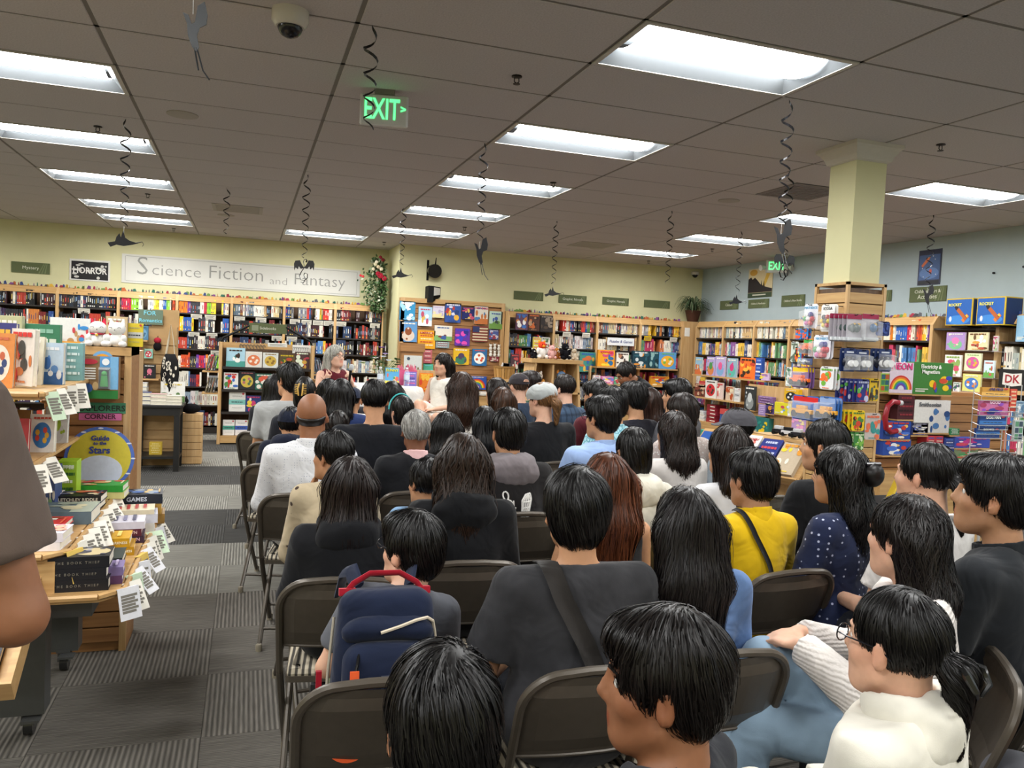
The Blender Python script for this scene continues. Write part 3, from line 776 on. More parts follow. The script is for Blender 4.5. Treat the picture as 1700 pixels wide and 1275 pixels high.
def one_book(b, x, t, y0, d, z, h, col, rng, lean=0.0):
 """spine-out book added to builder b: spine at y0 facing -Y, thickness along x"""
 keep = b.M
 if lean: b.M = b.M @ Matrix.Translation((x, 0, z)) @ Matrix.Rotation(lean, 4, 'Y') @ Matrix.Translation((-x, 0, -z))
 b.set(col)
 b.add([(x, y0 + .002, z), (x + t * .25, y0, z), (x + t * .75, y0, z), (x + t, y0 + .002, z), (x + t, y0 + d, z), (x, y0 + d, z),
           (x, y0 + .002, z + h), (x + t * .25, y0, z + h), (x + t * .75, y0, z + h), (x + t, y0 + .002, z + h), (x + t, y0 + d, z + h), (x, y0 + d, z + h)],
          [(0, 1, 7, 6), (1, 2, 8, 7), (2, 3, 9, 8), (3, 4, 10, 9), (5, 0, 6, 11), (6, 7, 8, 9, 10, 11)])
 # title, author and a colophon block on the spine
 lum = sum(srgb(col))
 inkc = rng.choice(['#e8e0c8', '#d8c060', '#e8e8e8', '#c84a3a', '#88a8c8']) if lum < .6 else rng.choice(['#2a2a2e', '#8a2a2a', '#2a3a6a', '#f4f0e6'])
 b.set(inkc)
 z0 = z + h * rng.uniform(.3, .42); z1 = z0 + h * rng.uniform(.25, .42)
 q = rng.uniform(.3, .42)
 b.add([(x + t * q, y0 - .0006, z0), (x + t * (1 - q), y0 - .0006, z0), (x + t * (1 - q), y0 - .0006, z1), (x + t * q, y0 - .0006, z1)], [(0, 1, 2, 3)])
 if rng.random() < .5:
  b.set(rng.choice(['#d8d4c8', '#c8a040', inkc]))
  za = z + h * .08
  b.add([(x + t * .2, y0 - .0006, za), (x + t * .8, y0 - .0006, za), (x + t * .8, y0 - .0006, za + h * .08), (x + t * .2, y0 - .0006, za + h * .08)], [(0, 1, 2, 3)])
 b.M = keep

def fill_row(b, x0, x1, y0, z, hmax, pal, rng, dens=1.0, each=None, hmin=.165, depth=.15):
 x = x0
 cols = PALS[pal]
 run = 0
 while x < x1 - .012:
  if run <= 0:
   c = rng.choice(cols); t = rng.uniform(.016, .034); h = rng.uniform(hmin, hmax); run = rng.choice([1, 1, 1, 2, 2, 3, 5])
  run -= 1
  if x + t > x1: break
  if rng.random() < .04 and dens < 1: x += rng.uniform(.02, .1)
  dy = rng.uniform(0, .012)
  if each: each(x, t, y0 + dy, z, h, c, rng)
  else: one_book(b, x, t, y0 + dy, depth, z, h, c, rng)
  x += t + .0008
SPINES = MB()      # every row too far to pick single books from
# ------------------------------------------------------------------ bookcases and shop fittings
TAGS = []
def bookcase(label, loc, rz, w, zs, depth=.34, H=2.14, header=True, slat=False):
 """bay of wall shelving; local x across, back at y=0, front at y=-depth"""
 r = thing('bookcase', label, 'bookcase', loc, rz)
 s = .02
 for sx in (0, 1):
  x0 = sx * (w - s)
  top = [(0, 0), (-depth, 0), (-depth, H - .1), (-depth + .07, H), (0, H)]
  MB().prism([(p[0], p[1]) for p in top], x0, x0 + s, 'YZ').build('side_panel', WOODL, r)
 MB().box((s, -.012, .08), (w - s, 0, H)).build('back_panel', BACKP if not slat else WOODM, r)
 if slat:
  z = .2
  while z < H - .12:
   MB().bevbox((s, -.035, z), (w - s, -.013, z + .072), .003).build('slat', WOODM, r); z += .0775
 for z in zs:
  MB().box((s, -depth + .015, z - .022), (w - s, -.012, z)).build('shelf', DARKSH, r)
 if header:
  MB().prism([(-depth + .03, H - .1), (-depth + .012, H - .1), (-depth + .075, H), (-depth + .095, H)], s, w - s, 'YZ').build('header_board', WOODX, r)
 MB().box((s, -depth + .03, 0), (w - s, -.012, .09)).build('plinth', DARKSH, r)
 return r

def card(x, y, z, rz, w=.11, h=.055, col='#ddd8c0', tilt=.35, label=None, grp='shelf label cards', lines=3):
 r = thing('label_card', label or 'cream shelf label card clipped to a dark bookcase shelf', 'label card', (x, y, z), rz, grp)
 b = MB(col)
 M = Matrix.Rotation(tilt, 4, 'X')
 b.M = M
 b.box((-w / 2, -.0015, -h), (w / 2, 0, 0))
 b.box((-w / 2, -.0015, 0), (w / 2, .02, .0015))
 b.build('card', PAPER if col == '#ddd8c0' else MATTE, r)
 b = MB('#77736a'); b.M = M
 for k in range(lines):
  zz = -h * (.25 + .5 * k / max(1, lines - 1))
  b.box((-w * .38, -.0021, zz - h * .04), (w * (.38 - .12 * (k % 2)), -.0015, zz + h * .04))
 b.build('writing', MATTE, r)

SH = [.44, .73, 1.02, 1.31, 1.58, 1.86]
ORD = ['first', 'second', 'third', 'fourth', 'fifth', 'sixth', 'seventh', 'eighth']
def far_wall():
 rng = random.Random(5)
 X = [-4.27, -3.46, -2.65, -1.84, -1.03, -.24, .55, 1.35, 2.13]
 pals = [['dark'] * 7, ['dark', 'mix', 'dark', 'dark', 'dark', 'mix', 'dark'], ['dark'] * 7, ['mix', 'dark', 'mix', 'dark', 'mix', 'dark', 'bright'],
   ['dark', 'pale', 'mix', 'bright', 'dark', 'bright', 'bright'], ['dark', 'dark', 'mix', 'dark', 'dark', 'dark', 'pale'], ['dark', 'mix', 'dark', 'dark', 'mix', 'dark', 'mix'], ['dark', 'mix', 'mix', 'pale', 'dark', 'dark', 'dark']]
 for k in range(8):
  x0, x1 = X[k], X[k + 1]
  bookcase('wall bookcase of novels, %s bay counting from the return wall' % ORD[7 - k], (x0, YB - .005, 0), 0, x1 - x0, SH)
  SPINES.M = Matrix.Identity(4)
  for i, z in enumerate([.12] + SH):
   fill_row(SPINES, x0 + .024, x1 - .024, YB - .325, z, .235 if i < 6 else .225, pals[k][i], rng, .9)
 # cards under the shelves
 for x, z in [(-2.3, 1.84), (-.75, 1.84), (-.55, 1.84), (-.78, 1.56), (-.52, 1.56), (-.12, 1.84), (.2, 1.84), (-.45, 1.29), (.1, 1.29), (.45, 1.56), (.72, 1.84), (.9, 1.84), (1.08, 1.84), (1.25, 1.84), (1.45, 1.84), (.68, 1.56), (2.0, 1.84), (-2.9, 1.56)]:
  card(x, YB - .333, z, 0, .16, .075, label='cream label card on a shelf of the novel bookcases', grp='label cards on the novel bookcases')
 # right part of the far wall
 X = [3.98, 4.77, 5.55, 6.36, 7.17]
 p2 = [['mix', 'kids', 'kids', 'kids', 'mix', 'mix', 'dark'], ['kids', 'kids', 'mix', 'dark', 'pale', 'pale', 'mix'], ['kids', 'kids', 'kids', 'mix', 'kids', 'pale', 'pale'], ['kids', 'kids', 'kids', 'kids', 'kids', 'kids', 'mix']]
 for k in range(4):
  x0, x1 = X[k], X[k + 1]
  bookcase('wall bookcase of comics and games, %s bay counting from the display panel' % ORD[k], (x0, YP - .005, 0), 0, x1 - x0, SH)
  for i, z in enumerate([.12] + SH):
   a = x0 + .024
   if k == 0 and i == 6: a = 4.76 - .03
   if k == 0 and i == 5: a, = (x0 + .024,)
   if a < x1 - .05 and not (k == 0 and i == 6): fill_row(SPINES, a, x1 - .024, YP - .30, z, .235, p2[k][i], rng, .9)
 for x, z, c in [(5.0, 1.84, '#ddd8c0'), (5.35, 1.84, '#ddd8c0'), (5.0, 1.56, '#ddd8c0'), (6.5, 1.84, '#d8b020'), (7.0, 1.84, '#ddd8c0')]:
  card(x, YP - .35, z, 0, .14, .075, c, label=('yellow' if c != '#ddd8c0' else 'cream') + ' label card on a shelf of the comics bookcases', grp='label cards on the comics bookcases')
 # corner filler, wide plain wood panel with a notice
 o = thing('corner_cabinet', 'plain maple corner cabinet between the two rows of bookcases', 'cabinet', (7.17, YP, 0))
 MB().box((0, -.36, 0), (.54, -.005, 2.14)).build('body', WOODL, o)
 MB('#e8e6e0').box((.03, -.363, 1.88), (.13, -.3605, 2.03)).build('notice_sheet', PRINT, o)
 # right wall, bays run along Y
 Yb = [11.9, 11.07, 10.25, 9.42, 8.6, 7.78, 6.95, 6.12, 5.3, 4.48]
 for k in range(9):
  y0, y1 = Yb[k], Yb[k + 1]
  slat = k == 6
  zs = SH if not slat else [2.0]
  zs = [z for z in zs]
  bookcase('children\'s wall bookcase, %s bay counting from the far corner' % ORD[min(k, 7)] if k < 8 else 'children\'s wall bookcase, last bay beyond the wire rack', (XR - .005, y0, 0), -PI / 2, y0 - y1, zs, .40, slat=slat, header=not slat)
  if slat: continue
  SPINES.M = Matrix.Translation((XR - .005, y0, 0)) @ Matrix.Rotation(-PI / 2, 4, 'Z')
  for i, z in enumerate([.12] + SH):
   if i in (4, 5, 6) and k in (5, 7): continue       # these rows are single books, see near_rows()
   if i == 6 and k in (1, 2): continue
   fill_row(SPINES, .024, y0 - y1 - .024, -.35, z, .25, 'kids' if i < 6 else 'pale', rng, .9, depth=.18)
  SPINES.M = Matrix.Identity(4)
far_wall()
def face_ledges():
 r = thing('game_ledge', 'maple front ledge of boxed games on the comics bookcases', 'shelf', (0, 0, 0))
 for z, x0, x1 in ((1.305, 5.48, 7.0), (1.015, 5.4, 6.9)): MB().box((x0, 11.87, z - .025), (x1, YP - .35, z - .0005)).build('ledge_board', WOODX, r)
 MB().box((5.4, 11.9, 0), (6.9, YP - .35, .75)).build('base_cabinet', WOODX, r)
 for x in (5.42, 6.2, 6.88): MB().box((x, 12.0, .75), (x + .02, YP - .35, 1.3)).build('upright', WOODL, r)
 r = thing('slat_ledges', 'small clear ledges holding picture books on the slat bay', 'shelf', (0, 0, 0))
 for (pl, x, y, z, w, h, t) in LEDGES['below the rocket boxes']: MB('#8a6a48').box((7.235, y - w / 2, z - .008), (XR - .04, y + w / 2, z - .0005)).build('ledge', clear_plastic(), r)
 r = thing('comic_easel', 'dark wire easels holding face-out comics', 'easel', (0, 0, 0))
 for (pl, x, y, z, w, h, t) in LEDGES['in the graphic novel bookcase']: MB().box((x - w / 2, 12.06, z - .01), (x + w / 2, YP - .05, z - .0005)).build('ledge', BLACKM, r)

def near_rows():
 """the rows that show largest on the children's wall: each book a thing of its own"""
 rng = random.Random(11)
 cnt = {}
 def rows(k, y0, y1, z, pal, hm, where):
  W = Matrix.Translation((XR - .005, y0, 0)) @ Matrix.Rotation(-PI / 2, 4, 'Z')
  def each(x, t, yy, zz, h, c, rg):
   b = MB(); one_book(b, -t / 2, t, 0, .18, 0, h, c, rg)
   o = b.build('book', PRINT)
   o.matrix_world = W @ Matrix.Translation((x + t / 2, yy, zz))
   size = 'tall' if h > .235 else ('short' if h < .195 else 'medium')
   tk = 'thick' if t > .027 else 'slim'
   tag(o, '%s %s %s book standing spine out %s' % (size, tk, cname(c), where), 'book', 'spine-out books ' + where)
  fill_row(None, .024, y0 - y1 - .024, -.36, z, hm, pal, rng, .8, each)
 rows(5, 7.78, 6.95, 1.86, 'bright', .25, 'on the top shelf beside the rocket boxes')
 rows(5, 7.78, 6.95, 1.58, 'kids', .23, 'on the second shelf beside the rocket boxes')
 rows(7, 6.12, 5.3, 1.58, 'pale', .24, 'on the second shelf above the black sign')
 rows(1, 11.07, 10.25, 1.86, 'pale', .27, 'on the top shelf near the potted plant')
 rows(2, 10.25, 9.42, 1.86, 'pale', .27, 'on the top shelf under the castle poster')
near_rows()

def fringe():
 """tiny paper dragons pegged along the tops of the cases"""
 rng = random.Random(3)
 b = MB()
 def run(p0, p1, n):
  for i in range(n):
   t = (i + rng.random() * .7) / n
   x, y = p0[0] + (p1[0] - p0[0]) * t, p0[1] + (p1[1] - p0[1]) * t
   b.set(rng.choice(['#3a6a5a', '#a03a4a', '#c8a040', '#3a4a7a', '#5a5a60', '#7a4a80', '#6a8a4a', '#b0603a']))
   h = rng.uniform(.025, .055); w = rng.uniform(.02, .04); a = rng.uniform(0, PI)
   ca, sa = math.cos(a) * w, math.sin(a) * w
   b.add([(x - ca, y - sa, 2.138), (x + ca, y + sa, 2.138), (x + ca * .2, y + sa * .2, 2.138 + h), (x - ca * .9, y - sa * .9, 2.138 + h * .8)], [(0, 1, 2), (0, 2, 3)])
   b.add([(x - ca, y - sa, 2.137), (x + ca, y + sa, 2.137), (x + sa * .4, y - ca * .4, 2.137), (x - sa * .4, y + ca * .4, 2.137)], [(0, 1, 2, 3)])
 run((-4.2, YB - .27), (2.1, YB - .27), 130)
 run((4.0, YP - .27), (7.15, YP - .27), 75)
 run((XR - .33, 9.4), (XR - .33, 4.6), 95)
 o = b.build('paper_fringe', MATTE)
 tag(o, 'row of tiny folded paper shapes along the tops of the bookcases', 'paper fringe', kind='stuff')
fringe()

# ------------------------------------------------------------------ display panel on the pilaster wall
def wall_panel():
 o = thing('picture_book_rack', 'framed brown slat rack hung with picture books on the yellow wall', 'display rack', (0, 0, 0))
 x0, x1, z0, z1 = 2.26, 3.97, .1, 2.26
 MB().box((x0, 12.33, z0), (x1, YP - .003, z1)).build('backing', WOODM, o)
 z = z0 + .06
 while z < z1 - .1:
  MB().bevbox((x0 + .06, 12.282, z), (x1 - .06, 12.33, z + .072), .003).build('slat', WOODM, o); z += .0775
 for a, b in (((x0, 12.26, z0), (x0 + .06, 12.33, z1)), ((x1 - .06, 12.26, z0), (x1, 12.33, z1))): MB().box(a, b).build('stile', WOODL, o)
 for a, b in (((x0 + .06, 12.26, z1 - .07), (x1 - .06, 12.33, z1)), ((x0 + .06, 12.26, z0), (x1 - .06, 12.33, z0 + .06))): MB().box(a, b).build('rail', WOODX, o)
 for pl, x, y, z, w, h, t in LEDGES['on the wall display panel']:
  MB('#2a2420').box((x - w * .3, 12.25, z - .008), (x + w * .3, 12.282, z)).build('ledge', MATTE, o)
 # base counter below with pale top
 MB().box((2.9, 11.75, 0), (3.95, 12.25, .79)).build('counter_body', WOODX, o)
 MB('#c9c4ba').box((2.86, 11.72, .79), (3.97, 12.25, .82)).build('counter_top', MATTE, o)
 # tall poster holder beside the table
 q = thing('poster_holder', 'brown poster holder with a printed grey product sheet', 'poster stand', (2.43, 12.05, 0))
 MB().box((-.17, 0, .8), (.17, .1, 1.42)).build('frame', WOODM, q)
 MB().box((-.19, -.02, 1.42), (.19, .12, 1.55)).build('header', WOODM, q)
 b = MB('#c9ccc8'); b.box((-.13, -.006, .92), (.15, 0, 1.36)); b.set('#3a4a5a'); b.disc((-.06, 1.31), .025, .025, -.008, -.006)
 for k in range(5): b.set(['#3a3a34', '#6a6a50', '#8a8a6a', '#4a4a48', '#7a6a4a'][k]); b.box((-.1 + k * .045, -.008, .98), (-.07 + k * .045, -.006, 1.2 - .02 * (k % 3)))
 b.set('#8a8c8c'); b.box((.02, -.012, .95), (.14, -.008, 1.15)); b.build('sheet', PRINT, q)
 MB().box((-.17, 0, 0), (.17, .1, .8)).build('stand', WOODM, q)
 # key-ring plush bears on the panel
 for k, (dx, dz) in enumerate([(-.07, .1), (.0, .11), (.07, .1), (-.065, 0), (.005, 0), (.075, 0)]):
  r = thing('plush_keyring', 'small white plush bear key ring on a wall panel hook', 'plush toy', (3.82 + dx, 12.25, 1.42 + dz), 0, 'white plush key rings on the panel')
  b = MB('#dedad0'); b.ball((0, 0, 0), (.028, .022, .032)); b.ball((0, 0, .045), (.024, .02, .022)); b.ball((-.018, 0, .065), .009, 8, 5); b.ball((.018, 0, .065), .009, 8, 5)
  b.build('body', PLUSH, r, smooth='all')
  MB('#2a2420').cyl((0, .035, .09), (0, 0, .07), .003).build('hook', BLACKM, r)
 # woven basket
 r = thing('basket', 'round woven wood basket on the pale counter', 'basket', (3.9, 11.95, 1.05))
 b = MB('#b0854e')
 for k in range(22):
  a = 2 * PI * k / 22
  M = Matrix.Rotation(a, 4, 'Z'); b.M = M
  b.set('#b58a52' if k % 2 else '#a2783f'); b.add([(.15, -.019, 0), (.15, .019, 0), (.175, .023, .19), (.175, -.023, .19), (.144, -.019, 0), (.144, .019, 0), (.169, .023, .19), (.169, -.023, .19)], [(0, 1, 2, 3), (7, 6, 5, 4), (3, 2, 6, 7), (0, 3, 7, 4), (1, 5, 6, 2)])
 b.M = Matrix.Identity(4); b.build('stave_wall', MATTE, r)
 b = MB('#8f6a3a'); b.lathe([(.18, .17), (.183, .185), (.18, .2), (.167, .2), (.167, .17)], 24); b.build('rim', MATTE, r, smooth=True)
 MB('#8a6a40').lathe([(0.0001, .01), (.145, .01)], 20).build('bottom', MATTE, r)
 b = MB('#d8d4cc')
 for k in range(3): b.M = Matrix.Translation((-.06 + .06 * k, 0, .12)) @ Matrix.Rotation(.4 - .3 * k, 4, 'Y'); b.box((-.05, -.06, 0), (.05, -.055, .13)); b.set('#3a3a3e')
 b.build('cards', PRINT, r)
 r = thing('pedestal', 'plain maple block under the woven basket', 'pedestal', (3.9, 11.95, 0))
 MB().box((-.16, -.16, .8201), (.04, .16, 1.05)).build('block', WOODL, r)
 # speaker and open sign on the wall above
 r = thing('wall_fan', 'small black round fan on a wall bracket above the panel', 'fan', (2.78, YP, 2.72))
 b = MB('#121212'); b.cyl((0, -.02, 0), (0, -.16, -.02), .1, .11, 18); b.build('housing', GLOSS, r, smooth=True)
 MB('#101010').box((-.1, -.03, -.16), (-.07, 0, .16)).build('bracket', MATTE, r)
 MB('#1a1a1a').cyl((.02, -.08, .08), (.03, -.08, .2), .014, .006).build('stem', MATTE, r)
 r = thing('sign_box', 'black angled sign box with a white face on the wall', 'sign', (2.78, YP, 2.33))
 MB('#141414').prism([(-.11, -.13), (-.03, -.13), (-.03, .13), (-.11, .13)], -.25, 0, 'XZ').build('end_panel', MATTE, r)
 b = MB('#151515'); b.add([(-.03, -.24, .13), (.14, 0, .13), (.14, 0, -.02), (-.03, -.24, -.12)], [(3, 2, 1, 0), (0, 1, 2, 3)]); b.build('panel', MATTE, r)
 b = MB('#e4e6e6'); b.add([(-.022, -.235, .11), (.132, -.012, .115), (.132, -.012, .01), (-.022, -.235, -.02)], [(3, 2, 1, 0)]); b.build('face', PRINT, r)
wall_panel()

# ------------------------------------------------------------------ freestanding cookbook case
def cookbook_case():
 o = thing('cookbook_case', 'freestanding maple case of cookbooks with slanted shelves', 'bookcase', (0, 0, 0))
 x0, x1 = -.37, .94
 for x in (x0, x1 - .045):
  for y in (11.82, 12.28):
   MB().bevbox((x, y, 0), (x + .045, y + .045, 1.45), .006).build('post', WOODL, o)
  MB().box((x + .01, 11.865, .05), (x + .035, 12.28, 1.42)).build('side_panel', WOODL, o)
 MB().box((x0 + .045, 12.25, .05), (x1 - .045, 12.28, 1.42)).build('back_panel', BACKP, o)
 for z in (1.1, .78, .46):
  MB().box((x0 + .045, 11.84, z - .03), (x1 - .045, 12.25, z)).build('shelf', DARKSH, o)
 MB().box((x0 + .045, 11.83, .02), (x1 - .045, 12.25, .12)).build('base_board', WOODX, o)
 MB().prism([(11.9, 1.37), (11.92, 1.37), (11.93, 1.45), (11.9, 1.45)], x0 + .045, x1 - .045, 'YZ').build('header_board', WOODX, o)
 for k, (z, xs) in enumerate([(.98, -.62), (.66, -.62), (1.22, -.62)]):
  pass
 for z in (.72, 1.03):
  MB().box((x0 - .22, 11.95, z - .02), (x0, 12.2, z)).build('side_shelf', WOODX, o)
  MB().box((x1, 11.95, z - .02), (x1 + .22, 12.2, z)).build('side_shelf', WOODX, o)
 rng = random.Random(2)
 for z in (.72, 1.03):
  for sx in (-1, 1):
   for k in range(4):
    t = .022
    c = ['#6a6250', '#58544a', '#7a7260', '#3f4a55'] if sx < 0 else ['#5a6a80', '#48586e', '#7a8898', '#3a4656']
    b = MB(); one_book(b, -t / 2, t, 0, .15, 0, .21, c[k], rng)
    r = b.build('book', PRINT)
    xx = (x0 - .17 + .035 * k) if sx < 0 else (x1 + .03 + .035 * k)
    r.matrix_world = Matrix.Translation((xx, 11.97, z + .002)) @ Matrix.Rotation(.22 * (1 if sx < 0 else -1), 4, 'Y')
    tag(r, 'slim %s book leaning on the %s side shelf of the cookbook case' % (['grey', 'brown grey', 'tan', 'slate'][k] if sx < 0 else ['steel blue', 'slate blue', 'pale blue', 'dark blue'][k], 'upper' if z > .8 else 'lower'), 'book', 'books on the cookbook case sides')
 # paper signs on the header
 r = thing('paper_sign', 'white paper sign of curly lettering on the cookbook case header', 'sign', (.76, 11.893, 1.33))
 b = MB('#e2e0da'); b.box((-.13, 0, 0), (.13, .003, .12)); b.build('sheet', PRINT, r)
 b = MB('#3a3a3a')
 for k in range(9): b.tube([(-.11 + .025 * k + .012 * math.cos(a), -.002, .06 + .03 * math.sin(a)) for a in [i * .7 for i in range(8)]], .0022, 4)
 b.build('pattern', MATTE, r)
 r = thing('paper_sign', 'cut out grey lettering sign on the cookbook case header', 'sign', (.08, 11.893, 1.36))
 b = MB('#6a6258')
 for k in range(8): b.tube([(-.16 + .045 * k + .018 * math.cos(a), -.002, .04 + .03 * math.sin(a)) for a in [i * .8 for i in range(7)]], .005, 5)
 b.build('letters', MATTE, r)
 card(.42, 11.895, 1.46, 0, .27, .05, '#e0dfd8', .1, 'wide white title card clipped on the cookbook case', None)
cookbook_case()

# ------------------------------------------------------------------ column casing with hanging toys
HANG = [
('X', 3.79, 4.653, 1.813, 0.145, 0.171, '#e2e2ea', 'balls', 'MATHDICE', '#4aa0c8', 'white blister card of coloured dice', '1', '#c03040 #3a3a88 #e8e8e8 #3a9a4a #c04a98', 0.018),
('X', 3.79, 4.518, 1.598, 0.171, 0.167, '#e2e2ea', 'balls', 'MATHDICE', '#4aa0c8', 'white blister card of coloured dice', '2', '#c03040 #3a3a88 #e8e8e8 #3a9a4a #c04a98', 0.018),
('X', 3.79, 4.48, 1.788, 0.134, 0.188, '#e6e4e0', 'balls', 'ICOSA', '#181818', 'white hanging card with a red and yellow puzzle ball', '2', '#e0c828 #b02828 #1a1a1a #e8c020', 0.018),
('X', 3.79, 4.773, 1.732, 0.066, 0.077, '#2f7fc8', 'card', 'CARS', '#f0a030', 'small blue toy car pack', '2', '#e85a28', 0.018),
('X', 3.79, 4.702, 1.737, 0.068, 0.074, '#2f7fc8', 'card', 'CARS', '#f0a030', 'small blue toy car pack', '2', '#e85a28', 0.018),
('X', 3.79, 4.761, 1.565, 0.07, 0.113, '#3a8ac8', 'card', '', '#fff', 'blue and yellow toy pack', '1', '#e85a28 #e8d838', 0.018),
('X', 3.79, 4.804, 1.566, 0.083, 0.15, '#c9d2c8', 'card', '', '#fff', 'pale grey rounded toy card', '1', '#5a6a58', 0.018),
('X', 3.79, 4.663, 1.621, 0.097, 0.116, '#e07828', 'car', '', '#fff', 'orange toy buggy pack', '2', '#e86a28 #3a9a4a', 0.018),
('X', 3.79, 4.656, 1.551, 0.101, 0.063, '#3a5a98', 'car', '', '#fff', 'silver toy car pack', '1', '#c8ccd4 #222222', 0.018),
('X', 3.79, 4.727, 1.384, 0.184, 0.153, '#7a5a90', 'car', '', '#fff', 'orange race car blister card', '3', '#f07028 #e8c030', 0.018),
('X', 3.79, 4.853, 1.386, 0.06, 0.141, '#dfe4de', 'card', '', '#2a6a4a', 'slim white letter puzzle pack', '1', '#3a7a5a', 0.018),
('X', 3.79, 4.45, 1.39, 0.136, 0.158, '#d8d8da', 'card', '', '#d8602a', 'white and green toy dragon card', '3', '#6aa838 #e86a28', 0.018),
('X', 3.79, 4.649, 1.156, 0.288, 0.176, '#2f62b0', 'car', '', '#fff', 'blue monster truck blister card', '1', '#e0a028 #2a2a30 #c83030', 0.018),
('X', 3.79, 4.427, 1.175, 0.17, 0.165, '#3a6ab0', 'car', '', '#fff', 'blue monster truck blister card', '3', '#e0a028 #2a2a30 #8aa0c8', 0.018),
('Y', 4.019, 4.33, 1.729, 0.144, 0.19, '#b8b4bc', 'rocket', '', '#fff', 'clear pack holding a blue toy', '1', '#9a2a4a #3a6a98 #c8a038', 0.018),
('Y', 3.884, 4.33, 1.723, 0.127, 0.188, '#b0aab4', 'rocket', '', '#fff', 'clear pack with a maroon header', '5', '#9a2a4a #4a5a5a #c8a038', 0.018),
('Y', 4.13, 4.33, 1.775, 0.119, 0.099, '#1c2a68', 'card', '', '#d0d8f0', 'navy star projector pack', '2', '#3a5098', 0.018),
('Y', 3.868, 4.33, 1.521, 0.1, 0.158, '#1f3060', 'knob', '', '#e0e4f0', 'navy headlamp pack with a white lamp', '2', '#e8e8e8 #14182a', 0.018),
('Y', 3.973, 4.33, 1.524, 0.105, 0.152, '#1f3060', 'knob', '', '#e0e4f0', 'navy headlamp pack with a white lamp', '2', '#e8e8e8 #14182a', 0.018),
('Y', 4.167, 4.33, 1.53, 0.113, 0.158, '#1f3060', 'knob', '', '#e0e4f0', 'navy headlamp pack with a white lamp', '3', '#e8e8e8 #14182a', 0.018),
('Y', 3.995, 4.33, 1.313, 0.102, 0.16, '#2a3278', 'card', '', '#d8d8f0', 'indigo science pack with a crossed beam', '6', '#b8bcd8 #5aa848 #c83a3a', 0.018),
('Y', 4.09, 4.33, 1.325, 0.082, 0.156, '#d8b020', 'card', '', '#222', 'yellow and black activity pack', '3', '#3a2a20 #4a5a48', 0.018),
('Y', 3.973, 4.33, 1.118, 0.108, 0.141, '#e0bc1c', 'card', '', '#b03020', 'yellow pencil pack', '4', '#4a7a3a #c8402a #2a2a28', 0.018),
('Y', 3.991, 4.33, 0.986, 0.084, 0.122, '#3a7a3a', 'card', '', '#e8e8e0', 'green slime pack', '4', '#c8d8b0 #7ab048', 0.018),
('Y', 4.099, 4.33, 1.058, 0.131, 0.184, '#b8aca8', 'card', '', '#fff', 'clear bag of orange building bricks', '2', '#d86a4a #3a8a88', 0.018),
]
CLEAR = None
def clear_plastic():
 global CLEAR
 if CLEAR: return CLEAR
 m = bpy.data.materials.new('clear_plastic')
 nt, N, L, b = nodes_of(m)
 b.inputs['Base Color'].default_value = (.9, .92, .95, 1)
 b.inputs['Roughness'].default_value = 0.12
 tr = N.new('ShaderNodeBsdfTransparent')
 lw = N.new('ShaderNodeLayerWeight'); lw.inputs[0].default_value = .25
 mr = N.new('ShaderNodeMapRange'); mr.inputs['To Min'].default_value = .12; mr.inputs['To Max'].default_value = .6
 L.new(lw.outputs['Facing'], mr.inputs[0])
 mx = N.new('ShaderNodeMixShader')
 L.new(mr.outputs[0], mx.inputs[0]); L.new(tr.outputs[0], mx.inputs[1]); L.new(b.outputs[0], mx.inputs[2])
 L.new(mx.outputs[0], N['Material Output'].inputs[0])
 CLEAR = m
 return m

def toy_in_pack(b, w, h, style, pal, rng):
 if style == 'balls':
  b.ball((0, -.012, h * .36), (w * .16, .014, w * .16), 10, 6) if False else None
  for k in range(6):
   a = 2 * PI * k / 6; b.set(pal[k % len(pal)])
   b.ball((math.cos(a) * w * .24, -.016, h * .38 + math.sin(a) * w * .24), w * .13, 10, 6)
  b.set(pal[2 % len(pal)]); b.ball((0, -.02, h * .38), w * .13, 10, 6)
 elif style == 'car':
  b.set(pal[0]); b.bevbox((-w * .38, -.04, h * .28), (w * .38, -.008, h * .45), .004); b.bevbox((-w * .2, -.036, h * .45), (w * .16, -.012, h * .6), .004)
  b.set('#1a1a1c')
  for sx in (-.25, .25): b.disc((sx * w, h * .25), h * .14, h * .14, -.045, -.03, 14)
  b.set(pal[-1]); b.box((-w * .45, -.0014, h * .75), (w * .45, -.0006, h * .95))
 elif style == 'knob':
  b.set(pal[1]); b.ball((0, -.014, h * .4), (w * .36, .02, h * .27), 14, 8)
  b.set(pal[0]); b.disc((w * .1, h * .36), w * .22, w * .22, -.05, -.03, 18)
  b.set('#c8ccd8'); b.box((-w * .3, -.0014, h * .8), (w * .3, -.0006, h * .87))
 elif style == 'rocket':
  b.set(pal[0]); b.box((-w * .48, -.003, h * .82), (w * .48, -.0006, h * .99))
  b.set(pal[1]); b.ball((w * .08, -.02, h * .5), (w * .2, .018, h * .16), 10, 7)
  b.set(pal[2]); b.ball((w * .16, -.022, h * .62), (w * .1, .012, h * .06), 8, 6); b.set('#d0d4d8'); b.box((-w * .42, -.02, h * .04), (w * .42, -.002, h * .16))
 else:
  art(b, w, h * .96, 'blob', pal, rng, -.0007)

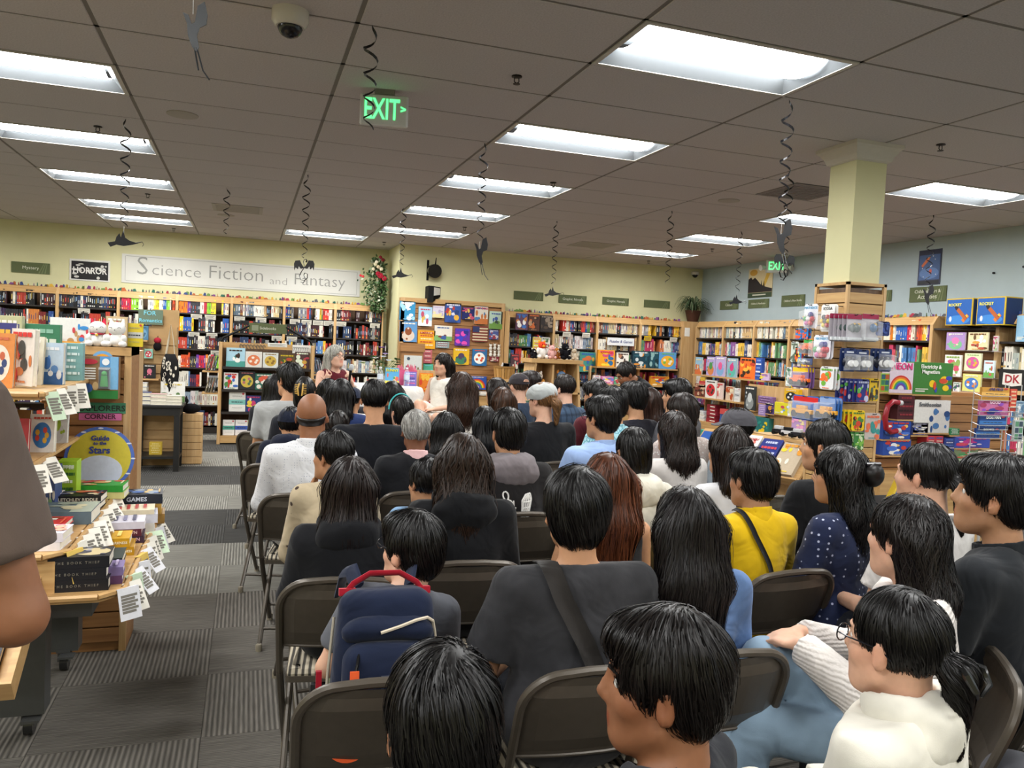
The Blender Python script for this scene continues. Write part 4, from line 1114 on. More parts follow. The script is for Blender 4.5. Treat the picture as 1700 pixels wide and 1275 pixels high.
def column_casing():
 o = thing('slat_casing', 'square maple slat casing around the cream column', 'display casing', (4.08, 4.61, 0))
 a = .168
 for sx in (-1, 1):
  for sy in (-1, 1):
   MB().box((sx * a - (.022 if sx > 0 else 0), sy * a - (.022 if sy > 0 else 0), 0), (sx * a + (.022 if sx < 0 else 0), sy * a + (.022 if sy < 0 else 0), 2.14)).build('corner_post', WOODL, o)
 MB().box((-a + .02, -a + .02, 0), (a - .02, a - .02, 2.1)).build('core', BACKP, o)
 for f in range(4):
  z = .06
  while z < 2.05:
   b = MB(); b.bevbox((-a + .022, -a + .002, z), (a - .022, -a + .02, min(z + .0705, 2.12)), .003)
   b.build('slat', WOODX, o, rot=(0, 0, f * PI / 2)); z += .0775
 b = MB(); b.box((-a, -a, 2.12), (a, a, 2.14)); b.build('cap', WOODX, o)
 n = 0
 for (pl, x, y, z, w, h, bg, style, title, tcol, desc, cnt, pal, t) in HANG:
  for k in range(int(cnt)):
   rng = random.Random(n); n += 1
   off = k * .016
   face = 3.912 if pl == 'X' else 4.442
   if pl == 'X': px, py, rz = x + off, y - .012 * k, -PI / 2
   else: px, py, rz = x - .022 * k, y + off, 0
   side = 'aisle side' if pl == 'X' else 'front side'
   pos = ', foremost' if k == 0 and int(cnt) > 1 else (', %s behind' % ORD[k - 1] if k else '')
   r = thing('blister_pack', '%s on the column %s%s' % (desc, side, pos), 'toy pack', (px, py, z), rz, 'toy packs hanging on the column casing')
   b = MB(bg)
   c = min(w, h) * .1
   poly = [(-w / 2 + c, 0), (w / 2 - c, 0), (w / 2, c), (w / 2, h - c), (w / 2 - c, h), (w * .06, h), (w * .05, h - .012), (-w * .05, h - .012), (-w * .06, h), (-w / 2 + c, h), (-w / 2, h - c), (-w / 2, c)]
   b.prism(poly, 0, .0012); b.build('backing_card', PRINT, r)
   b = MB(); toy_in_pack(b, w, h, style, pal.split(), rng)
   if b.f: b.build('toy' if style in ('balls', 'car', 'knob', 'rocket') else 'card_print', GLOSS if style in ('balls', 'car', 'knob', 'rocket') else PRINT, r, smooth=True)
   if style in ('balls', 'car', 'knob', 'rocket') and k == 0:
    b = MB(); d = .055
    b.loft([[(-w * .46, -.0005, h * .04), (w * .46, -.0005, h * .04), (w * .46, -.0005, h * .76), (-w * .46, -.0005, h * .76)],
      [(-w * .42, -d, h * .08), (w * .42, -d, h * .08), (w * .42, -d, h * .7), (-w * .42, -d, h * .7)]], False, True)
    b.build('clear_blister', clear_plastic(), r)
   if title and k == 0:
    lettering(title, min(h * .16, w * .9 / len(title) / .6), ink(tcol), r, (0, -.004, h * .84))
   if k == 0:
    ln = abs(face - (x if pl == 'X' else y))
    b = MB('#1a1a1a'); b.tube([(0, -.03, h - .003), (0, -.02, h - .008), (0, ln + .01, h - .008)], .0028, 6); b.build('hook', BLACKM, r)
column_casing()
face_ledges()
# ------------------------------------------------------------------ folding chairs
CH_METAL = mat('chair_taupe_metal', '#4f483f', 0.36, 0.25, noise=0.06, scale=40)
def stripe_mat():
 m = bpy.data.materials.new('seat_stripe')
 nt, N, L, b = nodes_of(m)
 tc = N.new('ShaderNodeTexCoord')
 w = N.new('ShaderNodeTexWave'); w.bands_direction = 'X'; w.inputs['Scale'].default_value = 14; w.inputs['Distortion'].default_value = .8; w.inputs['Detail'].default_value = 2
 L.new(tc.outputs['Object'], w.inputs[0])
 rp = N.new('ShaderNodeValToRGB')
 rp.color_ramp.elements[0].color = srgb('#3c3832') + (1,); rp.color_ramp.elements[1].color = srgb('#b0a692') + (1,)
 rp.color_ramp.elements[0].position = .25; rp.color_ramp.elements[1].position = .6
 L.new(w.outputs[0], rp.inputs[0]); L.new(rp.outputs[0], b.inputs['Base Color'])
 b.inputs['Roughness'].default_value = .9
 bp = N.new('ShaderNodeBump'); bp.inputs['Strength'].default_value = .5; bp.inputs['Distance'].default_value = .004
 L.new(w.outputs[0], bp.inputs['Height']); L.new(bp.outputs[0], b.inputs['Normal'])
 return m
STRIPE = stripe_mat()

def make_chair():
 r = thing('folding_chair', 'taupe metal folding chair', 'chair', (0, 0, 0), 0, 'folding chairs set out in rows')
 hw = .215
 def back_y(z): return -.12 - (z - .44) * .36
 # inverted U of the back
 path = [(-hw, back_y(.44), .44), (-hw, back_y(.6), .6)]
 for i in range(9):
  a = PI - i / 8 * PI / 2
  path.append((-hw + .1 + .1 * math.cos(a), back_y(.69 + .1 * math.sin(a)), .69 + .1 * math.sin(a)))
 path += [(-.05, back_y(.795), .795), (.05, back_y(.795), .795)]
 for i in range(9):
  a = PI / 2 - i / 8 * PI / 2
  path.append((hw - .1 + .1 * math.cos(a), back_y(.69 + .1 * math.sin(a)), .69 + .1 * math.sin(a)))
 path += [(hw, back_y(.6), .6), (hw, back_y(.44), .44)]
 MB().tube(path, .0125, 8).build('back_frame', CH_METAL, r, smooth=True)
 # pressed back panel
 rows = []
 for z in (.545, .56, .6, .65, .69, .73, .76, .783):
  half = hw - .008 if z <= .69 else hw - .1 + math.sqrt(max(.0001, .1 ** 2 - (z - .69) ** 2)) - .006
  row = []
  for k in range(11):
   t = -1 + k / 5
   bow = -.022 * (1 - t * t) + (-.006 if .57 < z < .76 and abs(t) < .85 else .004)
   row.append((half * t, back_y(z) + bow, z))
  rows.append(row)
 b = MB()
 for a, c in zip(rows[:-1], rows[1:]):
  for k in range(10): b.add([a[k], a[k + 1], c[k + 1], c[k]], [(0, 1, 2, 3)])
 for a, c in zip(rows[:-1], rows[1:]):
  for k in range(10): b.add([tuple(np.array(p) + (0, .004, 0)) for p in (a[k], a[k + 1], c[k + 1], c[k])], [(3, 2, 1, 0)])
 b.tube([(p[0], p[1], p[2]) for p in rows[0]], .005, 6)
 b.build('backrest', CH_METAL, r, smooth=True)
 # front legs carry on the line of the back, rear legs cross them
 for s in (-1, 1):
  MB().tube([(s * hw, back_y(.44), .44), (s * hw, .0, .26), (s * hw, .19, .012)], .0125, 8).build('leg', CH_METAL, r, smooth=True)
  MB().tube([(s * (hw - .025), .1, .43), (s * (hw - .025), -.08, .22), (s * (hw - .025), -.26, .012)], .0115, 8).build('leg', CH_METAL, r, smooth=True)
 for s in (-1, 1):
  for x, y in ((hw, .19), (hw - .025, -.26)):
   MB('#8a8272').lathe([(.016, 0), (.016, .03), (.0125, .035)], 8, (s * x, y, 0)).build('foot_cap', MATTE, r, smooth=True)
 MB().tube([(-hw, .11, .115), (hw, .11, .115)], .009, 6).build('cross_bar', CH_METAL, r, smooth=True)
 MB().tube([(-hw + .025, -.19, .09), (hw - .025, -.19, .09)], .009, 6).build('cross_bar', CH_METAL, r, smooth=True)
 # seat pan and striped pad
 def outline(e, f):
  o = []
  for cx, cy, a0 in ((hw - .05, .16, 0), (-hw + .05, .16, PI / 2), (-hw + .04, -.15, PI), (hw - .04, -.15, 1.5 * PI)):
   rr = .05 if cy > 0 else .03
   for i in range(5):
    a = a0 + i / 4 * PI / 2
    o.append((cx + (rr + e) * math.cos(a), cy + (rr + e) * math.sin(a), f))
  return o
 MB().loft([outline(-.03, .418), outline(-.012, .418), outline(-.012, .438)]).build('seat_pan', CH_METAL, r, smooth=True)
 MB().loft([outline(-.018, .438), outline(-.016, .446), outline(-.026, .458), outline(-.06, .462)]).build('seat_pad', STRIPE, r, smooth=True)
 return r
CHAIR0 = make_chair()
_first = [True]
def chair(x, y, yaw, label):
 if _first[0]:
  _first[0] = False
  CHAIR0.location = (x, y, 0); CHAIR0.rotation_euler = (0, 0, yaw); CHAIR0['label'] = label
  return CHAIR0
 return copy_tree(CHAIR0, None, (x, y, 0), yaw, label)
# ------------------------------------------------------------------ organic surfaces: signed distances meshed by surface nets
f32 = np.float32
def V3(*a): return np.array(a, dtype=np.float64)
def cap_d(P, a, b, ra, rb, sx=1.0):
 a = np.asarray(a, float); b = np.asarray(b, float)
 pa = P - a.astype(P.dtype); ba = (b - a)
 h = np.clip((pa @ ba.astype(P.dtype)) / max(float(ba @ ba), 1e-9), 0, 1)
 d = pa - h[..., None] * ba.astype(P.dtype)
 return np.sqrt((d * d).sum(-1)) - (ra + (rb - ra) * h)
def ell_d(P, c, r, Rm=None):
 q = P - np.asarray(c, P.dtype)
 if Rm is not None: q = q @ np.asarray(Rm, P.dtype)
 r = np.asarray(r, P.dtype)
 k0 = np.sqrt(((q / r) ** 2).sum(-1)); k1 = np.sqrt(((q / (r * r)) ** 2).sum(-1)) + 1e-6
 return k0 * (k0 - 1) / k1
def smin(a, b, k):
 h = np.clip(.5 + .5 * (b - a) / k, 0, 1)
 return b + (a - b) * h - k * h * (1 - h)
def smax(a, b, k): return -smin(-a, -b, k)
def union(ds, k):
 r = ds[0]
 for d in ds[1:]: r = smin(r, d, k)
 return r
def near_apply(d, P, c, r, f, k):
 """blend field f into d only within r of c"""
 q = P - np.asarray(c, P.dtype)
 m = (q * q).sum(-1) < r * r
 if m.any(): d[m] = smin(d[m], f(P[m]), k)
 return d
def wob(P, seed, f, n=5):
 """cheap smooth noise in [-1, 1]"""
 rg = np.random.default_rng(seed)
 s = np.zeros(P.shape[:-1], P.dtype)
 for i in range(n):
  k = rg.normal(size=3) * np.asarray(f)
  s += np.sin(P @ k.astype(P.dtype) + rg.uniform(0, 6.28) + (0 if i == 0 else 1.2 * s / n))
 return s / n

def nets(fn, lo, hi, vox):
 lo = np.asarray(lo, float); hi = np.asarray(hi, float)
 n = np.maximum(((hi - lo) / vox).astype(int) + 2, 4)
 ax = [(lo[i] + vox * np.arange(n[i])).astype(f32) for i in range(3)]
 G = np.stack(np.meshgrid(*ax, indexing='ij'), -1)
 D = fn(G).astype(f32)
 S = D < 0
 c = S[:-1, :-1, :-1].astype(np.int8)
 off = [(i, j, k) for i in (0, 1) for j in (0, 1) for k in (0, 1)]
 nx, ny, nz = S.shape
 cnt = np.zeros((nx - 1, ny - 1, nz - 1), np.int8)
 for i, j, k in off: cnt += S[i:nx - 1 + i, j:ny - 1 + j, k:nz - 1 + k]
 act = np.argwhere((cnt > 0) & (cnt < 8))
 if len(act) == 0: return np.zeros((0, 3)), np.zeros((0, 4), int)
 idx = -np.ones(cnt.shape, np.int64); idx[tuple(act.T)] = np.arange(len(act))
 acc = np.zeros((len(act), 3)); w = np.zeros(len(act))
 for a in range(3):
  o1, o2 = [b for b in range(3) if b != a]
  for u in (0, 1):
   for v in (0, 1):
    p = act.copy(); p[:, o1] += u; p[:, o2] += v
    q = p.copy(); q[:, a] += 1
    d0 = D[tuple(p.T)]; d1 = D[tuple(q.T)]
    m = (d0 < 0) != (d1 < 0)
    t = d0[m] / (d0[m] - d1[m])
    pt = p[m].astype(float); pt[:, a] += t
    acc[m] += pt; w[m] += 1
 V = lo + vox * acc / w[:, None]
 F = []
 for a in range(3):
  o1, o2 = (a + 1) % 3, (a + 2) % 3
  sl0 = [slice(None)] * 3; sl1 = [slice(None)] * 3
  sl0[a] = slice(0, -1); sl1[a] = slice(1, None)
  ch = S[tuple(sl0)] != S[tuple(sl1)]
  e = np.argwhere(ch)
  e = e[(e[:, o1] > 0) & (e[:, o2] > 0) & (e[:, o1] < S.shape[o1] - 1) & (e[:, o2] < S.shape[o2] - 1)]
  if len(e) == 0: continue
  def cell(d1, d2):
   q = e.copy(); q[:, o1] -= d1; q[:, o2] -= d2
   return idx[tuple(q.T)]
  quad = np.stack([cell(1, 1), cell(0, 1), cell(0, 0), cell(1, 0)], 1)
  flip = ~S[tuple(e.T)]
  quad[flip] = quad[flip][:, ::-1]
  F.append(quad)
 F = np.concatenate(F)
 F = F[(F >= 0).all(1)]
 return V, F

def npmesh(name, V, F, material, parent=None, col=None, smooth=True):
 me = bpy.data.meshes.new(name)
 k = F.shape[1]
 me.vertices.add(len(V)); me.vertices.foreach_set('co', np.asarray(V, f32).ravel())
 me.loops.add(F.size); me.loops.foreach_set('vertex_index', np.asarray(F, np.int32).ravel())
 me.polygons.add(len(F))
 me.polygons.foreach_set('loop_start', np.arange(0, F.size, k, dtype=np.int32))
 me.polygons.foreach_set('use_smooth', np.full(len(F), smooth))
 me.update(calc_edges=True)
 me.materials.append(material)
 if col is not None:
  c = np.ones((len(V), 4), f32); c[:, :3] = col
  a = me.attributes.new('Col', 'FLOAT_COLOR', 'POINT'); a.data.foreach_set('color', c.ravel())
 return link(name, me, parent)

# ------------------------------------------------------------------ materials for people
def skin_mat():
 m = printed('skin', 0.5, 0, 0.35, 0.05)
 b = m.node_tree.nodes['Principled BSDF']
 b.inputs['Subsurface Weight'].default_value = 0.08
 b.inputs['Subsurface Radius'].default_value = (.02, .008, .004)
 return m
SKIN = skin_mat()
def hair_mat():
 m = printed('hair', 0.4, 0, 0.32, 0.1)
 b = m.node_tree.nodes['Principled BSDF']
 b.inputs['Anisotropic'].default_value = 0.5
 return m
HAIR = hair_mat()

def cloth(col, pattern='plain'):
 key = 'cloth_%s_%s' % (col.lstrip('#'), pattern)
 if key in _M: return _M[key]
 m = bpy.data.materials.new(key)
 nt, N, L, b = nodes_of(m)
 tc = N.new('ShaderNodeTexCoord')
 c = srgb(col)
 nz = N.new('ShaderNodeTexNoise'); nz.inputs['Scale'].default_value = 9; nz.inputs['Detail'].default_value = 5
 L.new(tc.outputs['Object'], nz.inputs[0])
 rp = N.new('ShaderNodeValToRGB')
 k = .3 if pattern == 'washed' else .12
 rp.color_ramp.elements[0].position = .35; rp.color_ramp.elements[1].position = .68
 rp.color_ramp.elements[0].color = tuple(x * (1 - k) for x in c) + (1,)
 rp.color_ramp.elements[1].color = tuple(min(1, x * (1 + k)) for x in c) + (1,)
 L.new(nz.outputs[0], rp.inputs[0])
 out = rp.outputs[0]
 fine = N.new('ShaderNodeTexNoise'); fine.inputs['Scale'].default_value = 450
 L.new(tc.outputs['Object'], fine.inputs[0])
 height = fine.outputs[0]; hs = .25; hd = .001
 def over(fac, c2):
  nonlocal out
  mx = N.new('ShaderNodeMix'); mx.data_type = 'RGBA'
  L.new(fac, mx.inputs[0]); L.new(out, mx.inputs[6]); mx.inputs[7].default_value = tuple(srgb(c2)) + (1,)
  out = mx.outputs[2]
 def thresh(src, lo, hi):
  r = N.new('ShaderNodeMapRange'); r.inputs['From Min'].default_value = lo; r.inputs['From Max'].default_value = hi
  L.new(src, r.inputs[0]); return r.outputs[0]
 if pattern.startswith('dots'):
  vo = N.new('ShaderNodeTexVoronoi'); vo.inputs['Scale'].default_value = {'dots_small': 75, 'dots': 36, 'dots_few': 17}[pattern]
  vo.inputs['Randomness'].default_value = .2 if pattern != 'dots_few' else .9
  L.new(tc.outputs['Object'], vo.inputs[0])
  over(thresh(vo.outputs['Distance'], .2, .14), {'dots_small': '#8a92a4', 'dots': '#aab0c8', 'dots_few': '#3a2a22'}[pattern])
 elif pattern == 'plaid':
  for ax, s in (('X', 14), ('Z', 12)):
   w = N.new('ShaderNodeTexWave'); w.bands_direction = ax; w.inputs['Scale'].default_value = s * .35; L.new(tc.outputs['Object'], w.inputs[0])
   over(thresh(w.outputs[0], .6, 1.25), '#1d2838')
 elif pattern == 'floral':
  vo = N.new('ShaderNodeTexVoronoi'); vo.feature = 'DISTANCE_TO_EDGE'; vo.inputs['Scale'].default_value = 32; L.new(tc.outputs['Object'], vo.inputs[0])
  over(thresh(vo.outputs['Distance'], .12, .03), '#5a98ac')
 elif pattern == 'speckle':
  vo = N.new('ShaderNodeTexVoronoi'); vo.inputs['Scale'].default_value = 55; L.new(tc.outputs['Object'], vo.inputs[0])
  over(thresh(vo.outputs['Distance'], .35, .2), '#c8c8c4')
 elif pattern == 'knit':
  w = N.new('ShaderNodeTexWave'); w.bands_direction = 'Z'; w.inputs['Scale'].default_value = 26; w.inputs['Distortion'].default_value = 1.5; L.new(tc.outputs['Object'], w.inputs[0])
  vo = N.new('ShaderNodeTexVoronoi'); vo.inputs['Scale'].default_value = 110; L.new(tc.outputs['Object'], vo.inputs[0])
  ad = N.new('ShaderNodeMath'); ad.operation = 'ADD'; L.new(w.outputs[0], ad.inputs[0]); L.new(vo.outputs['Distance'], ad.inputs[1])
  height = ad.outputs[0]; hs = .6; hd = .003
 L.new(out, b.inputs['Base Color'])
 b.inputs['Roughness'].default_value = .88; b.inputs['Specular IOR Level'].default_value = .2
 b.inputs['Sheen Weight'].default_value = .08
 fold = N.new('ShaderNodeTexNoise'); fold.inputs['Scale'].default_value = 7; fold.inputs['Distortion'].default_value = 1.2; fold.inputs['Detail'].default_value = 2
 L.new(tc.outputs['Object'], fold.inputs[0])
 b1 = N.new('ShaderNodeBump'); b1.inputs['Strength'].default_value = .45; b1.inputs['Distance'].default_value = .03; L.new(fold.outputs[0], b1.inputs['Height'])
 b2 = N.new('ShaderNodeBump'); b2.inputs['Strength'].default_value = hs; b2.inputs['Distance'].default_value = hd; L.new(height, b2.inputs['Height']); L.new(b1.outputs[0], b2.inputs['Normal'])
 L.new(b2.outputs[0], b.inputs['Normal'])
 _M[key] = m
 return m

# ------------------------------------------------------------------ a seated or standing person
def rotx(a): c, s = math.cos(a), math.sin(a); return np.array([[1, 0, 0], [0, c, -s], [0, s, c]])
def rotz(a): c, s = math.cos(a), math.sin(a); return np.array([[c, -s, 0], [s, c, 0], [0, 0, 1]])
SKINS = {'light': '#cfa288', 'fair': '#d6ab94', 'tan': '#b98a68', 'brown': '#8a5c40', 'dark': '#6f4630', 'olive': '#a87c5c'}

class Body:
 pass

def head_field(q, ear=True):
 """skin surface of a head in head space (metres, face towards +y, eyes near z=0)"""
 d = union([ell_d(q, (0, -.012, .03), (.076, .096, .092)), ell_d(q, (0, .035, -.035), (.061, .066, .088))], .03)
 d = smin(d, ell_d(q, (0, .06, -.098), (.034, .032, .024)), .03)           # chin
 d = smin(d, cap_d(q, (-.05, .01, -.07), (-.02, .06, -.1), .02, .02), .03); d = smin(d, cap_d(q, (.05, .01, -.07), (.02, .06, -.1), .02, .02), .03)
 d = smin(d, cap_d(q, (-.035, .083, .024), (.035, .083, .024), .012, .012), .02)   # brow
 d = smin(d, cap_d(q, (0, .094, .012), (0, .111, -.028), .007, .0115), .014)         # nose
 d = smin(d, ell_d(q, (-.013, .099, -.034), (.009, .011, .008)), .006); d = smin(d, ell_d(q, (.013, .099, -.034), (.009, .011, .008)), .006)
 d = smin(d, cap_d(q, (-.019, .092, -.06), (.019, .092, -.06), .0065, .0065), .008)  # lips
 d = smin(d, cap_d(q, (-.016, .09, -.072), (.016, .09, -.072), .0075, .0075), .008)
 for s in (-1, 1):
  d = smax(d, -ell_d(q, (s * .032, .1, .004), (.017, .017, .011)), .012)
  d = smin(d, ell_d(q, (s * .045, .055, -.03), (.02, .025, .02)), .02)
  if ear:
   e = ell_d(q, (s * .083, -.004, -.012), (.0105, .02, .034), rotz(s * -.35))
   e = smax(e, -ell_d(q, (s * .095, .002, -.006), (.01, .011, .02)), .006)
   d = smin(d, e, .006)
 return d

def finger_chain(base, dirv, up, ln, curl):
 pts = [np.asarray(base, float)]
 d = np.asarray(dirv, float) / np.linalg.norm(dirv); u = np.asarray(up, float)
 for k in range(3):
  c, s = math.cos(curl), math.sin(curl)
  d = d * c - u * s; d /= np.linalg.norm(d); u = u - d * (u @ d); u /= np.linalg.norm(u)
  pts.append(pts[-1] + d * ln * (.42, .32, .26)[k])
 return pts

def hand_field(P, wrist, dirv, up, side, k, curl=.45):
 """palm and five separate fingers; dirv along the hand, up = back of the hand, side = +1 right hand"""
 w = np.asarray(wrist, float); d = np.asarray(dirv, float); d /= np.linalg.norm(d)
 u = np.asarray(up, float); u = u - d * (u @ d); u /= np.linalg.norm(u)
 s = np.cross(d, u) * side      # towards the little finger
 pc = w + d * .045 * k
 Rm = np.stack([s, d, u], 1)
 out = ell_d(P, pc, (.042 * k, .052 * k, .0165 * k), Rm)
 for j, (o, ln) in enumerate(((-.028, .07), (-.009, .08), (.01, .074), (.028, .058))):
  pts = finger_chain(w + d * .082 * k + s * o * k, d + s * o * 2, u, ln * k, curl)
  for a in range(3): out = smin(out, cap_d(P, pts[a], pts[a + 1], (.0088 - .0007 * a) * k, (.0081 - .0007 * a) * k), .004)
 pts = finger_chain(w + d * .02 * k - s * .034 * k, d * .6 - s * .8, u, .062 * k, curl * .5)
 for a in range(3): out = smin(out, cap_d(P, pts[a], pts[a + 1], (.0105 - .001 * a) * k, (.0095 - .001 * a) * k), .006)
 return out

def hair_field(st, L, W, q, qh):
 """q: head space, qh: same origin but upright with the body (for hair that hangs)"""
 top = ell_d(q, (0, -.014, .034), (.084, .104, .099))
 face = ell_d(q, (0, .118, -.045), (.082, .08, .118))
 if st == 'bald':
  d = ell_d(q, (0, -.015, .02), (.0805, .1, .094))
  d = smax(d, q[..., 2] - .012 - .2 * q[..., 1], .01)
  d = smax(d, -face, .01)
  return smax(d, -(q[..., 2] + .075 - .6 * (q[..., 1] + .05)), .01)
 if st in ('short', 'cap', 'thin'):
  g = 0 if st == 'short' else -.004
  d = ell_d(q, (0, -.012, .036), (.087 + g, .107 + g, .101 + g))
  d = smax(d, -face, .012)
  return smax(d, -(q[..., 2] + .082 - .62 * (q[..., 1] + .06)), .012)
 if st == 'crop':
  d = ell_d(q, (0, -.012, .036), (.0865, .107, .104))
  d = smin(d, ell_d(q, (0, .062, .08), (.06, .045, .034)), .03)
  d = smin(d, ell_d(q, (0, -.05, -.02), (.07, .058, .065)), .025)
  d = smax(d, -ell_d(q, (0, .124, -.045), (.084, .078, .108)), .01)
  for s in (-1, 1): d = smax(d, -ell_d(q, (s * .098, .012, -.028), (.034, .042, .042)), .01)
  return smax(d, -(q[..., 2] + .088 - .66 * (q[..., 1] + .06)), .012)
 if st in ('mop', 'bowl'):
  d = ell_d(q, (0, -.012, .034), (.089 * W, .109, .105))
  d = smin(d, ell_d(q, (0, -.045, -.03), (.074, .064, .07)), .03)
  d = smin(d, ell_d(q, (0, .068, .066), (.062, .04, .036)), .03)
  d = smax(d, -ell_d(q, (0, .128, -.055), (.088, .085, .105)), .012)
  lim = .105 if st == 'mop' else .085
  return smax(d, -(q[..., 2] + lim - .5 * (q[..., 1] + .07)), .015)
 if st == 'bob':
  d = ell_d(q, (0, -.015, .034), (.09 * W, .108, .105))
  d = smin(d, ell_d(q, (0, -.032, -.05), (.084 * W, .078, .08)), .04)
  d = smax(d, -ell_d(q, (0, .12, -.06), (.074, .08, .13)), .012)
  return smax(d, -(q[..., 2] + .1 - .3 * (q[..., 1] + .02)), .015)
 base = smax(ell_d(q, (0, -.013, .034), (.0865, .105, .101)), -ell_d(q, (0, .118, -.05), (.072, .078, .118)), .012)
 if st in ('pony', 'bun', 'tight'):
  base = smax(top, -face, .01)
  base = smax(base, -(q[..., 2] + .085 - .62 * (q[..., 1] + .06)), .012)
  if st == 'pony':
   t = union([cap_d(q, (0, -.1, .0), (0, -.14, -.02), .022, .032), cap_d(q, (0, -.14, -.02), (.01, -.135, -L), .034, .012)], .02)
   return smin(base, t, .012)
  if st == 'bun':
   return smin(base, ell_d(q, (0, -.125, .015), (.045, .035, .045)), .012)
  return base
 # long hair: a sheet falling down the back, with side locks
 xs = np.array([.5 / W, 1, 1], q.dtype)
 a = qh * xs
 t = cap_d(a, (0, -.05, .01), (0, -.098, -.16), .055, .047)
 t = smin(t, cap_d(a, (0, -.098, -.16), (0, -.112, -L), .046, .022), .04)
 d = smin(base, t, .045)
 for s in (-1, 1):
  d = smin(d, cap_d(qh, (s * .066, -.012, .0), (s * .078 * W, -.035, -min(L, .24)), .026, .018), .03)
 if st == 'longtight': pass
 return d

def strands(fn, verts, n, length, seg, width, crown, rng, col, hang=.8, spread=.004, swirl=0.0, curl=0.0, zmin=None):
 """ribbons of hair combed over the hair surface: away from the crown and downwards"""
 v = verts
 if zmin is not None: v = v[v[:, 2] > zmin]
 if len(v) < 10: return None
 P = v[rng.integers(0, len(v), n)].astype(np.float64) + rng.normal(size=(n, 3)) * .003
 off = rng.uniform(-.0015, spread, n)
 ln = length * rng.uniform(.6, 1.1, n)
 e = .004
 pts = []; nrms = []
 ph = rng.uniform(0, 6.28, n)
 for k in range(seg + 1):
  g = np.stack([fn(P + np.eye(3)[i] * e) - fn(P - np.eye(3)[i] * e) for i in range(3)], -1) / (2 * e)
  gl = np.linalg.norm(g, axis=1, keepdims=True) + 1e-9; g = g / gl
  d = fn(P)
  P = P - g * np.clip(d - off * (1 + k / seg), -.03, .03)[:, None]
  pts.append(P.copy()); nrms.append(g.copy())
  r = P - crown
  r /= np.linalg.norm(r, axis=1, keepdims=True) + 1e-9
  t = r * (1 - hang * .5) + np.array([0, 0, -1.0]) * hang + rng.normal(size=(n, 3)) * .12
  if swirl: t += swirl * np.cross(g, r)
  if curl: t += curl * np.cross(g, t) * np.sin(ph + k * 1.7)[:, None]
  t = t - g * (t * g).sum(1, keepdims=True)
  t /= np.linalg.norm(t, axis=1, keepdims=True) + 1e-9
  P = P + t * (ln / seg)[:, None]
 pts = np.stack(pts, 1); nrms = np.stack(nrms, 1)
 tan = np.gradient(pts, axis=1)
 side = np.cross(tan, nrms); side /= np.linalg.norm(side, axis=2, keepdims=True) + 1e-9
 wd = width * np.linspace(1, .35, seg + 1)[None, :, None] * rng.uniform(.6, 1.3, (n, 1, 1))
 tw = nrms * wd * rng.uniform(-.7, .7, (n, 1, 1))          # each ribbon tipped a little
 V = np.stack([pts + side * wd + tw, pts - side * wd - tw], 2).reshape(-1, 3)
 i = (np.arange(n)[:, None] * (seg + 1) + np.arange(seg)[None, :]).ravel() * 2
 F = np.stack([i, i + 1, i + 3, i + 2], 1)
 c = np.repeat(col[None, :] * rng.uniform(.5, 2.0, (n, 1)), (seg + 1) * 2, axis=0)
 return V, F, c

def on_surface(fn, p, off, n=12):
 P = np.asarray(p, np.float64)
 e = .004
 for _ in range(n):
  g = np.stack([fn(P + np.eye(3)[i] * e) - fn(P - np.eye(3)[i] * e) for i in range(3)], -1) / (2 * e)
  g /= np.linalg.norm(g, axis=-1, keepdims=True) + 1e-9
  P = P - g * np.clip(fn(P) - off, -.04, .04)[..., None]
 return P, g

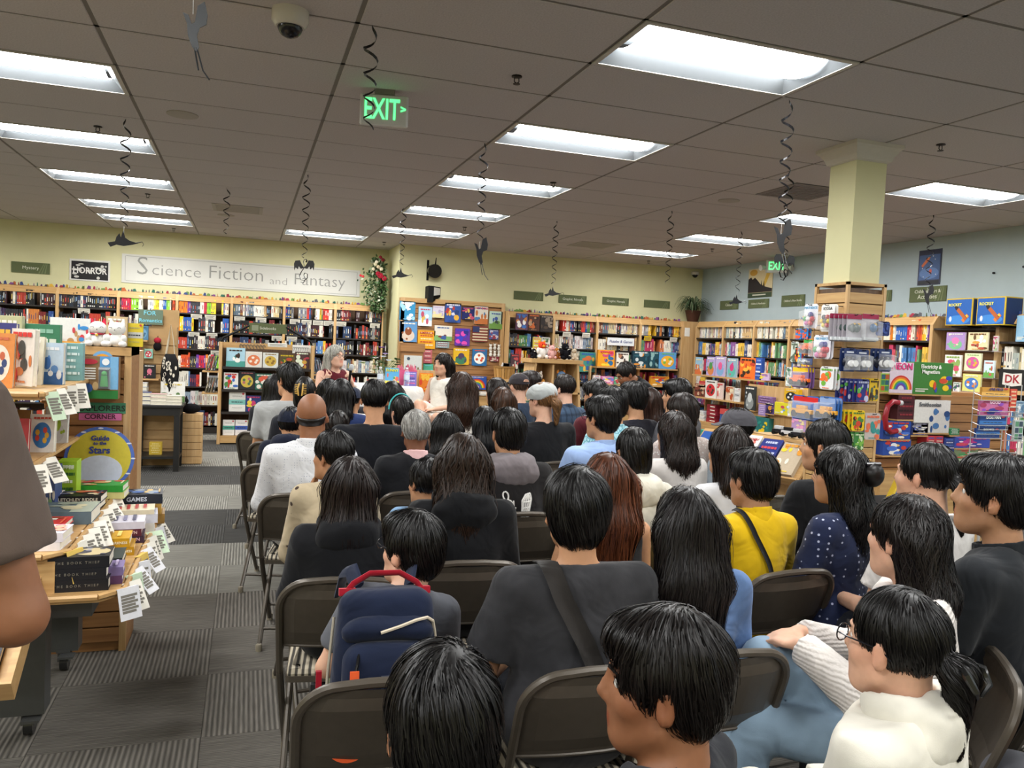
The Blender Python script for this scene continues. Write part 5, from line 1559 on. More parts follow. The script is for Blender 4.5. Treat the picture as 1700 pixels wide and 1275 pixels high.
PEOPLE = {}
def person(label, head, yaw=0.0, hyaw=None, hpitch=0.0, lean=0.0, hair=('short', .2, 1.0, '#0d0b0b'), skin='tan', shirt=('#222428', 'plain', 'short', ''), pants='#23262e', near=0,
           glasses=None, sit=True, arms='lap', shorts=False, seat=.45, extras='', roll=0.0, tilt=0.0, bulk=1.0, hs=None, key=None, stand=None, skirt=None):
 """head: world position of the head centre; yaw: 0 faces +Y; near: 0 far, 1 middle, 2 close"""
 hx, hy, hz = head
 if hyaw is None: hyaw = yaw
 s = max(.7, min(1.25, (hz - seat) / (.715 * math.cos(lean)))) if sit else max(.8, hz / 1.6)
 if hs is None: hs = .58 + .38 * s
 z0 = seat if sit else .93 * s - .09 * s
 Lm = np.array([[math.cos(tilt), 0, math.sin(tilt)], [0, 1, 0], [-math.sin(tilt), 0, math.cos(tilt)]]) @ rotx(-lean)
 piv = V3(0, 0, z0 + .09 * s)
 def U(x, y, z): return piv + Lm @ (V3(x, y, z) * s - V3(0, 0, .09 * s))
 hc = U(0, .02, .715)
 # stand the figure so that its head is where it should be
 off = rotz(yaw) @ hc
 root = thing('person', label, 'person', (hx - off[0], hy - off[1], (hz - hc[2]) if abs(hz - hc[2]) < .06 else 0.0), yaw)
 if not (abs(hz - hc[2]) < .06): root.location.z = hz - hc[2]
 Rh = rotz(hyaw - yaw) @ rotx(hpitch)
 if roll: Rh = Rh @ np.array([[math.cos(roll), 0, math.sin(roll)], [0, 1, 0], [-math.sin(roll), 0, math.cos(roll)]])
 Rh32 = Rh.astype(np.float64)
 def toh(P): return (P - hc.astype(P.dtype)) @ Rh32.astype(P.dtype) / P.dtype.type(hs)
 def toup(P): return (P - hc.astype(P.dtype)) @ rotz((hyaw - yaw) * .45).astype(P.dtype) / P.dtype.type(hs)
 vox = (.0195, .0132, .0085)[near]
 nb = U(0, -.018, .558)
 sh = {k: U(k * .168 * bulk, -.012, .505) for k in (-1, 1)}
 el, wr, hd, hu = {}, {}, {}, {}
 for k in (-1, 1):
  if arms == 'lap':
   el[k] = U(k * .225 * bulk, .05, .235); wr[k] = piv + V3(k * .1, .27, .115) * s; hd[k] = V3(-k * .45, .9, -.1); hu[k] = V3(0, .1, 1)
  elif arms == 'hang':
   el[k] = U(k * .235 * bulk, -.02, .2); wr[k] = U(k * .25 * bulk, .06, -.03); hd[k] = V3(-k * .05, .15, -1); hu[k] = V3(k, .2, 0)
  elif arms == 'belly':
   el[k] = U(k * .235 * bulk, -.03, .24); wr[k] = U(k * .03, .2, .17); hd[k] = V3(-k * .8, .5, 0); hu[k] = V3(0, .6, .7)
  elif arms == 'chin' and k == -1:
   el[k] = U(-.2, .19, .2); wr[k] = U(-.085, .19, .53); hd[k] = V3(.2, -.3, .8); hu[k] = V3(-.8, .5, .1)
  elif arms == 'mic' and k == -1:
   el[k] = U(-.21, .06, .24); wr[k] = U(-.1, .21, .44); hd[k] = V3(.45, .3, .75); hu[k] = V3(-.5, .6, .1)
  elif arms == 'mic' and k == 1:
   el[k] = U(.24, .05, .3); wr[k] = U(.27, .27, .44); hd[k] = V3(-.1, .3, .6); hu[k] = V3(.2, .8, -.3)
  elif arms == 'knee':
   el[k] = U(k * .22 * bulk, .1, .26); wr[k] = piv + V3(k * .06 + .02, .3, .26) * s; hd[k] = V3(-k * .6, .8, -.1); hu[k] = V3(0, .1, 1)
  elif arms == 'down':
   el[k] = U(k * .2, .14, .3); wr[k] = U(k * .1, .3, .12); hd[k] = V3(-k * .2, .6, -.7); hu[k] = V3(0, .7, .6)
  else:
   el[k] = U(k * .225 * bulk, .05, .235); wr[k] = piv + V3(k * .12, .3, .12) * s; hd[k] = V3(-k * .3, .9, -.1); hu[k] = V3(0, .1, 1)
 def torso(P, g):
  d = [cap_d(P, U(-.115 * bulk, -.012, .495), U(.115 * bulk, -.012, .495), .055 * s + g, .055 * s + g),
             cap_d(P, U(-.05, -.02, .53), U(.05, -.02, .53), .048 * s + g, .048 * s + g),
             ell_d(P, U(0, -.005, .385), np.array((.158 * bulk, .1, .17)) * s + g, Lm), ell_d(P, U(0, .005, .2), np.array((.142 * bulk, .105 * bulk, .16)) * s + g, Lm),
             ell_d(P, piv + V3(0, -.01, .02), np.array((.168 * bulk, .125, .115)) * s + g)]
  return union(d, .05 * s)
 neckA, neckB = U(0, -.022, .51), hc + Rh @ V3(0, -.028, -.06) * hs
 kf = hs
 def body_fn(P):
  d = smax(torso(P, -.012), -(P[..., 2] - (piv[2] + .1 * s)).astype(P.dtype), .02)
  d = smin(d, cap_d(P, neckB, neckA, .052 * kf, .06 * kf), .03)
  for k in (-1, 1):
   d = smin(d, cap_d(P, sh[k], el[k], .047 * s, .037 * s), .03)
   d = smin(d, cap_d(P, el[k], wr[k], .038 * s, .026 * s), .015)
   d = near_apply(d, P, wr[k] + hd[k] / np.linalg.norm(hd[k]) * .08 * s, .15 * s, lambda Q, k=k: hand_field(Q, wr[k], hd[k], hu[k], k, s, .9 if arms == 'mic' and k == -1 else .45), .01)
  d = near_apply(d, P, hc, .19 * hs, lambda Q: head_field(toh(Q)) * hs, .025)
  if shorts:
   for k in (-1, 1):
    for a, b, ra, rb in legs[k]: d = smin(d, cap_d(P, a, b, ra * .86, rb * .86), .02)
  return d
 kn = {k: piv + V3(k * .1, .43, .01) * s for k in (-1, 1)}
 an = {k: V3(kn[k][0] + .01 * k, kn[k][1] + .02, max(.085, kn[k][2] - .43 * s)) for k in (-1, 1)}
 if extras.find('crossed') >= 0:
  kn[1] = piv + V3(.02, .40, .17) * s; an[1] = kn[1] + V3(-.2, .12, -.32) * s
  kn[-1] = piv + V3(-.08, .43, .0) * s
 if not sit:
  hipz = piv[2] + .02
  kn = {k: V3(k * .1, .02, .48 * s) for k in (-1, 1)}; an = {k: V3(k * .1, -.01, .085) for k in (-1, 1)}
 hp = {k: piv + V3(k * .085, 0, -.005) * s for k in (-1, 1)}
 legs = {k: [(hp[k], kn[k], .086 * s, .062 * s), (kn[k], an[k], .06 * s, .048 * s)] for k in (-1, 1)}
 allp = [hc, nb] + list(wr.values()) + list(el.values()) + list(sh.values())
 if shorts: allp += list(kn.values()) + list(an.values())
 lo = np.min(allp, 0) - .15; hi = np.max(allp, 0) + .15
 sk = np.array(srgb(SKINS[skin]))
 V, F = nets(body_fn, lo, hi, vox)
 q = toh(V)
 col = np.tile(sk, (len(V), 1))
 lips = (np.abs(q[:, 0]) < .024) & (np.abs(q[:, 2] + .066) < .013) & (q[:, 1] > .08)
 col[lips] = col[lips] * np.array((.95, .62, .62))
 red = np.exp(-((np.abs(q[:, 0]) - .08) ** 2) / .0004 - ((q[:, 2] + .012) ** 2) / .002)
 col = col * (1 - .18 * red[:, None] * np.array((0, .8, 1)))
 npmesh('body', V, F, SKIN, root, col)
 # ---- shirt
 sc, pat, slv, opt = shirt
 g = .014 if 'loose' not in opt else .024
 thick = 'hood' in opt or 'thick' in opt
 if thick: g += .01
 seed = abs(hash(label)) % 1000 if False else sum(map(ord, label)) % 997
 def shirt_fn(P):
  d = torso(P, g)
  for k in (-1, 1):
   if slv == 'none':
    continue
   r0 = .054 * s + g * .5
   if slv == 'short':
    m = sh[k] + (el[k] - sh[k]) * .72
    a = cap_d(P, sh[k], el[k], r0, .052 * s + g)
    dirv = (el[k] - sh[k]) / np.linalg.norm(el[k] - sh[k])
    a = np.maximum(a, ((P - m.astype(P.dtype)) @ dirv.astype(P.dtype)))
    d = smin(d, a, .03)
   else:
    d = smin(d, cap_d(P, sh[k], el[k], r0, .047 * s + g * .6), .035)
    a = cap_d(P, el[k], wr[k], .046 * s + g * .6, .034 * s + g * .5)
    dirv = (wr[k] - el[k]) / np.linalg.norm(wr[k] - el[k])
    a = np.maximum(a, ((P - (wr[k] - dirv * .01).astype(P.dtype)) @ dirv.astype(P.dtype)))
    d = smin(d, a, .02)
  d = d + .0045 * wob(P, seed, (14, 14, 22)) + (.004 * wob(P, seed + 5, (45, 40, 20)) if near else 0)
  d = np.maximum(d, -(P[..., 2] - f32(z0 + .015)))
  if slv == 'none':
   for k in (-1, 1):
    dirv = np.array((k, 0, 0.25)); dirv = Lm @ dirv / np.linalg.norm(dirv)
    d = smax(d, ((P - (sh[k] - V3(k * .015, 0, 0)).astype(P.dtype)) @ dirv.astype(P.dtype)), .02)
  nk = cap_d(P, U(0, .005, .54), hc, .066 * kf, .085 * kf)
  d = smax(d, -nk, .012)
  ax = (hc - nb) / np.linalg.norm(hc - nb)
  top = ((P - (nb + ax * (.012 if 'collar' not in opt else .03)).astype(P.dtype)) @ ax.astype(P.dtype))
  return np.maximum(d, top)
 body_lo = np.min([*wr.values(), *el.values(), *sh.values(), piv], 0) - .17; body_hi = np.max([*wr.values(), *el.values(), *sh.values(), nb], 0) + .17
 V, F = nets(shirt_fn, body_lo, body_hi, (.0195, .0155, .011)[near])
 npmesh({'hood': 'hoodie', 'thick': 'sweater'}.get('hood' if 'hood' in opt else ('thick' if thick else ''), 'shirt'), V, F, cloth(sc, pat), root)
 # ---- collar or hood
 if 'collar' in opt:
  def cf(P):
   a = np.abs(cap_d(P, U(0, -.01, .52), U(0, .0, .6), .07 * kf + .004, .064 * kf + .004)) - .006
   ax = (hc - nb) / np.linalg.norm(hc - nb)
   h = ((P - nb.astype(P.dtype)) @ ax.astype(P.dtype))
   a = np.maximum(a, h - .038); a = np.maximum(a, -h - .03)
   return a
  V, F = nets(cf, nb - .13, nb + .13, (.011, .008, .006)[near])
  npmesh('collar', V, F, cloth(opt.split('collar:')[1].split()[0] if 'collar:' in opt else sc, pat), root)
 if 'hood' in opt:
  hcol = opt.split('hood:')[1].split()[0] if 'hood:' in opt else sc
  def hf(P):
   c = U(0, -.088, .525)
   a = ell_d(P, c, np.array((.14, .06, .088)) * s, Lm @ rotx(.3))
   inner = ell_d(P, U(0, -.02, .62), np.array((.115, .085, .13)) * s, Lm)
   a = smax(a, -inner, .02)
   roll_ = np.abs(ell_d(P, U(0, -.03, .575), np.array((.118, .1, .045)) * s, Lm)) - .014
   a = smin(a, np.maximum(roll_, -((P - U(0, -.02, .545).astype(P.dtype)) @ (Lm @ V3(0, 0, 1)).astype(P.dtype))), .02)
   a = smax(a, -cap_d(P, U(0, .0, .5), hc, .066 * kf, .082 * kf), .012)
   return a + .006 * wob(P, seed + 9, (40, 40, 60)) + .004 * wob(P, seed + 3, (90, 30, 20))
  c = U(0, -.06, .52)
  V, F = nets(hf, c - .24, c + .24, (.015, .011, .008)[near])
  npmesh('hood', V, F, cloth(hcol, pat), root)
 # ---- trousers or skirt, shoes
 def pants_fn(P):
  d = ell_d(P, piv + V3(0, -.01, .015), np.array((.172 * bulk, .13, .115)) * s)
  for k in (-1, 1):
   a0, k0, r0, r1 = legs[k][0]; b0, b1, r2, r3 = legs[k][1]
   if shorts:
    m = a0 + (k0 - a0) * .8; dv = (k0 - a0) / np.linalg.norm(k0 - a0)
    a = np.maximum(cap_d(P, a0, k0, r0 + .006, r1 + .012), ((P - m.astype(P.dtype)) @ dv.astype(P.dtype)))
    d = smin(d, a, .05)
   else:
    d = smin(d, cap_d(P, a0, k0, r0 + .006, r1 + .008), .05)
    dv = (b1 - b0) / np.linalg.norm(b1 - b0)
    a = np.maximum(cap_d(P, b0, b1, r2 + .01, r3 + .014), ((P - (b1 - dv * .02).astype(P.dtype)) @ dv.astype(P.dtype)))
    d = smin(d, a, .03)
  return d + .004 * wob(P, seed + 1, (18, 25, 25))
 if pants:
  pts = [*kn.values(), *an.values(), *hp.values()]
  V, F = nets(pants_fn, np.min(pts, 0) - .16, np.max(pts, 0) + .16, (.026, .022, .015)[near])
  npmesh('skirt' if skirt else ('shorts' if shorts else 'trousers'), V, F, cloth(pants, 'plain'), root)
 for k in (-1, 1):
  b = MB('#26262a')
  c = an[k]
  b.M = Matrix.Translation((c[0], c[1], c[2] - .085))
  b.loft([[(x * wd, .06 + y, z) for x, y in ((-.045, -.11), (.045, -.11), (.05, .02), (.045, .11), (.0, .15), (-.045, .11), (-.05, .02))] for z, wd in ((0, 1), (.03, 1.02), (.06, .85))])
  b.loft([[(x, y, z) for x, y in ((-.04, -.05), (.04, -.05), (.042, .05), (-.042, .05))] for z in (.05, .1)])
  b.build('shoe', mat('shoe_dark', '#2a2a2c', .6), root, smooth=True)
 # ---- hair
 st, L, W, hc_col = hair
 rng = np.random.default_rng(seed)
 hcol = np.array(srgb(hc_col))
 B = Body(); B.root = root; B.shirt = shirt_fn; B.hc = hc; B.Rh = Rh; B.hs = hs; B.U = U; B.s = s; B.piv = piv; B.wr = wr; B.hd = hd
 if st != 'none':
  sd = (seed % 7) * .01
  def hair_fn(P):
   q = toh(P)
   d = hair_field(st, L, W, q, toup(P))
   if st in ('mop', 'short', 'bowl', 'crop'): d = d + .004 * wob(q, seed, (50, 50, 40))
   elif st not in ('bald', 'cap'): d = d + .0035 * wob(q, seed, (70, 70, 9))
   return d * hs
  ext = max(.2, (L + .08) * hs if st.startswith('long') else .2)
  V, F = nets(hair_fn, hc - np.array((.2 * max(W, 1), .24, ext + .02)), hc + np.array((.2 * max(W, 1), .2, .18)), (.0145, .0105, .0075)[near])
  ho = npmesh('hair', V, F, HAIR, root, hcol * .8)
  crown = hc + Rh @ V3(.012, -.035, .1) * hs
  if st == 'bald':
   pass
  else:
   n = (300, 1300, 3600)[near]
   wdt = (.0035, .002, .0013)[near]
   if st.startswith('long'):
    r = strands(hair_fn, V, int(n * 1.25), min(L, .5) * hs * 1.0, (5, 7, 9)[near], wdt, crown, rng, hcol, 1.0, .006 if near else .004, curl=.5 if 'wavy' in extras else .12, zmin=hc[2] - L * hs * .55)
   else:
    r = strands(hair_fn, V, n, (.06 if st in ('short', 'thin', 'cap') else .09) * hs, (3, 4, 5)[near], wdt, crown, rng, hcol, .55, .006 if st in ('mop', 'bowl', 'crop') else .003, swirl=.5)
   if r is not None: npmesh('hair_strands', r[0], r[1], HAIR, ho, r[2])
  B.hair = hair_fn
 # ---- face details
 if 'face' in extras:
  for k in (-1, 1):
   b = MB('#e4e0da'); b.ball((0, 0, 0), .0118, 12, 8); b.set('#2a1a12'); b.ball((0, .0045, 0), .0082, 10, 6)
   o = b.build('eye', GLOSS, root, smooth='all')
   o.matrix_local = Matrix.Translation(hc + Rh @ V3(k * .032, .077, .004) * hs) @ Matrix(Rh).to_4x4() @ Matrix.Scale(hs, 4)
   b = MB(hc_col if hc_col != '#a9a79f' else '#8a7a68'); b.tube([(k * .016, .098, .026), (k * .034, .097, .032), (k * .052, .082, .026)], [.0035, .004, .002], 6)
   o = b.build('eyebrow', MATTE, root, smooth=True)
   o.matrix_local = Matrix.Translation(hc) @ Matrix(Rh).to_4x4() @ Matrix.Scale(hs, 4)
 if glasses:
  b = MB(glasses)
  for k in (-1, 1):
   b.tube([(k * .034 + .026 * math.cos(a), .108, .002 + .02 * math.sin(a)) for a in [i * 2 * PI / 14 for i in range(15)]], .0018, 5)
   b.tube([(k * .06, .105, .008), (k * .079, .07, .01), (k * .083, -.01, .006), (k * .083, -.03, -.012)], .0019, 5)
  b.tube([(-.009, .112, .006), (0, .116, .008), (.009, .112, .006)], .0018, 5)
  o = b.build('glasses', GLOSS, root, smooth=True)
  o.matrix_local = Matrix.Translation(hc) @ Matrix(Rh).to_4x4() @ Matrix.Scale(hs, 4)
 if key: PEOPLE[key] = B
 return B

def headwear(B, kind, col, extra=None):
 """baseball cap or flat cap fitted to the head of B"""
 b = MB(col)
 T = Matrix.Translation(B.hc) @ Matrix(B.Rh).to_4x4() @ Matrix.Scale(B.hs, 4)
 if kind == 'cap':
  rings = []
  for i in range(8):
   a = i / 7 * PI / 2
   r = math.cos(a) ** .8 if i < 7 else .02
   rings.append([(.093 * r * math.cos(t), -.014 + .113 * r * math.sin(t), .028 + .1 * math.sin(a)) for t in [j * 2 * PI / 24 for j in range(24)]])
  b.loft(rings, False, True)
  b.lathe([(.006, .128), (.007, .131), (.0001, .134)], 8, (0, -.014, 0))
  o = b.build('cap', cloth(col, 'plain'), B.root, smooth='all')
  o.matrix_local = T
  b = MB(col)
  pts = [(math.sin(t) * .085, .07 + .085 * math.cos(t), .03 - .012 * math.cos(t) - .012 * abs(math.sin(t))) for t in [-1.35 + 2.7 * i / 12 for i in range(13)]]
  inner = [(math.sin(t) * .084, .05 + .045 * math.cos(t), .034) for t in [-1.35 + 2.7 * i / 12 for i in range(13)]]
  top = inner + pts[::-1]
  b.loft([[(x, y, z) for x, y, z in top], [(x, y, z + .004) for x, y, z in top]])
  o2 = b.build('brim', cloth(col, 'plain'), o, smooth=True)
  if extra == 'strap':      # opening at the back above the strap
   b = MB('#b8907a'); b.disc((0, .052), .03, .024, .117, .1255, 16, a0=0, a1=PI)
   o3 = b.build('back_opening', MATTE, o); o3.matrix_local = Matrix.Rotation(PI, 4, 'Z') @ Matrix.Translation((0, .0, 0))
 else:
  rings = []
  for i in range(8):
   a = i / 7 * PI / 2
   r = max(.02, math.cos(a) ** .6)
   rings.append([(.105 * r * math.cos(t), .005 + .125 * r * math.sin(t), .035 + .085 * math.sin(a) + .012 * math.sin(t) * -1 + .004 * math.sin(5 * t)) for t in [j * 2 * PI / 24 for j in range(24)]])
  b.loft([[(p[0] * .88, p[1] * .88, p[2] - .03) for p in rings[0]]] + rings, False, True)
  o = b.build('flat_cap', cloth(col, 'plain'), B.root, smooth='all'); o.matrix_local = T
  b = MB(col); b.disc((0, .08), .06, .06, .03, .038, 16, plane='XY'); o2 = b.build('brim', cloth(col, 'plain'), o, smooth=True)

def drape_strap(B, pts, width, col, name='bag_strap', n=28):
 """flat strap lying on the shirt through the given body points"""
 pts = np.array(pts, float)
 t = np.linspace(0, len(pts) - 1, n)
 P = np.stack([np.interp(t, np.arange(len(pts)), pts[:, i]) for i in range(3)], 1)
 P, g = on_surface(B.shirt, P, .009)
 tan = np.gradient(P, axis=0); tan /= np.linalg.norm(tan, axis=1, keepdims=True) + 1e-9
 side = np.cross(tan, g); side /= np.linalg.norm(side, axis=1, keepdims=True) + 1e-9
 w = width / 2
 L0, _ = on_surface(B.shirt, P + side * w, .008, 4); R0, _ = on_surface(B.shirt, P - side * w, .008, 4)
 V = np.concatenate([L0, R0, L0 + g * .003, R0 + g * .003])
 i = np.arange(n - 1)
 F = np.concatenate([np.stack([i + 2 * n, i + 2 * n + 1, i + 3 * n + 1, i + 3 * n], 1), np.stack([i, i + 2 * n, i + 2 * n + 1, i + 1], 1), np.stack([i + n, i + n + 1, i + 3 * n + 1, i + 3 * n], 1)])
 return npmesh(name, V, F, cloth(col, 'plain'), B.root)
HEADS = {
 'greytee': (0.32, 6.28, 1.25),
 'behindgrey': (0.25, 6.88, 1.14),
 'clip': (0.41, 5.87, 1.17),
 'navykid': (0.29, 5.36, 1.01),
 'bald': (0.34, 4.32, 1.17),
 'frontlong': (0.71, 6.24, 1.15),
 'frontlong2': (0.77, 7.84, 1.07),
 'capwhite': (0.91, 7.12, 1.04),
 'blacktee': (0.78, 5.02, 1.21),
 'bobkid': (0.58, 5.23, 1.00),
 'teal': (1.11, 5.82, 1.06),
 'behindblack': (1.15, 6.48, 1.13),
 'greyhair': (0.91, 4.33, 1.09),
 'boybeige': (0.39, 3.69, 1.05),
 'hoodiewoman': (0.37, 2.87, 1.05),
 'wavy': (1.57, 5.88, 1.24),
 'pattern': (2.08, 6.57, 1.18),
 'brown': (1.91, 5.88, 1.14),
 'capblue': (2.42, 6.98, 1.21),
 'curly': (2.66, 7.32, 1.22),
 'flatcap': (2.03, 5.31, 1.21),
 'plaid': (2.67, 6.46, 1.23),
 'blackstr': (1.61, 5.34, 1.04),
 'dark740': (1.21, 4.82, 1.04),
 'hoodieman': (1.27, 3.77, 1.15),
 'longbrown': (0.82, 3.00, 1.12),
 'smallboy': (0.78, 3.45, 0.96),
 'backpack': (0.48, 2.27, 0.98),
 'bigtee': (0.89, 2.02, 1.14),
 'auburn': (1.33, 2.75, 1.08),
 'denim': (1.25, 2.04, 1.08),
 'frontblack': (0.29, 1.11, 1.03),
 'profile': (0.71, 1.19, 1.02),
 'whitehood': (1.26, 1.23, 1.03),
 'knit': (1.76, 1.71, 1.11),
 'yellow': (1.95, 2.68, 1.10),
 'girl1213': (2.18, 3.20, 1.14),
 'cap1222': (2.78, 4.01, 1.16),
 'blueshirt': (1.96, 4.14, 1.20),
 'bobwhite': (1.75, 3.34, 1.11),
 'straggly': (2.32, 3.95, 1.14),
 'behind1128': (2.66, 4.45, 1.21),
 'lightblue': (2.41, 4.93, 1.21),
 'maroon': (2.68, 5.80, 1.22),
 'blacktee2': (2.81, 5.40, 1.23),
 'ponybrown': (3.25, 5.96, 1.16),
 'man1125': (3.20, 5.42, 1.26),
 'black1370': (2.65, 3.10, 1.18),
 'navydot': (2.30, 2.59, 1.13),
 'pony': (2.42, 2.28, 1.18),
 'rightman': (2.18, 1.79, 1.20),
 'speaker1': (0.90, 8.55, 1.39),
 'speaker2': (1.95, 8.06, 1.36),
 'lean': (3.35, 6.60, 1.37),
 'leftman': (-0.26, 0.91, 1.56),
}
BLK = '#0c0a0a'; DBR = '#19100c'; BRN = '#3a2518'; AUB = '#4a2614'
def to_stage(n, k=1.0):
 x, y, _ = HEADS[n]
 return -math.atan2(1.35 - x, 8.3 - y) * k

def crowd():
 H = HEADS
 def seated(n, label, seatlabel=None, yaw=None, hyaw=None, empty=False, **kw):
  y = to_stage(n, .8) if yaw is None else R(yaw)
  hy = to_stage(n) if hyaw is None else R(hyaw)
  B = person(label, H[n], y, hy, key=n, **kw)
  l = B.root.location
  o = {'backpack': (-.02, -.12)}.get(n, (0, 0))
  chair(l.x + o[0], l.y + o[1], y, 'taupe metal folding chair under the person in ' + (seatlabel or 'dark clothes'))
  return B
 S = lambda c, p='plain', sl='short', o='': (c, p, sl, o)
 # ---- closest people
 seated('frontblack', 'person with short spiky black hair seated behind the person with a backpack', 'a dark grey tee nearest the backpack', yaw=0, hyaw=-5, near=2, hair=('mop', .2, 1, BLK), shirt=S('#2c2e33'), hpitch=-.12)
 seated('profile', 'boy with thick black hair in profile, looking sideways', 'a black tee, turned in profile', yaw=28, hyaw=60, near=2, hair=('crop', .2, 1, '#100c0b'), skin='brown', shirt=S('#22242a'), extras='face', hs=.98)
 B = seated('whitehood', 'woman with dark tied hair and glasses in a cream hooded jacket', 'a cream hooded jacket', yaw=25, hyaw=20, bulk=1.3, near=2, hair=('pony', .2, 1, BLK), skin='light', shirt=S('#dcd8cc', 'plain', 'long', 'hood loose'), pants='#d8d4c8', glasses='#1a1a20', extras='face')
 b = MB('#141414')          # claw clip
 for k in (-1, 1):
  b.tube([(k * .012, -.125, .005), (k * .035, -.15, -.005), (k * .03, -.165, -.03), (k * .008, -.16, -.05)], [.007, .008, .006, .003], 6)
 o = b.build('hair_clip', GLOSS, B.root, smooth=True); o.matrix_local = Matrix.Translation(B.hc) @ Matrix(B.Rh).to_4x4()
 seated('knit', 'woman with long wavy dark hair in a white knit cardigan and pale jeans', 'a white knit cardigan', yaw=52, hyaw=15, near=2, hair=('longwavy', .42, 1.05, '#15100f'), skin='light', shirt=S('#cfc9c4', 'knit', 'long', 'thick loose'), pants='#7d93a6', arms='knee', extras='wavy crossed')
 B = seated('bigtee', 'person with shaggy black hair in a washed black tee with a crossbody strap', 'a washed black tee', near=2, yaw=-2, hyaw=-8, hair=('mop', .2, 1.04, BLK), shirt=S('#303033', 'washed', 'short', 'loose'), bulk=1.12)
 drape_strap(B, [B.U(-.1, .03, .62), B.U(-.11, -.06, .6), B.U(-.08, -.14, .5), B.U(0, -.18, .35), B.U(.12, -.18, .15), B.U(.2, -.12, .04)], .05, '#2b2826')
 seated('denim', 'woman with very long straight black hair in a blue denim shirt', 'a blue denim shirt', near=2, hair=('long', .58, 1.1, '#120e0e'), shirt=S('#58739e', 'washed', 'long', ''), skin='tan', bulk=1.15)
 B = seated('backpack', 'boy in a grey tee wearing a navy backpack and green trousers', 'a grey tee with a navy backpack', near=2, yaw=-4, hyaw=38, hpitch=.1, lean=.2, tilt=.2, hair=('crop', .2, 1, BLK), skin='light', shirt=S('#55575e'), pants='#6a7350', glasses='#26262a')
 seated('rightman', 'young man in profile with swept black hair and a black shirt', 'a black shirt, looking up', near=2, yaw=18, hyaw=38, hpitch=.12, hair=('crop', .2, 1.05, '#0e0c0c'), skin='olive', shirt=S('#1b1e22', 'plain', 'short', 'collar'), extras='face')
 # ---- second and third rows
 seated('hoodiewoman', 'woman with straight dark brown hair in a black hooded sweatshirt', 'a black hooded sweatshirt by the aisle', near=1, hair=('long', .2, .92, '#1a110f'), shirt=S('#111216', 'plain', 'long', 'hood loose'))
 seated('longbrown', 'woman with long wavy brown hair over a black hooded top', 'a black top under long wavy brown hair', near=1, hair=('longwavy', .44, 1.02, '#241811'), shirt=S('#0f1013', 'plain', 'long', 'hood'), extras='wavy')
 seated('auburn', 'woman with long straight auburn hair in a sleeveless black top', 'a sleeveless black top', near=1, hair=('long', .4, 1.1, AUB), shirt=S('#141416', 'plain', 'none', ''), skin='tan')
 B = seated('yellow', 'boy with bowl-cut black hair in a mustard yellow shirt', 'a mustard yellow shirt', near=1, hyaw=12, hair=('crop', .2, 1, BLK), shirt=S('#d0aa10', 'plain', 'long', 'collar'), skin='olive', pants='#b89a1e')
 drape_strap(B, [B.U(-.11, .03, .62), B.U(-.11, -.06, .6), B.U(-.08, -.14, .5), B.U(.02, -.17, .32), B.U(.1, -.18, .12)], .02, '#17171a')
 B = seated('navydot', 'woman with long black half-up hair and a bun in a dotted navy blouse', 'a dotted navy blouse', near=1, yaw=22, hyaw=32, hair=('long', .34, 1.0, BLK), shirt=S('#1c2440', 'dots', 'long', ''), skin='tan', extras='face wavy')
 b = MB('#0c0a0a'); b.ball((0, -.13, .02), (.05, .04, .05), 14, 9); o = b.build('bun', HAIR, B.root, smooth='all'); o.matrix_local = Matrix.Translation(B.hc) @ Matrix(B.Rh).to_4x4()
 b = MB('#1a1a20'); b.tube([(-.03, -.11, .06), (0, -.15, .065), (.03, -.11, .06)], .008, 6); o = b.build('hair_clip', GLOSS, B.root, smooth=True); o.matrix_local = Matrix.Translation(B.hc) @ Matrix(B.Rh).to_4x4()
 B = seated('pony', 'woman with a low black ponytail in a white tee', 'a white tee with a low ponytail', near=1, yaw=14, hyaw=20, hair=('pony', .2, 1, BLK), shirt=S('#c9c5c2', 'plain', 'short', 'loose'), skin='light')
 b = MB('#b8b0a8'); b.tube([(.024 * math.cos(a), -.118, -.006 + .024 * math.sin(a)) for a in [i * 2 * PI / 12 for i in range(13)]], .004, 6); o = b.build('hair_tie', MATTE, B.root, smooth=True); o.matrix_local = Matrix.Translation(B.hc) @ Matrix(B.Rh).to_4x4()
 seated('black1370', 'woman with dark chin-length hair wrapped in black', 'loose black clothes', near=1, hyaw=38, hair=('bob', .2, .95, BLK), shirt=S('#101114', 'plain', 'long', 'loose'), extras='face')
 seated('boybeige', 'boy in a dotted beige shirt resting his cheek on a hand', 'a dotted beige shirt', near=1, yaw=6, hyaw=44, lean=.18, hair=('short', .2, 1, BLK), skin='olive', shirt=S('#b8a88c', 'dots_few', 'long', ''), arms='chin')
 seated('smallboy', 'small boy with cropped black hair in a light blue shirt', 'a light blue shirt, a small boy', near=1, hyaw=20, hair=('short', .2, 1, BLK), shirt=S('#86aad0'), skin='olive')
 B = seated('hoodieman', 'man in a black hoodie with a grey hood and a white back print', 'a black hoodie with a grey hood', near=1, hair=('crop', .2, .95, BLK), skin='olive', shirt=S('#1d1b1c', 'plain', 'long', 'hood:#6f686b loose'))
 # white print on the back of the hoodie: a figure in a ruff reaching towards a cage
 segs = []
 def P2(x, z): return (x, z)
 ring = lambda cx, cz, r, n=10: [(cx + r * math.cos(i * 2 * PI / n), cz + r * math.sin(i * 2 * PI / n)) for i in range(n + 1)]
 segs += [ring(-.075, .325, .022), [(-.14, .29), (-.11, .3), (-.09, .305)], [(-.06, .31), (-.03, .3), (-.01, .27)], [(-.05, .29), (-.045, .25)], [(-.03, .3), (-.03, .24)], [(-.01, .3), (0, .23), (.02, .22)], [(-.08, .28), (-.05, .27)], [(-.05, .25), (-.01, .19)], [(.0, .24), (.01, .26)]]
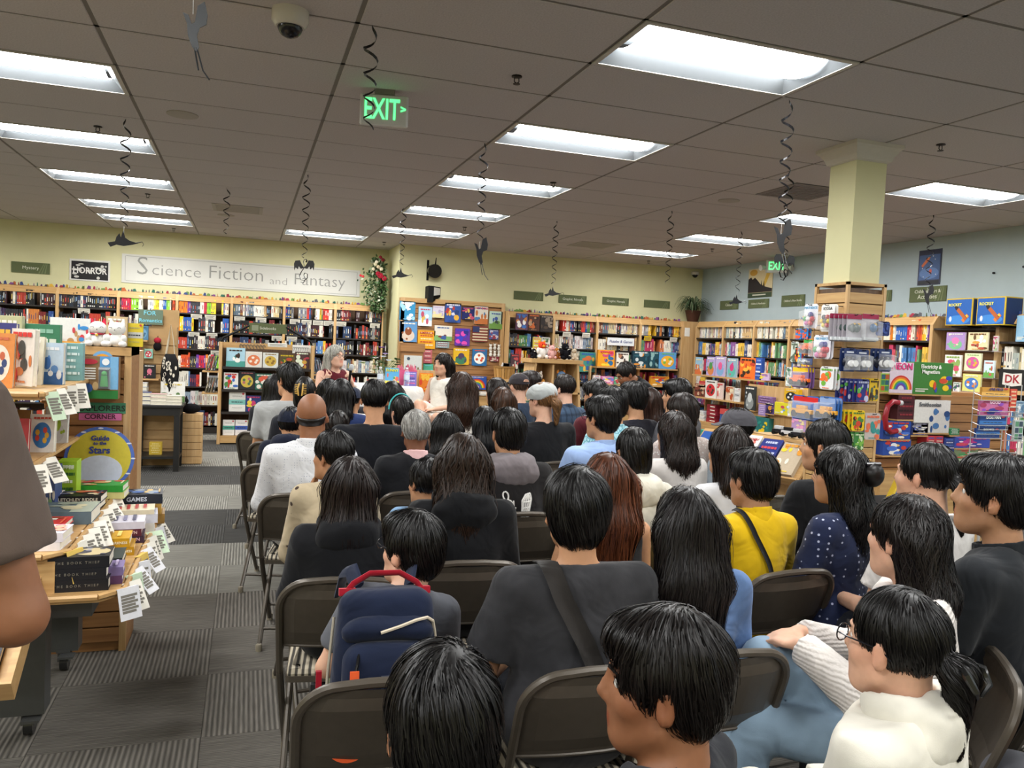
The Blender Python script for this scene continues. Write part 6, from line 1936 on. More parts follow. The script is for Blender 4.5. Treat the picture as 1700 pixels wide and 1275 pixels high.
 segs += [[(.055, .2), (.05, .3), (.07, .335), (.1, .34), (.12, .3), (.12, .2), (.055, .2)]]
 for k in range(4): segs.append([(.062 + .015 * k, .2), (.06 + .016 * k, .3), (.085, .34)])
 for k in range(3): segs.append([(.052, .22 + .035 * k), (.12, .22 + .035 * k)])
 b = MB('#e4e2de')
 for sg in segs:
  pts = np.array([B.U(x * .9, -.22, z + .1) for x, z in sg])
  for a, c in zip(pts[:-1], pts[1:]):
   n = 4; Q = np.stack([a + (c - a) * t for t in np.linspace(0, 1, n)])
   Q, _ = on_surface(B.shirt, Q, .003)
   b.tube([tuple(v) for v in Q], .0042, 5)
 b.build('white_print', MATTE, B.root)
 seated('bobwhite', 'child with bobbed black hair in a cream hooded top', 'a cream hooded top, a child', near=1, hair=('bob', .2, .9, BLK), skin='olive', shirt=S('#d0ccbe', 'plain', 'long', 'hood'))
 seated('girl1213', 'girl with long straight dark hair over a pale grey blouse', 'a pale grey blouse', near=1, hair=('long', .3, .9, DBR), shirt=S('#b8b8ba', 'plain', 'long', ''), skin='tan')
 B = seated('cap1222', 'person in profile wearing a dark grey baseball cap', 'a grey baseball cap', near=1, hyaw=44, hair=('cap', .2, 1, BLK), shirt=S('#8a949c', 'plain', 'long', '')); headwear(B, 'cap', '#46454a')
 seated('straggly', 'woman with long layered dark hair in a pale patterned top', 'a pale top under layered dark hair', near=1, hair=('longwavy', .34, 1.0, DBR), shirt=S('#bdb8b4', 'plain', 'long', 'loose'), extras='wavy')
 # ---- fourth row and beyond
 seated('bald', 'bald man in a white shirt with tiny dots', 'a white dotted shirt', near=1, hair=('bald', .2, 1, '#1c1714'), skin='brown', shirt=S('#d4d5d8', 'dots_small', 'long', 'collar'), bulk=1.1, hs=1.0)
 seated('greyhair', 'man with cropped silver hair in a black vest over a pink shirt', 'a black vest over a pink shirt', near=1, hair=('short', .2, 1, '#8a8884'), skin='dark', shirt=S('#15161a', 'plain', 'long', 'collar:#d8b0b0'), bulk=1.12)
 seated('dark740', 'woman with shoulder-length black hair bending her head', 'dark clothes behind the silver-haired man', hyaw=-25, near=1, hair=('long', .24, 1, BLK), shirt=S('#2a2528', 'plain', 'long', ''))
 seated('blueshirt', 'man with black hair and glasses in a light blue collared shirt', 'a light blue collared shirt', near=1, hyaw=24, hair=('crop', .2, .92, BLK), skin='tan', shirt=S('#8ea6d0', 'plain', 'long', 'collar'), glasses='#1a1a1e', bulk=1.08)
 seated('blacktee', 'man with cropped black hair and broad shoulders in a black tee', 'a plain black tee', near=1, hyaw=-4, hair=('short', .2, 1, BLK), skin='tan', shirt=S('#14161c'), bulk=1.15)
 seated('blackstr', 'woman with very long straight black hair in black', 'black beside long straight black hair', hair=('long', .42, 1, '#0d0c0e'), shirt=S('#121318', 'plain', 'long', ''))
 seated('behind1128', 'woman with dark hair in a beige patterned shirt', 'a beige patterned shirt', hyaw=40, hair=('bob', .2, .9, DBR), shirt=S('#a89a94', 'speckle', 'long', ''))
 B = seated('navykid', 'child bending forward in a navy hooded top', 'a navy hooded top, bending forward', lean=.2, hair=('short', .2, 1, BLK), shirt=S('#141a2c', 'plain', 'long', 'hood')); headwear(B, 'cap', '#141a2c')
 seated('bobkid', 'child with a round dark brown bob', 'dark clothes in front of the bald man', hair=('bob', .2, .95, '#160f0d'), shirt=S('#2a2a34', 'plain', 'long', ''))
 B = seated('teal', 'girl with black hair and a thin teal headband', 'dark clothes and a teal headband', hyaw=20, hair=('bob', .2, .9, BLK), shirt=S('#14161e'), skin='light')
 b = MB('#4ab0b0'); b.tube([(.1 * math.cos(a), .02, .02 + .115 * math.sin(a)) for a in [i / 14 * PI for i in range(15)]], .006, 6); o = b.build('headband', GLOSS, B.root, smooth=True); o.matrix_local = Matrix.Translation(B.hc) @ Matrix(B.Rh).to_4x4()
 B = seated('clip', 'woman with tied black hair held by a gold comb clip', 'dark clothes and a gold hair clip', hair=('bob', .2, .85, BLK), shirt=S('#1a1c24', 'plain', 'long', ''))
 b = MB('#c8a050')
 for k in (-1, 1):
  b.tube([(k * .012, -.118, .0), (k * .018, -.122, .05), (k * .014, -.1, .085)], .006, 6)
  for j in range(6): b.tube([(k * .014, -.12, .01 + .013 * j), (k * .042, -.112, .016 + .012 * j)], .0028, 5)
 o = b.build('hair_clip', GLOSS, B.root, smooth=True); o.matrix_local = Matrix.Translation(B.hc) @ Matrix(B.Rh).to_4x4()
 seated('greytee', 'young man with messy black hair in a light grey tee', 'a light grey tee', near=1, hyaw=34, hair=('mop', .2, .95, BLK), skin='tan', shirt=S('#a3a5a6'), extras='face')
 seated('behindgrey', 'woman with long black hair hidden behind the light grey tee', 'dark clothes in the front corner', hair=('long', .3, .9, BLK), shirt=S('#1c1c22'))
 seated('frontlong', 'woman with long straight black hair and a dark blue top', 'a dark blue top', hair=('long', .38, 1.0, BLK), shirt=S('#2a3a68'))
 seated('frontlong2', 'woman with long black hair seated closest to the stage table', 'navy closest to the stage', hair=('long', .3, 1.0, BLK), shirt=S('#24305a'))
 B = seated('capwhite', 'man in a dark blue baseball cap and white tee', 'a white tee and dark blue cap', hair=('cap', .2, 1, BLK), skin='olive', shirt=S('#d2d0cc')); headwear(B, 'cap', '#262c3e', 'strap')
 seated('behindblack', 'woman with long black hair in a black top beside the headband girl', 'black next to the headband girl', hair=('long', .34, 1.0, BLK), shirt=S('#131418'))
 seated('wavy', 'woman with long wavy brown hair in a white sleeveless top', 'a white sleeveless top', near=1, hair=('longwavy', .38, 1.05, '#2c1c14'), shirt=S('#d8d4cc', 'plain', 'none', ''), skin='light', extras='wavy')
 seated('pattern', 'woman with long dark hair in a black and white patterned top', 'a black and white patterned top', hair=('long', .28, 1, '#17110f'), shirt=S('#2a2a2c', 'speckle', 'short', ''))
 seated('brown', 'woman with shoulder-length light brown hair', 'dark clothes under light brown hair', hair=('long', .26, 1, BRN), shirt=S('#26262a'), skin='light')
 B = seated('capblue', 'man in a dark baseball cap and slate blue tee', 'a slate blue tee and dark cap', hyaw=20, hair=('cap', .2, 1, '#4a3a30'), skin='fair', shirt=S('#2e3c50')); headwear(B, 'cap', '#2e2a2e', 'strap')
 seated('curly', 'person with a short mop of dark curls', 'green beside the dark cap', hair=('mop', .2, .95, '#1c1210'), shirt=S('#24402e'), skin='light')
 B = seated('flatcap', 'person in a pale grey flat cap with curly light brown hair and a black top', 'a black top and pale flat cap', near=1, hyaw=30, hair=('pony', .16, 1, '#6a4a2c'), skin='light', shirt=S('#17171a', 'plain', 'short', ''), bulk=1.15); headwear(B, 'flat', '#a9adac')
 seated('plaid', 'man with receding dark hair and glasses in a blue plaid shirt', 'a blue plaid shirt', near=1, hyaw=34, hair=('thin', .2, 1, '#1c1614'), skin='fair', shirt=S('#3c5068', 'plaid', 'short', 'collar'), glasses='#2a2a2e', bulk=1.1)
 seated('lightblue', 'man with black hair in a pale aqua leaf-patterned shirt', 'a pale aqua patterned shirt', near=1, hair=('crop', .2, .95, BLK), shirt=S('#a8d4dc', 'floral', 'short', 'collar'))
 seated('maroon', 'person with short black hair in a maroon top', 'a maroon top', hyaw=30, hair=('mop', .2, .9, BLK), shirt=S('#4e1a22', 'plain', 'long', ''))
 seated('blacktee2', 'young man with side-swept black hair in a dark navy tee', 'a dark navy tee', near=1, hyaw=24, hair=('crop', .2, .95, BLK), shirt=S('#14141e'), skin='tan')
 seated('ponybrown', 'woman with a brown ponytail beside the dark navy tee', 'a pale striped top', hair=('long', .3, .8, '#2a1a14'), shirt=S('#b8bcc0'))
 seated('man1125', 'man with black hair turned aside near the bookcases', 'grey near the bookcases', hyaw=50, hair=('crop', .2, .95, BLK), skin='tan', shirt=S('#5a5a60'), extras='face')
crowd()
# ------------------------------------------------------------------ the two speakers, their table and stools
def stool(x, y, yaw, label):
 r = thing('tall_chair', label, 'chair', (x, y, 0), yaw, 'tall wooden chairs on the stage')
 for sx in (-1, 1):
  for sy in (-1, 1):
   MB().tube([(sx * .21, sy * .21, 0), (sx * .17, sy * .17, .7)], .018, 8).build('leg', WOODL, r, smooth=True)
 for z, d in ((.25, .195), (.45, .185)):
  for a in range(4):
   MB().tube([(-d, -d, z), (d, -d, z)], .011, 6).build('rung', WOODL, r, rot=(0, 0, a * PI / 2))
 MB().bevbox((-.21, -.2, .695), (.21, .2, .72), .01).build('seat', WOODX, r)
 for sx in (-1, 1): MB().tube([(sx * .18, -.18, .7), (sx * .19, -.25, 1.12)], .016, 8).build('back_post', WOODL, r, smooth=True)
 MB().bevbox((-.2, -.262, .98), (.2, -.24, 1.13), .006).build('back_rail', WOODX, r)
 return r

def bottle(x, y, z, label):
 r = thing('water_bottle', label, 'bottle', (x, y, z), 0, 'water bottles on the stage table')
 b = MB(); b.lathe([(.03, 0), (.032, .01), (.031, .05), (.033, .06), (.033, .13), (.022, .165), (.014, .175), (.014, .19)], 14); b.build('bottle_body', clear_plastic(), r, smooth=True)
 MB('#c8d4e0').lathe([(.0335, .07), (.0338, .125)], 14).build('paper_band', PRINT, r, smooth=True)
 MB('#e8e8ec').lathe([(.0155, .188), (.0155, .205), (.0001, .206)], 12).build('screw_cap', GLOSS, r, smooth=True)

def stage():
 B = person('grey-haired woman speaker with glasses in a maroon top holding a microphone', HEADS['speaker1'], R(205), R(212), hpitch=.05, near=1, seat=.72, hair=('long', .2, .95, '#a9a79f'), skin='fair',
               shirt=('#581520', 'plain', 'none', ''), pants='#2a2a30', arms='mic', glasses='#6a5a50', extras='face', key='speaker1')
 l = B.root.location; stool(l.x, l.y, R(205), 'tall wooden chair under the speaker in maroon')
 # microphone in her hand: hand space to world
 w = B.wr[-1]; d = B.hd[-1] / np.linalg.norm(B.hd[-1])
 M = B.root.matrix_basis
 base = M @ Vector(tuple(w + d * .07 + V3(.03, .03, -.06)))
 r = thing('microphone', 'black handheld microphone in the hand of the speaker in maroon', 'microphone', base, R(205), rot=(R(-12), 0, R(205)))
 MB('#141414').lathe([(.011, -.02), (.013, .0), (.016, .13)], 12).build('handle', GLOSS, r, smooth=True)
 MB('#b8bcc0').lathe([(.017, .13), (.025, .145), (.025, .17), (.016, .19), (.0001, .195)], 14).build('grille', MATTE, r, smooth=True)
 B = person('smiling young woman speaker with long dark wavy hair in a white sleeveless dress', HEADS['speaker2'], R(128), R(122), near=1, seat=.72, hair=('longwavy', .36, 1.05, '#15100f'), skin='light',
               shirt=('#dedad0', 'plain', 'none', ''), pants='#d8d2c8', shorts=True, extras='face wavy crossed', skirt=True, key='speaker2')
 l = B.root.location; stool(l.x, l.y, R(128), 'tall wooden chair under the speaker in white')
 # table
 t = thing('stage_table', 'tall square table under a white cloth on the stage', 'table', (1.46, 8.72, 0))
 MB().box((-.33, -.33, 1.06), (.33, .33, 1.085)).build('table_top', WOODM, t)
 for sx in (-1, 1):
  for sy in (-1, 1): MB().box((sx * .3 - .02, sy * .3 - .02, 0), (sx * .3 + .02, sy * .3 + .02, 1.06)).build('leg', BLACKM, t)
 # draped cloth
 n = 18; a = .345
 V = []; F = []
 S = np.linspace(-a, a, n)
 per = [(s, -a) for s in S[:-1]] + [(a, s) for s in S[:-1]] + [(-s, a) for s in S[:-1]] + [(-a, -s) for s in S[:-1]]
 m = len(per)
 rings = []
 for k, (off, drop) in enumerate(((-.02, .0), (0, 0), (.008, -.012), (.012, -.06), (.02, -.14), (.03, -.24), (.04, -.34))):
  ring = []
  for i, (x, y) in enumerate(per):
   c = abs(abs(x) - abs(y)) / a        # 0 at the corners
   corner = max(0, 1 - c * 2.2)
   fold = math.sin(i * .9) * .012 * min(1, -drop * 6) + corner * .05 * min(1, -drop * 5)
   q = math.hypot(x, y)
   dz = drop * (1 + corner * .45) if drop < 0 else 0
   ring.append((x * (1 + (off + fold) / a), y * (1 + (off + fold) / a), 1.0885 + dz))
  rings.append(ring)
 o = MB('#e6e4e0').loft(rings, True, False).build('tablecloth', cloth('#d9d7d2', 'plain'), None, smooth='all', loc=(1.46, 8.72, 0))
 tag(o, 'white cloth draped over the tall stage table', 'tablecloth')
 b = MB('#3a3a3c')
 pts = [[(-.02, .0), (-.04, .03), (.0, .05), (.03, .03), (.01, .0), (-.03, -.04), (.02, -.05), (.05, -.01)], [(.0, -.06), (.05, -.1)], [(.03, -.05), (.01, -.12)]]
 for p in pts: b.tube([(x + .1, -.388, .98 + z) for x, z in p], .004, 5)
 b.build('printed_monogram', MATTE, o)
 z = 1.0895
 bottle(1.38, 8.55, z, 'clear water bottle left of the upright book on the white cloth')
 bottle(1.68, 8.6, z, 'clear water bottle right of the upright book on the white cloth')
 book('blue and yellow picture book standing on the white stage table', M_face(1.5, 8.5, z, R(-10), .12), .15, .2, .02, '#5aa8d8', 'scene', '#e8d860 #e06a5a #e8c8a8 #4a9a6a', 'SUNNY', '#e8e040', seed=3)
 # flowers in a small vase
 r = thing('flower_vase', 'white and purple artificial flowers in a small vase on the stage table', 'flowers', (1.44, 8.8, z))
 MB('#c8ccd0').lathe([(.03, 0), (.04, .05), (.03, .1), (.035, .12)], 14).build('vase', clear_plastic(), r, smooth=True)
 rng = random.Random(4)
 b = MB('#4a6a3a')
 for k in range(26):
  a = rng.uniform(0, 6.28); e = rng.uniform(.02, .2); h = rng.uniform(.14, .3)
  x, y = e * math.cos(a), e * math.sin(a)
  b.set(rng.choice(['#5a7a48', '#3f5a34', '#8a9a70'])); b.tube([(0, 0, .08), (x * .5, y * .5, h * .7), (x, y, h)], .002, 4)
  ca, sa = math.cos(a + 1), math.sin(a + 1)
  b.add([(x, y, h), (x + .03 * ca, y + .03 * sa, h + .02), (x + .07 * math.cos(a), y + .07 * math.sin(a), h + .01), (x - .03 * ca, y - .03 * sa, h + .02)], [(0, 1, 2, 3), (3, 2, 1, 0)])
 b.build('foliage', MATTE, r)
 for (x, y, h, c) in ((.0, -.04, .3, '#d8e0ea'), (.06, -.03, .26, '#cfdcec'), (-.02, .0, .4, '#8a5aa8'), (-.08, .0, .28, '#e4e4e0'), (.03, .03, .33, '#b8a8d0')):
  b = MB(c)
  for k in range(6):
   a = k * PI / 3
   b.add([(x, y, h), (x + .03 * math.cos(a - .5), y + .03 * math.sin(a - .5), h + .02), (x + .06 * math.cos(a), y + .06 * math.sin(a), h + .012), (x + .03 * math.cos(a + .5), y + .03 * math.sin(a + .5), h + .02)], [(0, 1, 2, 3), (3, 2, 1, 0)])
  b.set('#d8c860'); b.ball((x, y, h + .01), .01, 8, 5); b.build('bloom', MATTE, r)
 # small pile of bags and books on the right of the table
 r = thing('tissue_bag', 'pink tissue gift bag on the stage table', 'gift bag', (1.72, 8.78, z))
 b = MB('#d85a80'); b.loft([[(-.09, -.05, 0), (.09, -.05, 0), (.09, .05, 0), (-.09, .05, 0)], [(-.1, -.05, .17), (.1, -.05, .17), (.1, .05, .17), (-.1, .05, .17)]], True, False); b.build('bag', PRINT, r)
 b = MB('#e890a8'); rng = random.Random(8)
 for k in range(10):
  x = -.09 + .02 * k; b.add([(x - .03, -.03, .14), (x + .03, .02, .14), (x + rng.uniform(-.03, .03), rng.uniform(-.04, .04), .24)], [(0, 1, 2), (2, 1, 0)])
 b.build('tissue', MATTE, r)
 book('purple and pink book standing in front of the pink gift bag', M_face(1.73, 8.62, z, R(-5), .15), .13, .16, .02, '#7a6ab8', 'lines', '#c8c0e8 #e86a98 #3a3a88', seed=4)
 book('orange picture book on the counter below the display panel', M_face(2.0, 9.05, 1.0, R(-5), .0), .16, .22, .02, '#e8862a', 'blob', '#f0c040 #d84a28', seed=5)
 book('red and white book below the orange picture book', M_face(2.0, 9.04, .8, R(-5), .0), .17, .18, .02, '#c03a40', 'lines', '#e8d8d0 #d88a90', seed=6)
 r = thing('book_stand', 'narrow wooden book stand right of the stage table', 'stand', (2.0, 9.12, 0), R(-5))
 MB().box((-.13, -.005, 0), (.13, .03, 1.25)).build('back_board', WOODL, r)
 for zz in (.785, .985): MB().box((-.13, -.1, zz), (.13, -.005, zz + .014)).build('ledge', WOODX, r)
 b = MB(); b.box((-.13, -.3, 0), (.13, .03, .04)); b.build('base', WOODX, r)
 # A-frame plush shelf
 r = thing('plush_shelf', 'tapered maple shelf holding plush animals', 'shelf', (3.84, 9.75, 0))
 for s in (-1, 1):
  MB().prism([(s * .40, 0), (s * .43, 0), (s * .31, 1.38), (s * .28, 1.38)], -.2, .2).build('side_panel', WOODL, r)
 MB().prism([(-.42, 0), (.42, 0), (.3, 1.38), (-.3, 1.38)], .18, .2).build('back_panel', WOODL, r)
 MB().box((-.06, -.19, 1.0), (-.035, .18, 1.36)).build('divider', WOODL, r)
 MB().box((-.36, -.22, 1.38), (.36, .22, 1.43)).build('top_board', WOODX, r)
 for zz, wdt in ((.98, .335), (.55, .37), (.1, .41)): MB().box((-wdt, -.2, zz), (wdt, .18, zz + .025)).build('shelf', WOODX, r)
 def plush(label, x, y, z, cols, kind='animal', k=1.0):
  q = thing('plush_toy', label, 'plush toy', (x, y, z), R(10), 'plush animals on the tapered shelf')
  b = MB(cols[0]); b.ball((0, 0, .075 * k), (.06 * k, .055 * k, .075 * k), 14, 9)
  for s in (-1, 1): b.ball((s * .05 * k, -.04 * k, .03 * k), (.025 * k, .035 * k, .025 * k), 10, 6); b.ball((s * .06 * k, -.02 * k, .1 * k), (.02 * k, .03 * k, .04 * k), 8, 6)
  b.build('torso', PLUSH, q, smooth='all')
  b = MB(cols[1]); b.ball((0, -.01 * k, .17 * k), (.05 * k, .048 * k, .047 * k), 14, 9); b.set(cols[2]); b.ball((0, -.05 * k, .16 * k), (.02 * k, .018 * k, .016 * k), 8, 6)
  for s in (-1, 1): b.ball((s * .038 * k, 0, .21 * k), (.016 * k, .01 * k, .022 * k), 8, 6)
  b.build('head', PLUSH, q, smooth='all')
  b = MB('#101010');
  for s in (-1, 1): b.ball((s * .019 * k, -.05 * k, .182 * k), .005 * k, 6, 5)
  b.build('eyes', GLOSS, q)
 plush('white and red plush bird on top of the tapered shelf', 3.66, 9.68, 1.43, ('#e4e0da', '#d8482a', '#e8a030'), k=1.05)
 plush('pink plush pig on top of the tapered shelf', 3.8, 9.68, 1.43, ('#d8a8a4', '#deb0aa', '#c88a88'), k=.85)
 plush('orange plush fox on top of the tapered shelf', 3.89, 9.72, 1.43, ('#c87a3a', '#c8823f', '#e8e0d8'), k=.7)
 plush('black plush sheep on top of the tapered shelf', 3.98, 9.66, 1.43, ('#17161a', '#141317', '#3a3a3e'), k=1.0)
 plush('cream plush lamb on top of the tapered shelf', 4.12, 9.68, 1.43, ('#d0c2ac', '#c8b8a0', '#a08a70'), k=.7)
 plush('black and white plush puppy on top of the tapered shelf', 3.55, 9.68, 1.43, ('#1d1c20', '#1d1c20', '#e0ddd8'), k=.6)
 plush('yellow green plush parrot inside the tapered shelf', 3.95, 9.68, 1.006, ('#b8c83a', '#6a8ab0', '#d8883a'), k=1.25)
 plush('spotted orange plush tiger inside the tapered shelf', 3.63, 9.68, 1.006, ('#d89a4a', '#e4d8c8', '#e8e4dc'), k=1.15)
 plush('white and brown plush dog low in the tapered shelf', 4.05, 9.66, .576, ('#c8b8a4', '#7a5a40', '#e0dcd4'), k=1.2)
stage()

def standing_people():
 person('man in black leaning forward beside the bookcases with a lanyard', HEADS['lean'], R(80), R(88), hpitch=-.5, lean=.75, near=1, sit=False, hair=('thin', .2, 1, '#15100e'), skin='brown', shirt=('#121316', 'plain', 'short', 'collar'), arms='down', extras='face', key='lean')
 person('standing person in a taupe tee at the edge of the book table', (-.57, 1.3, 1.69), R(0), R(0), near=2, sit=False, hair=('short', .2, 1, BLK), skin='brown', shirt=('#5e5048', 'plain', 'short', 'loose'), arms='belly', bulk=1.1, key='leftman')
 B = person('person in grey trousers with bare arms seated at the end of a row', (2.02, 1.0, 1.2), R(35), R(35), near=2, hair=('short', .2, 1, BLK), skin='brown', shirt=('#3a3c42', 'plain', 'short', ''), pants='#55565c', key='rightedge')
 l = B.root.location
 chair(l.x, l.y, R(35), 'taupe metal folding chair under the person in grey trousers')
 for x, y, a, lab in ((1.5, 4.3, 0, 'empty taupe folding chair beside the grey-hooded man'), (1.72, 4.95, 0, 'empty taupe folding chair in front of the blue collared shirt'), (2.28, 5.9, -.05, 'empty taupe folding chair behind the plaid shirt'), (1.45, 6.5, 0, 'empty taupe folding chair behind the wavy brown hair'), (.25, 7.25, 0, 'empty taupe folding chair at the front of the aisle row')):
  chair(x, y, a, lab)
standing_people()

def backpack():
 B = PEOPLE['backpack']
 r = thing('backpack', 'navy backpack with red handle and round orange luggage tag worn by a boy', 'backpack', (0, 0, 0))
 r.matrix_world = B.root.matrix_basis @ Matrix.Translation(tuple(B.U(0, -.125, .04))) @ Matrix(rotx(-.22)).to_4x4()
 NAVY = cloth('#141d34', 'plain'); RED = cloth('#a3182a', 'plain')
 # local: x across, +y against the back, z up from the bottom of the pack
 def shell(w, d, h, y0, z0, taper=.82, seed=1):
  def fn(P):
   q = P - np.array((0, y0 - d / 2, z0 + h / 2), P.dtype)
   t = np.clip(q[..., 2] / h + .5, 0, 1)
   k = 1 - (1 - taper) * t
   p = np.abs(q) - np.stack([w / 2 * k - .05, np.full_like(k, d / 2 - .045), np.full_like(k, h / 2 - .05)], -1)
   return np.sqrt((np.maximum(p, 0) ** 2).sum(-1)) + np.minimum(p.max(-1), 0) - .045 + .005 * wob(P, seed, (30, 30, 25))
  return nets(fn, (-w * .6, y0 - d * 1.3, z0 - .04), (w * .6, y0 + d * .4, z0 + h + .04), .009)
 V, F = shell(.31, .15, .42, 0, 0); npmesh('main_compartment', V, F, NAVY, r)
 V, F = shell(.26, .09, .27, -.11, .02, .9, 2); npmesh('front_pocket', V, F, NAVY, r)
 V, F = shell(.28, .08, .08, -.1, .275, .8, 3); npmesh('top_flap', V, F, NAVY, r)
 b = MB('#a3182a'); b.tube([(-.1, -.06, .405), (-.085, -.065, .425), (-.04, -.055, .45), (.04, -.055, .45), (.085, -.065, .425), (.1, -.06, .405)], .011, 8, flat=.5); b.build('carry_handle', RED, r, smooth=True)
 for s in (-1, 1):
  b = MB('#a3182a'); b.box((s * .1 - .022, -.075, .395), (s * .1 + .022, -.04, .413)); b.build('handle_patch', RED, r)
  b = MB('#141d34'); b.tube([(s * .07, -.02, .41), (s * .085, .03, .455), (s * .1, .1, .445), (s * .11, .17, .38)], .024, 8, flat=.35); b.build('shoulder_strap', NAVY, r, smooth=True)
 b = MB('#c8bca8'); b.tube([(-.02, -.178, .31), (.03, -.182, .325), (.07, -.178, .338), (.1, -.165, .342), (.118, -.145, .33), (.126, -.125, .3), (.13, -.12, .26)], .0045, 6); b.build('zip', MATTE, r, smooth=True)
 b = MB('#a8a090'); b.tube([(-.133, -.06, .34), (-.146, -.07, .2), (-.152, -.07, .06)], .004, 6); b.build('side_zip', MATTE, r, smooth=True)
 b = MB('#a3182a'); b.box((-.175, -.045, .02), (-.16, -.02, .2)); b.build('side_trim', RED, r)
 b = MB('#0f1626'); b.box((-.02, -.218, .175), (.07, -.2, .21)); b.build('maker_patch', NAVY, r)
 lettering('samsonite', .014, ink('#d8d8d4'), r, (.025, -.2195, .192))
 b = MB('#101014'); b.tube([(-.075, -.19, .262), (-.08, -.212, .24), (-.085, -.215, .22)], .004, 6); b.build('zip_pull', BLACKM, r)
 t = MB('#e0561a'); t.box((-.098, -.226, .13), (-.076, -.22, .228));
 t.disc((-.1, .075), .056, .056, -.226, -.22, 28); t.build('luggage_tag', mat('orange_leather', '#d8531c', .5, noise=.05), r, smooth=True)
backpack()

def tablet():
 r = thing('tablet', 'tablet with a blank white screen held by the woman in dotted navy', 'tablet', (2.02, 2.98, .66), R(10), rot=(R(-25), 0, R(8)))
 MB('#141416').bevbox((-.1, 0, 0), (.1, .009, .27), .008).build('case', GLOSS, r)
 MB('#d8e0ee').box((-.09, -.001, .01), (.09, 0, .255)).build('screen', PRINT, r)
tablet()
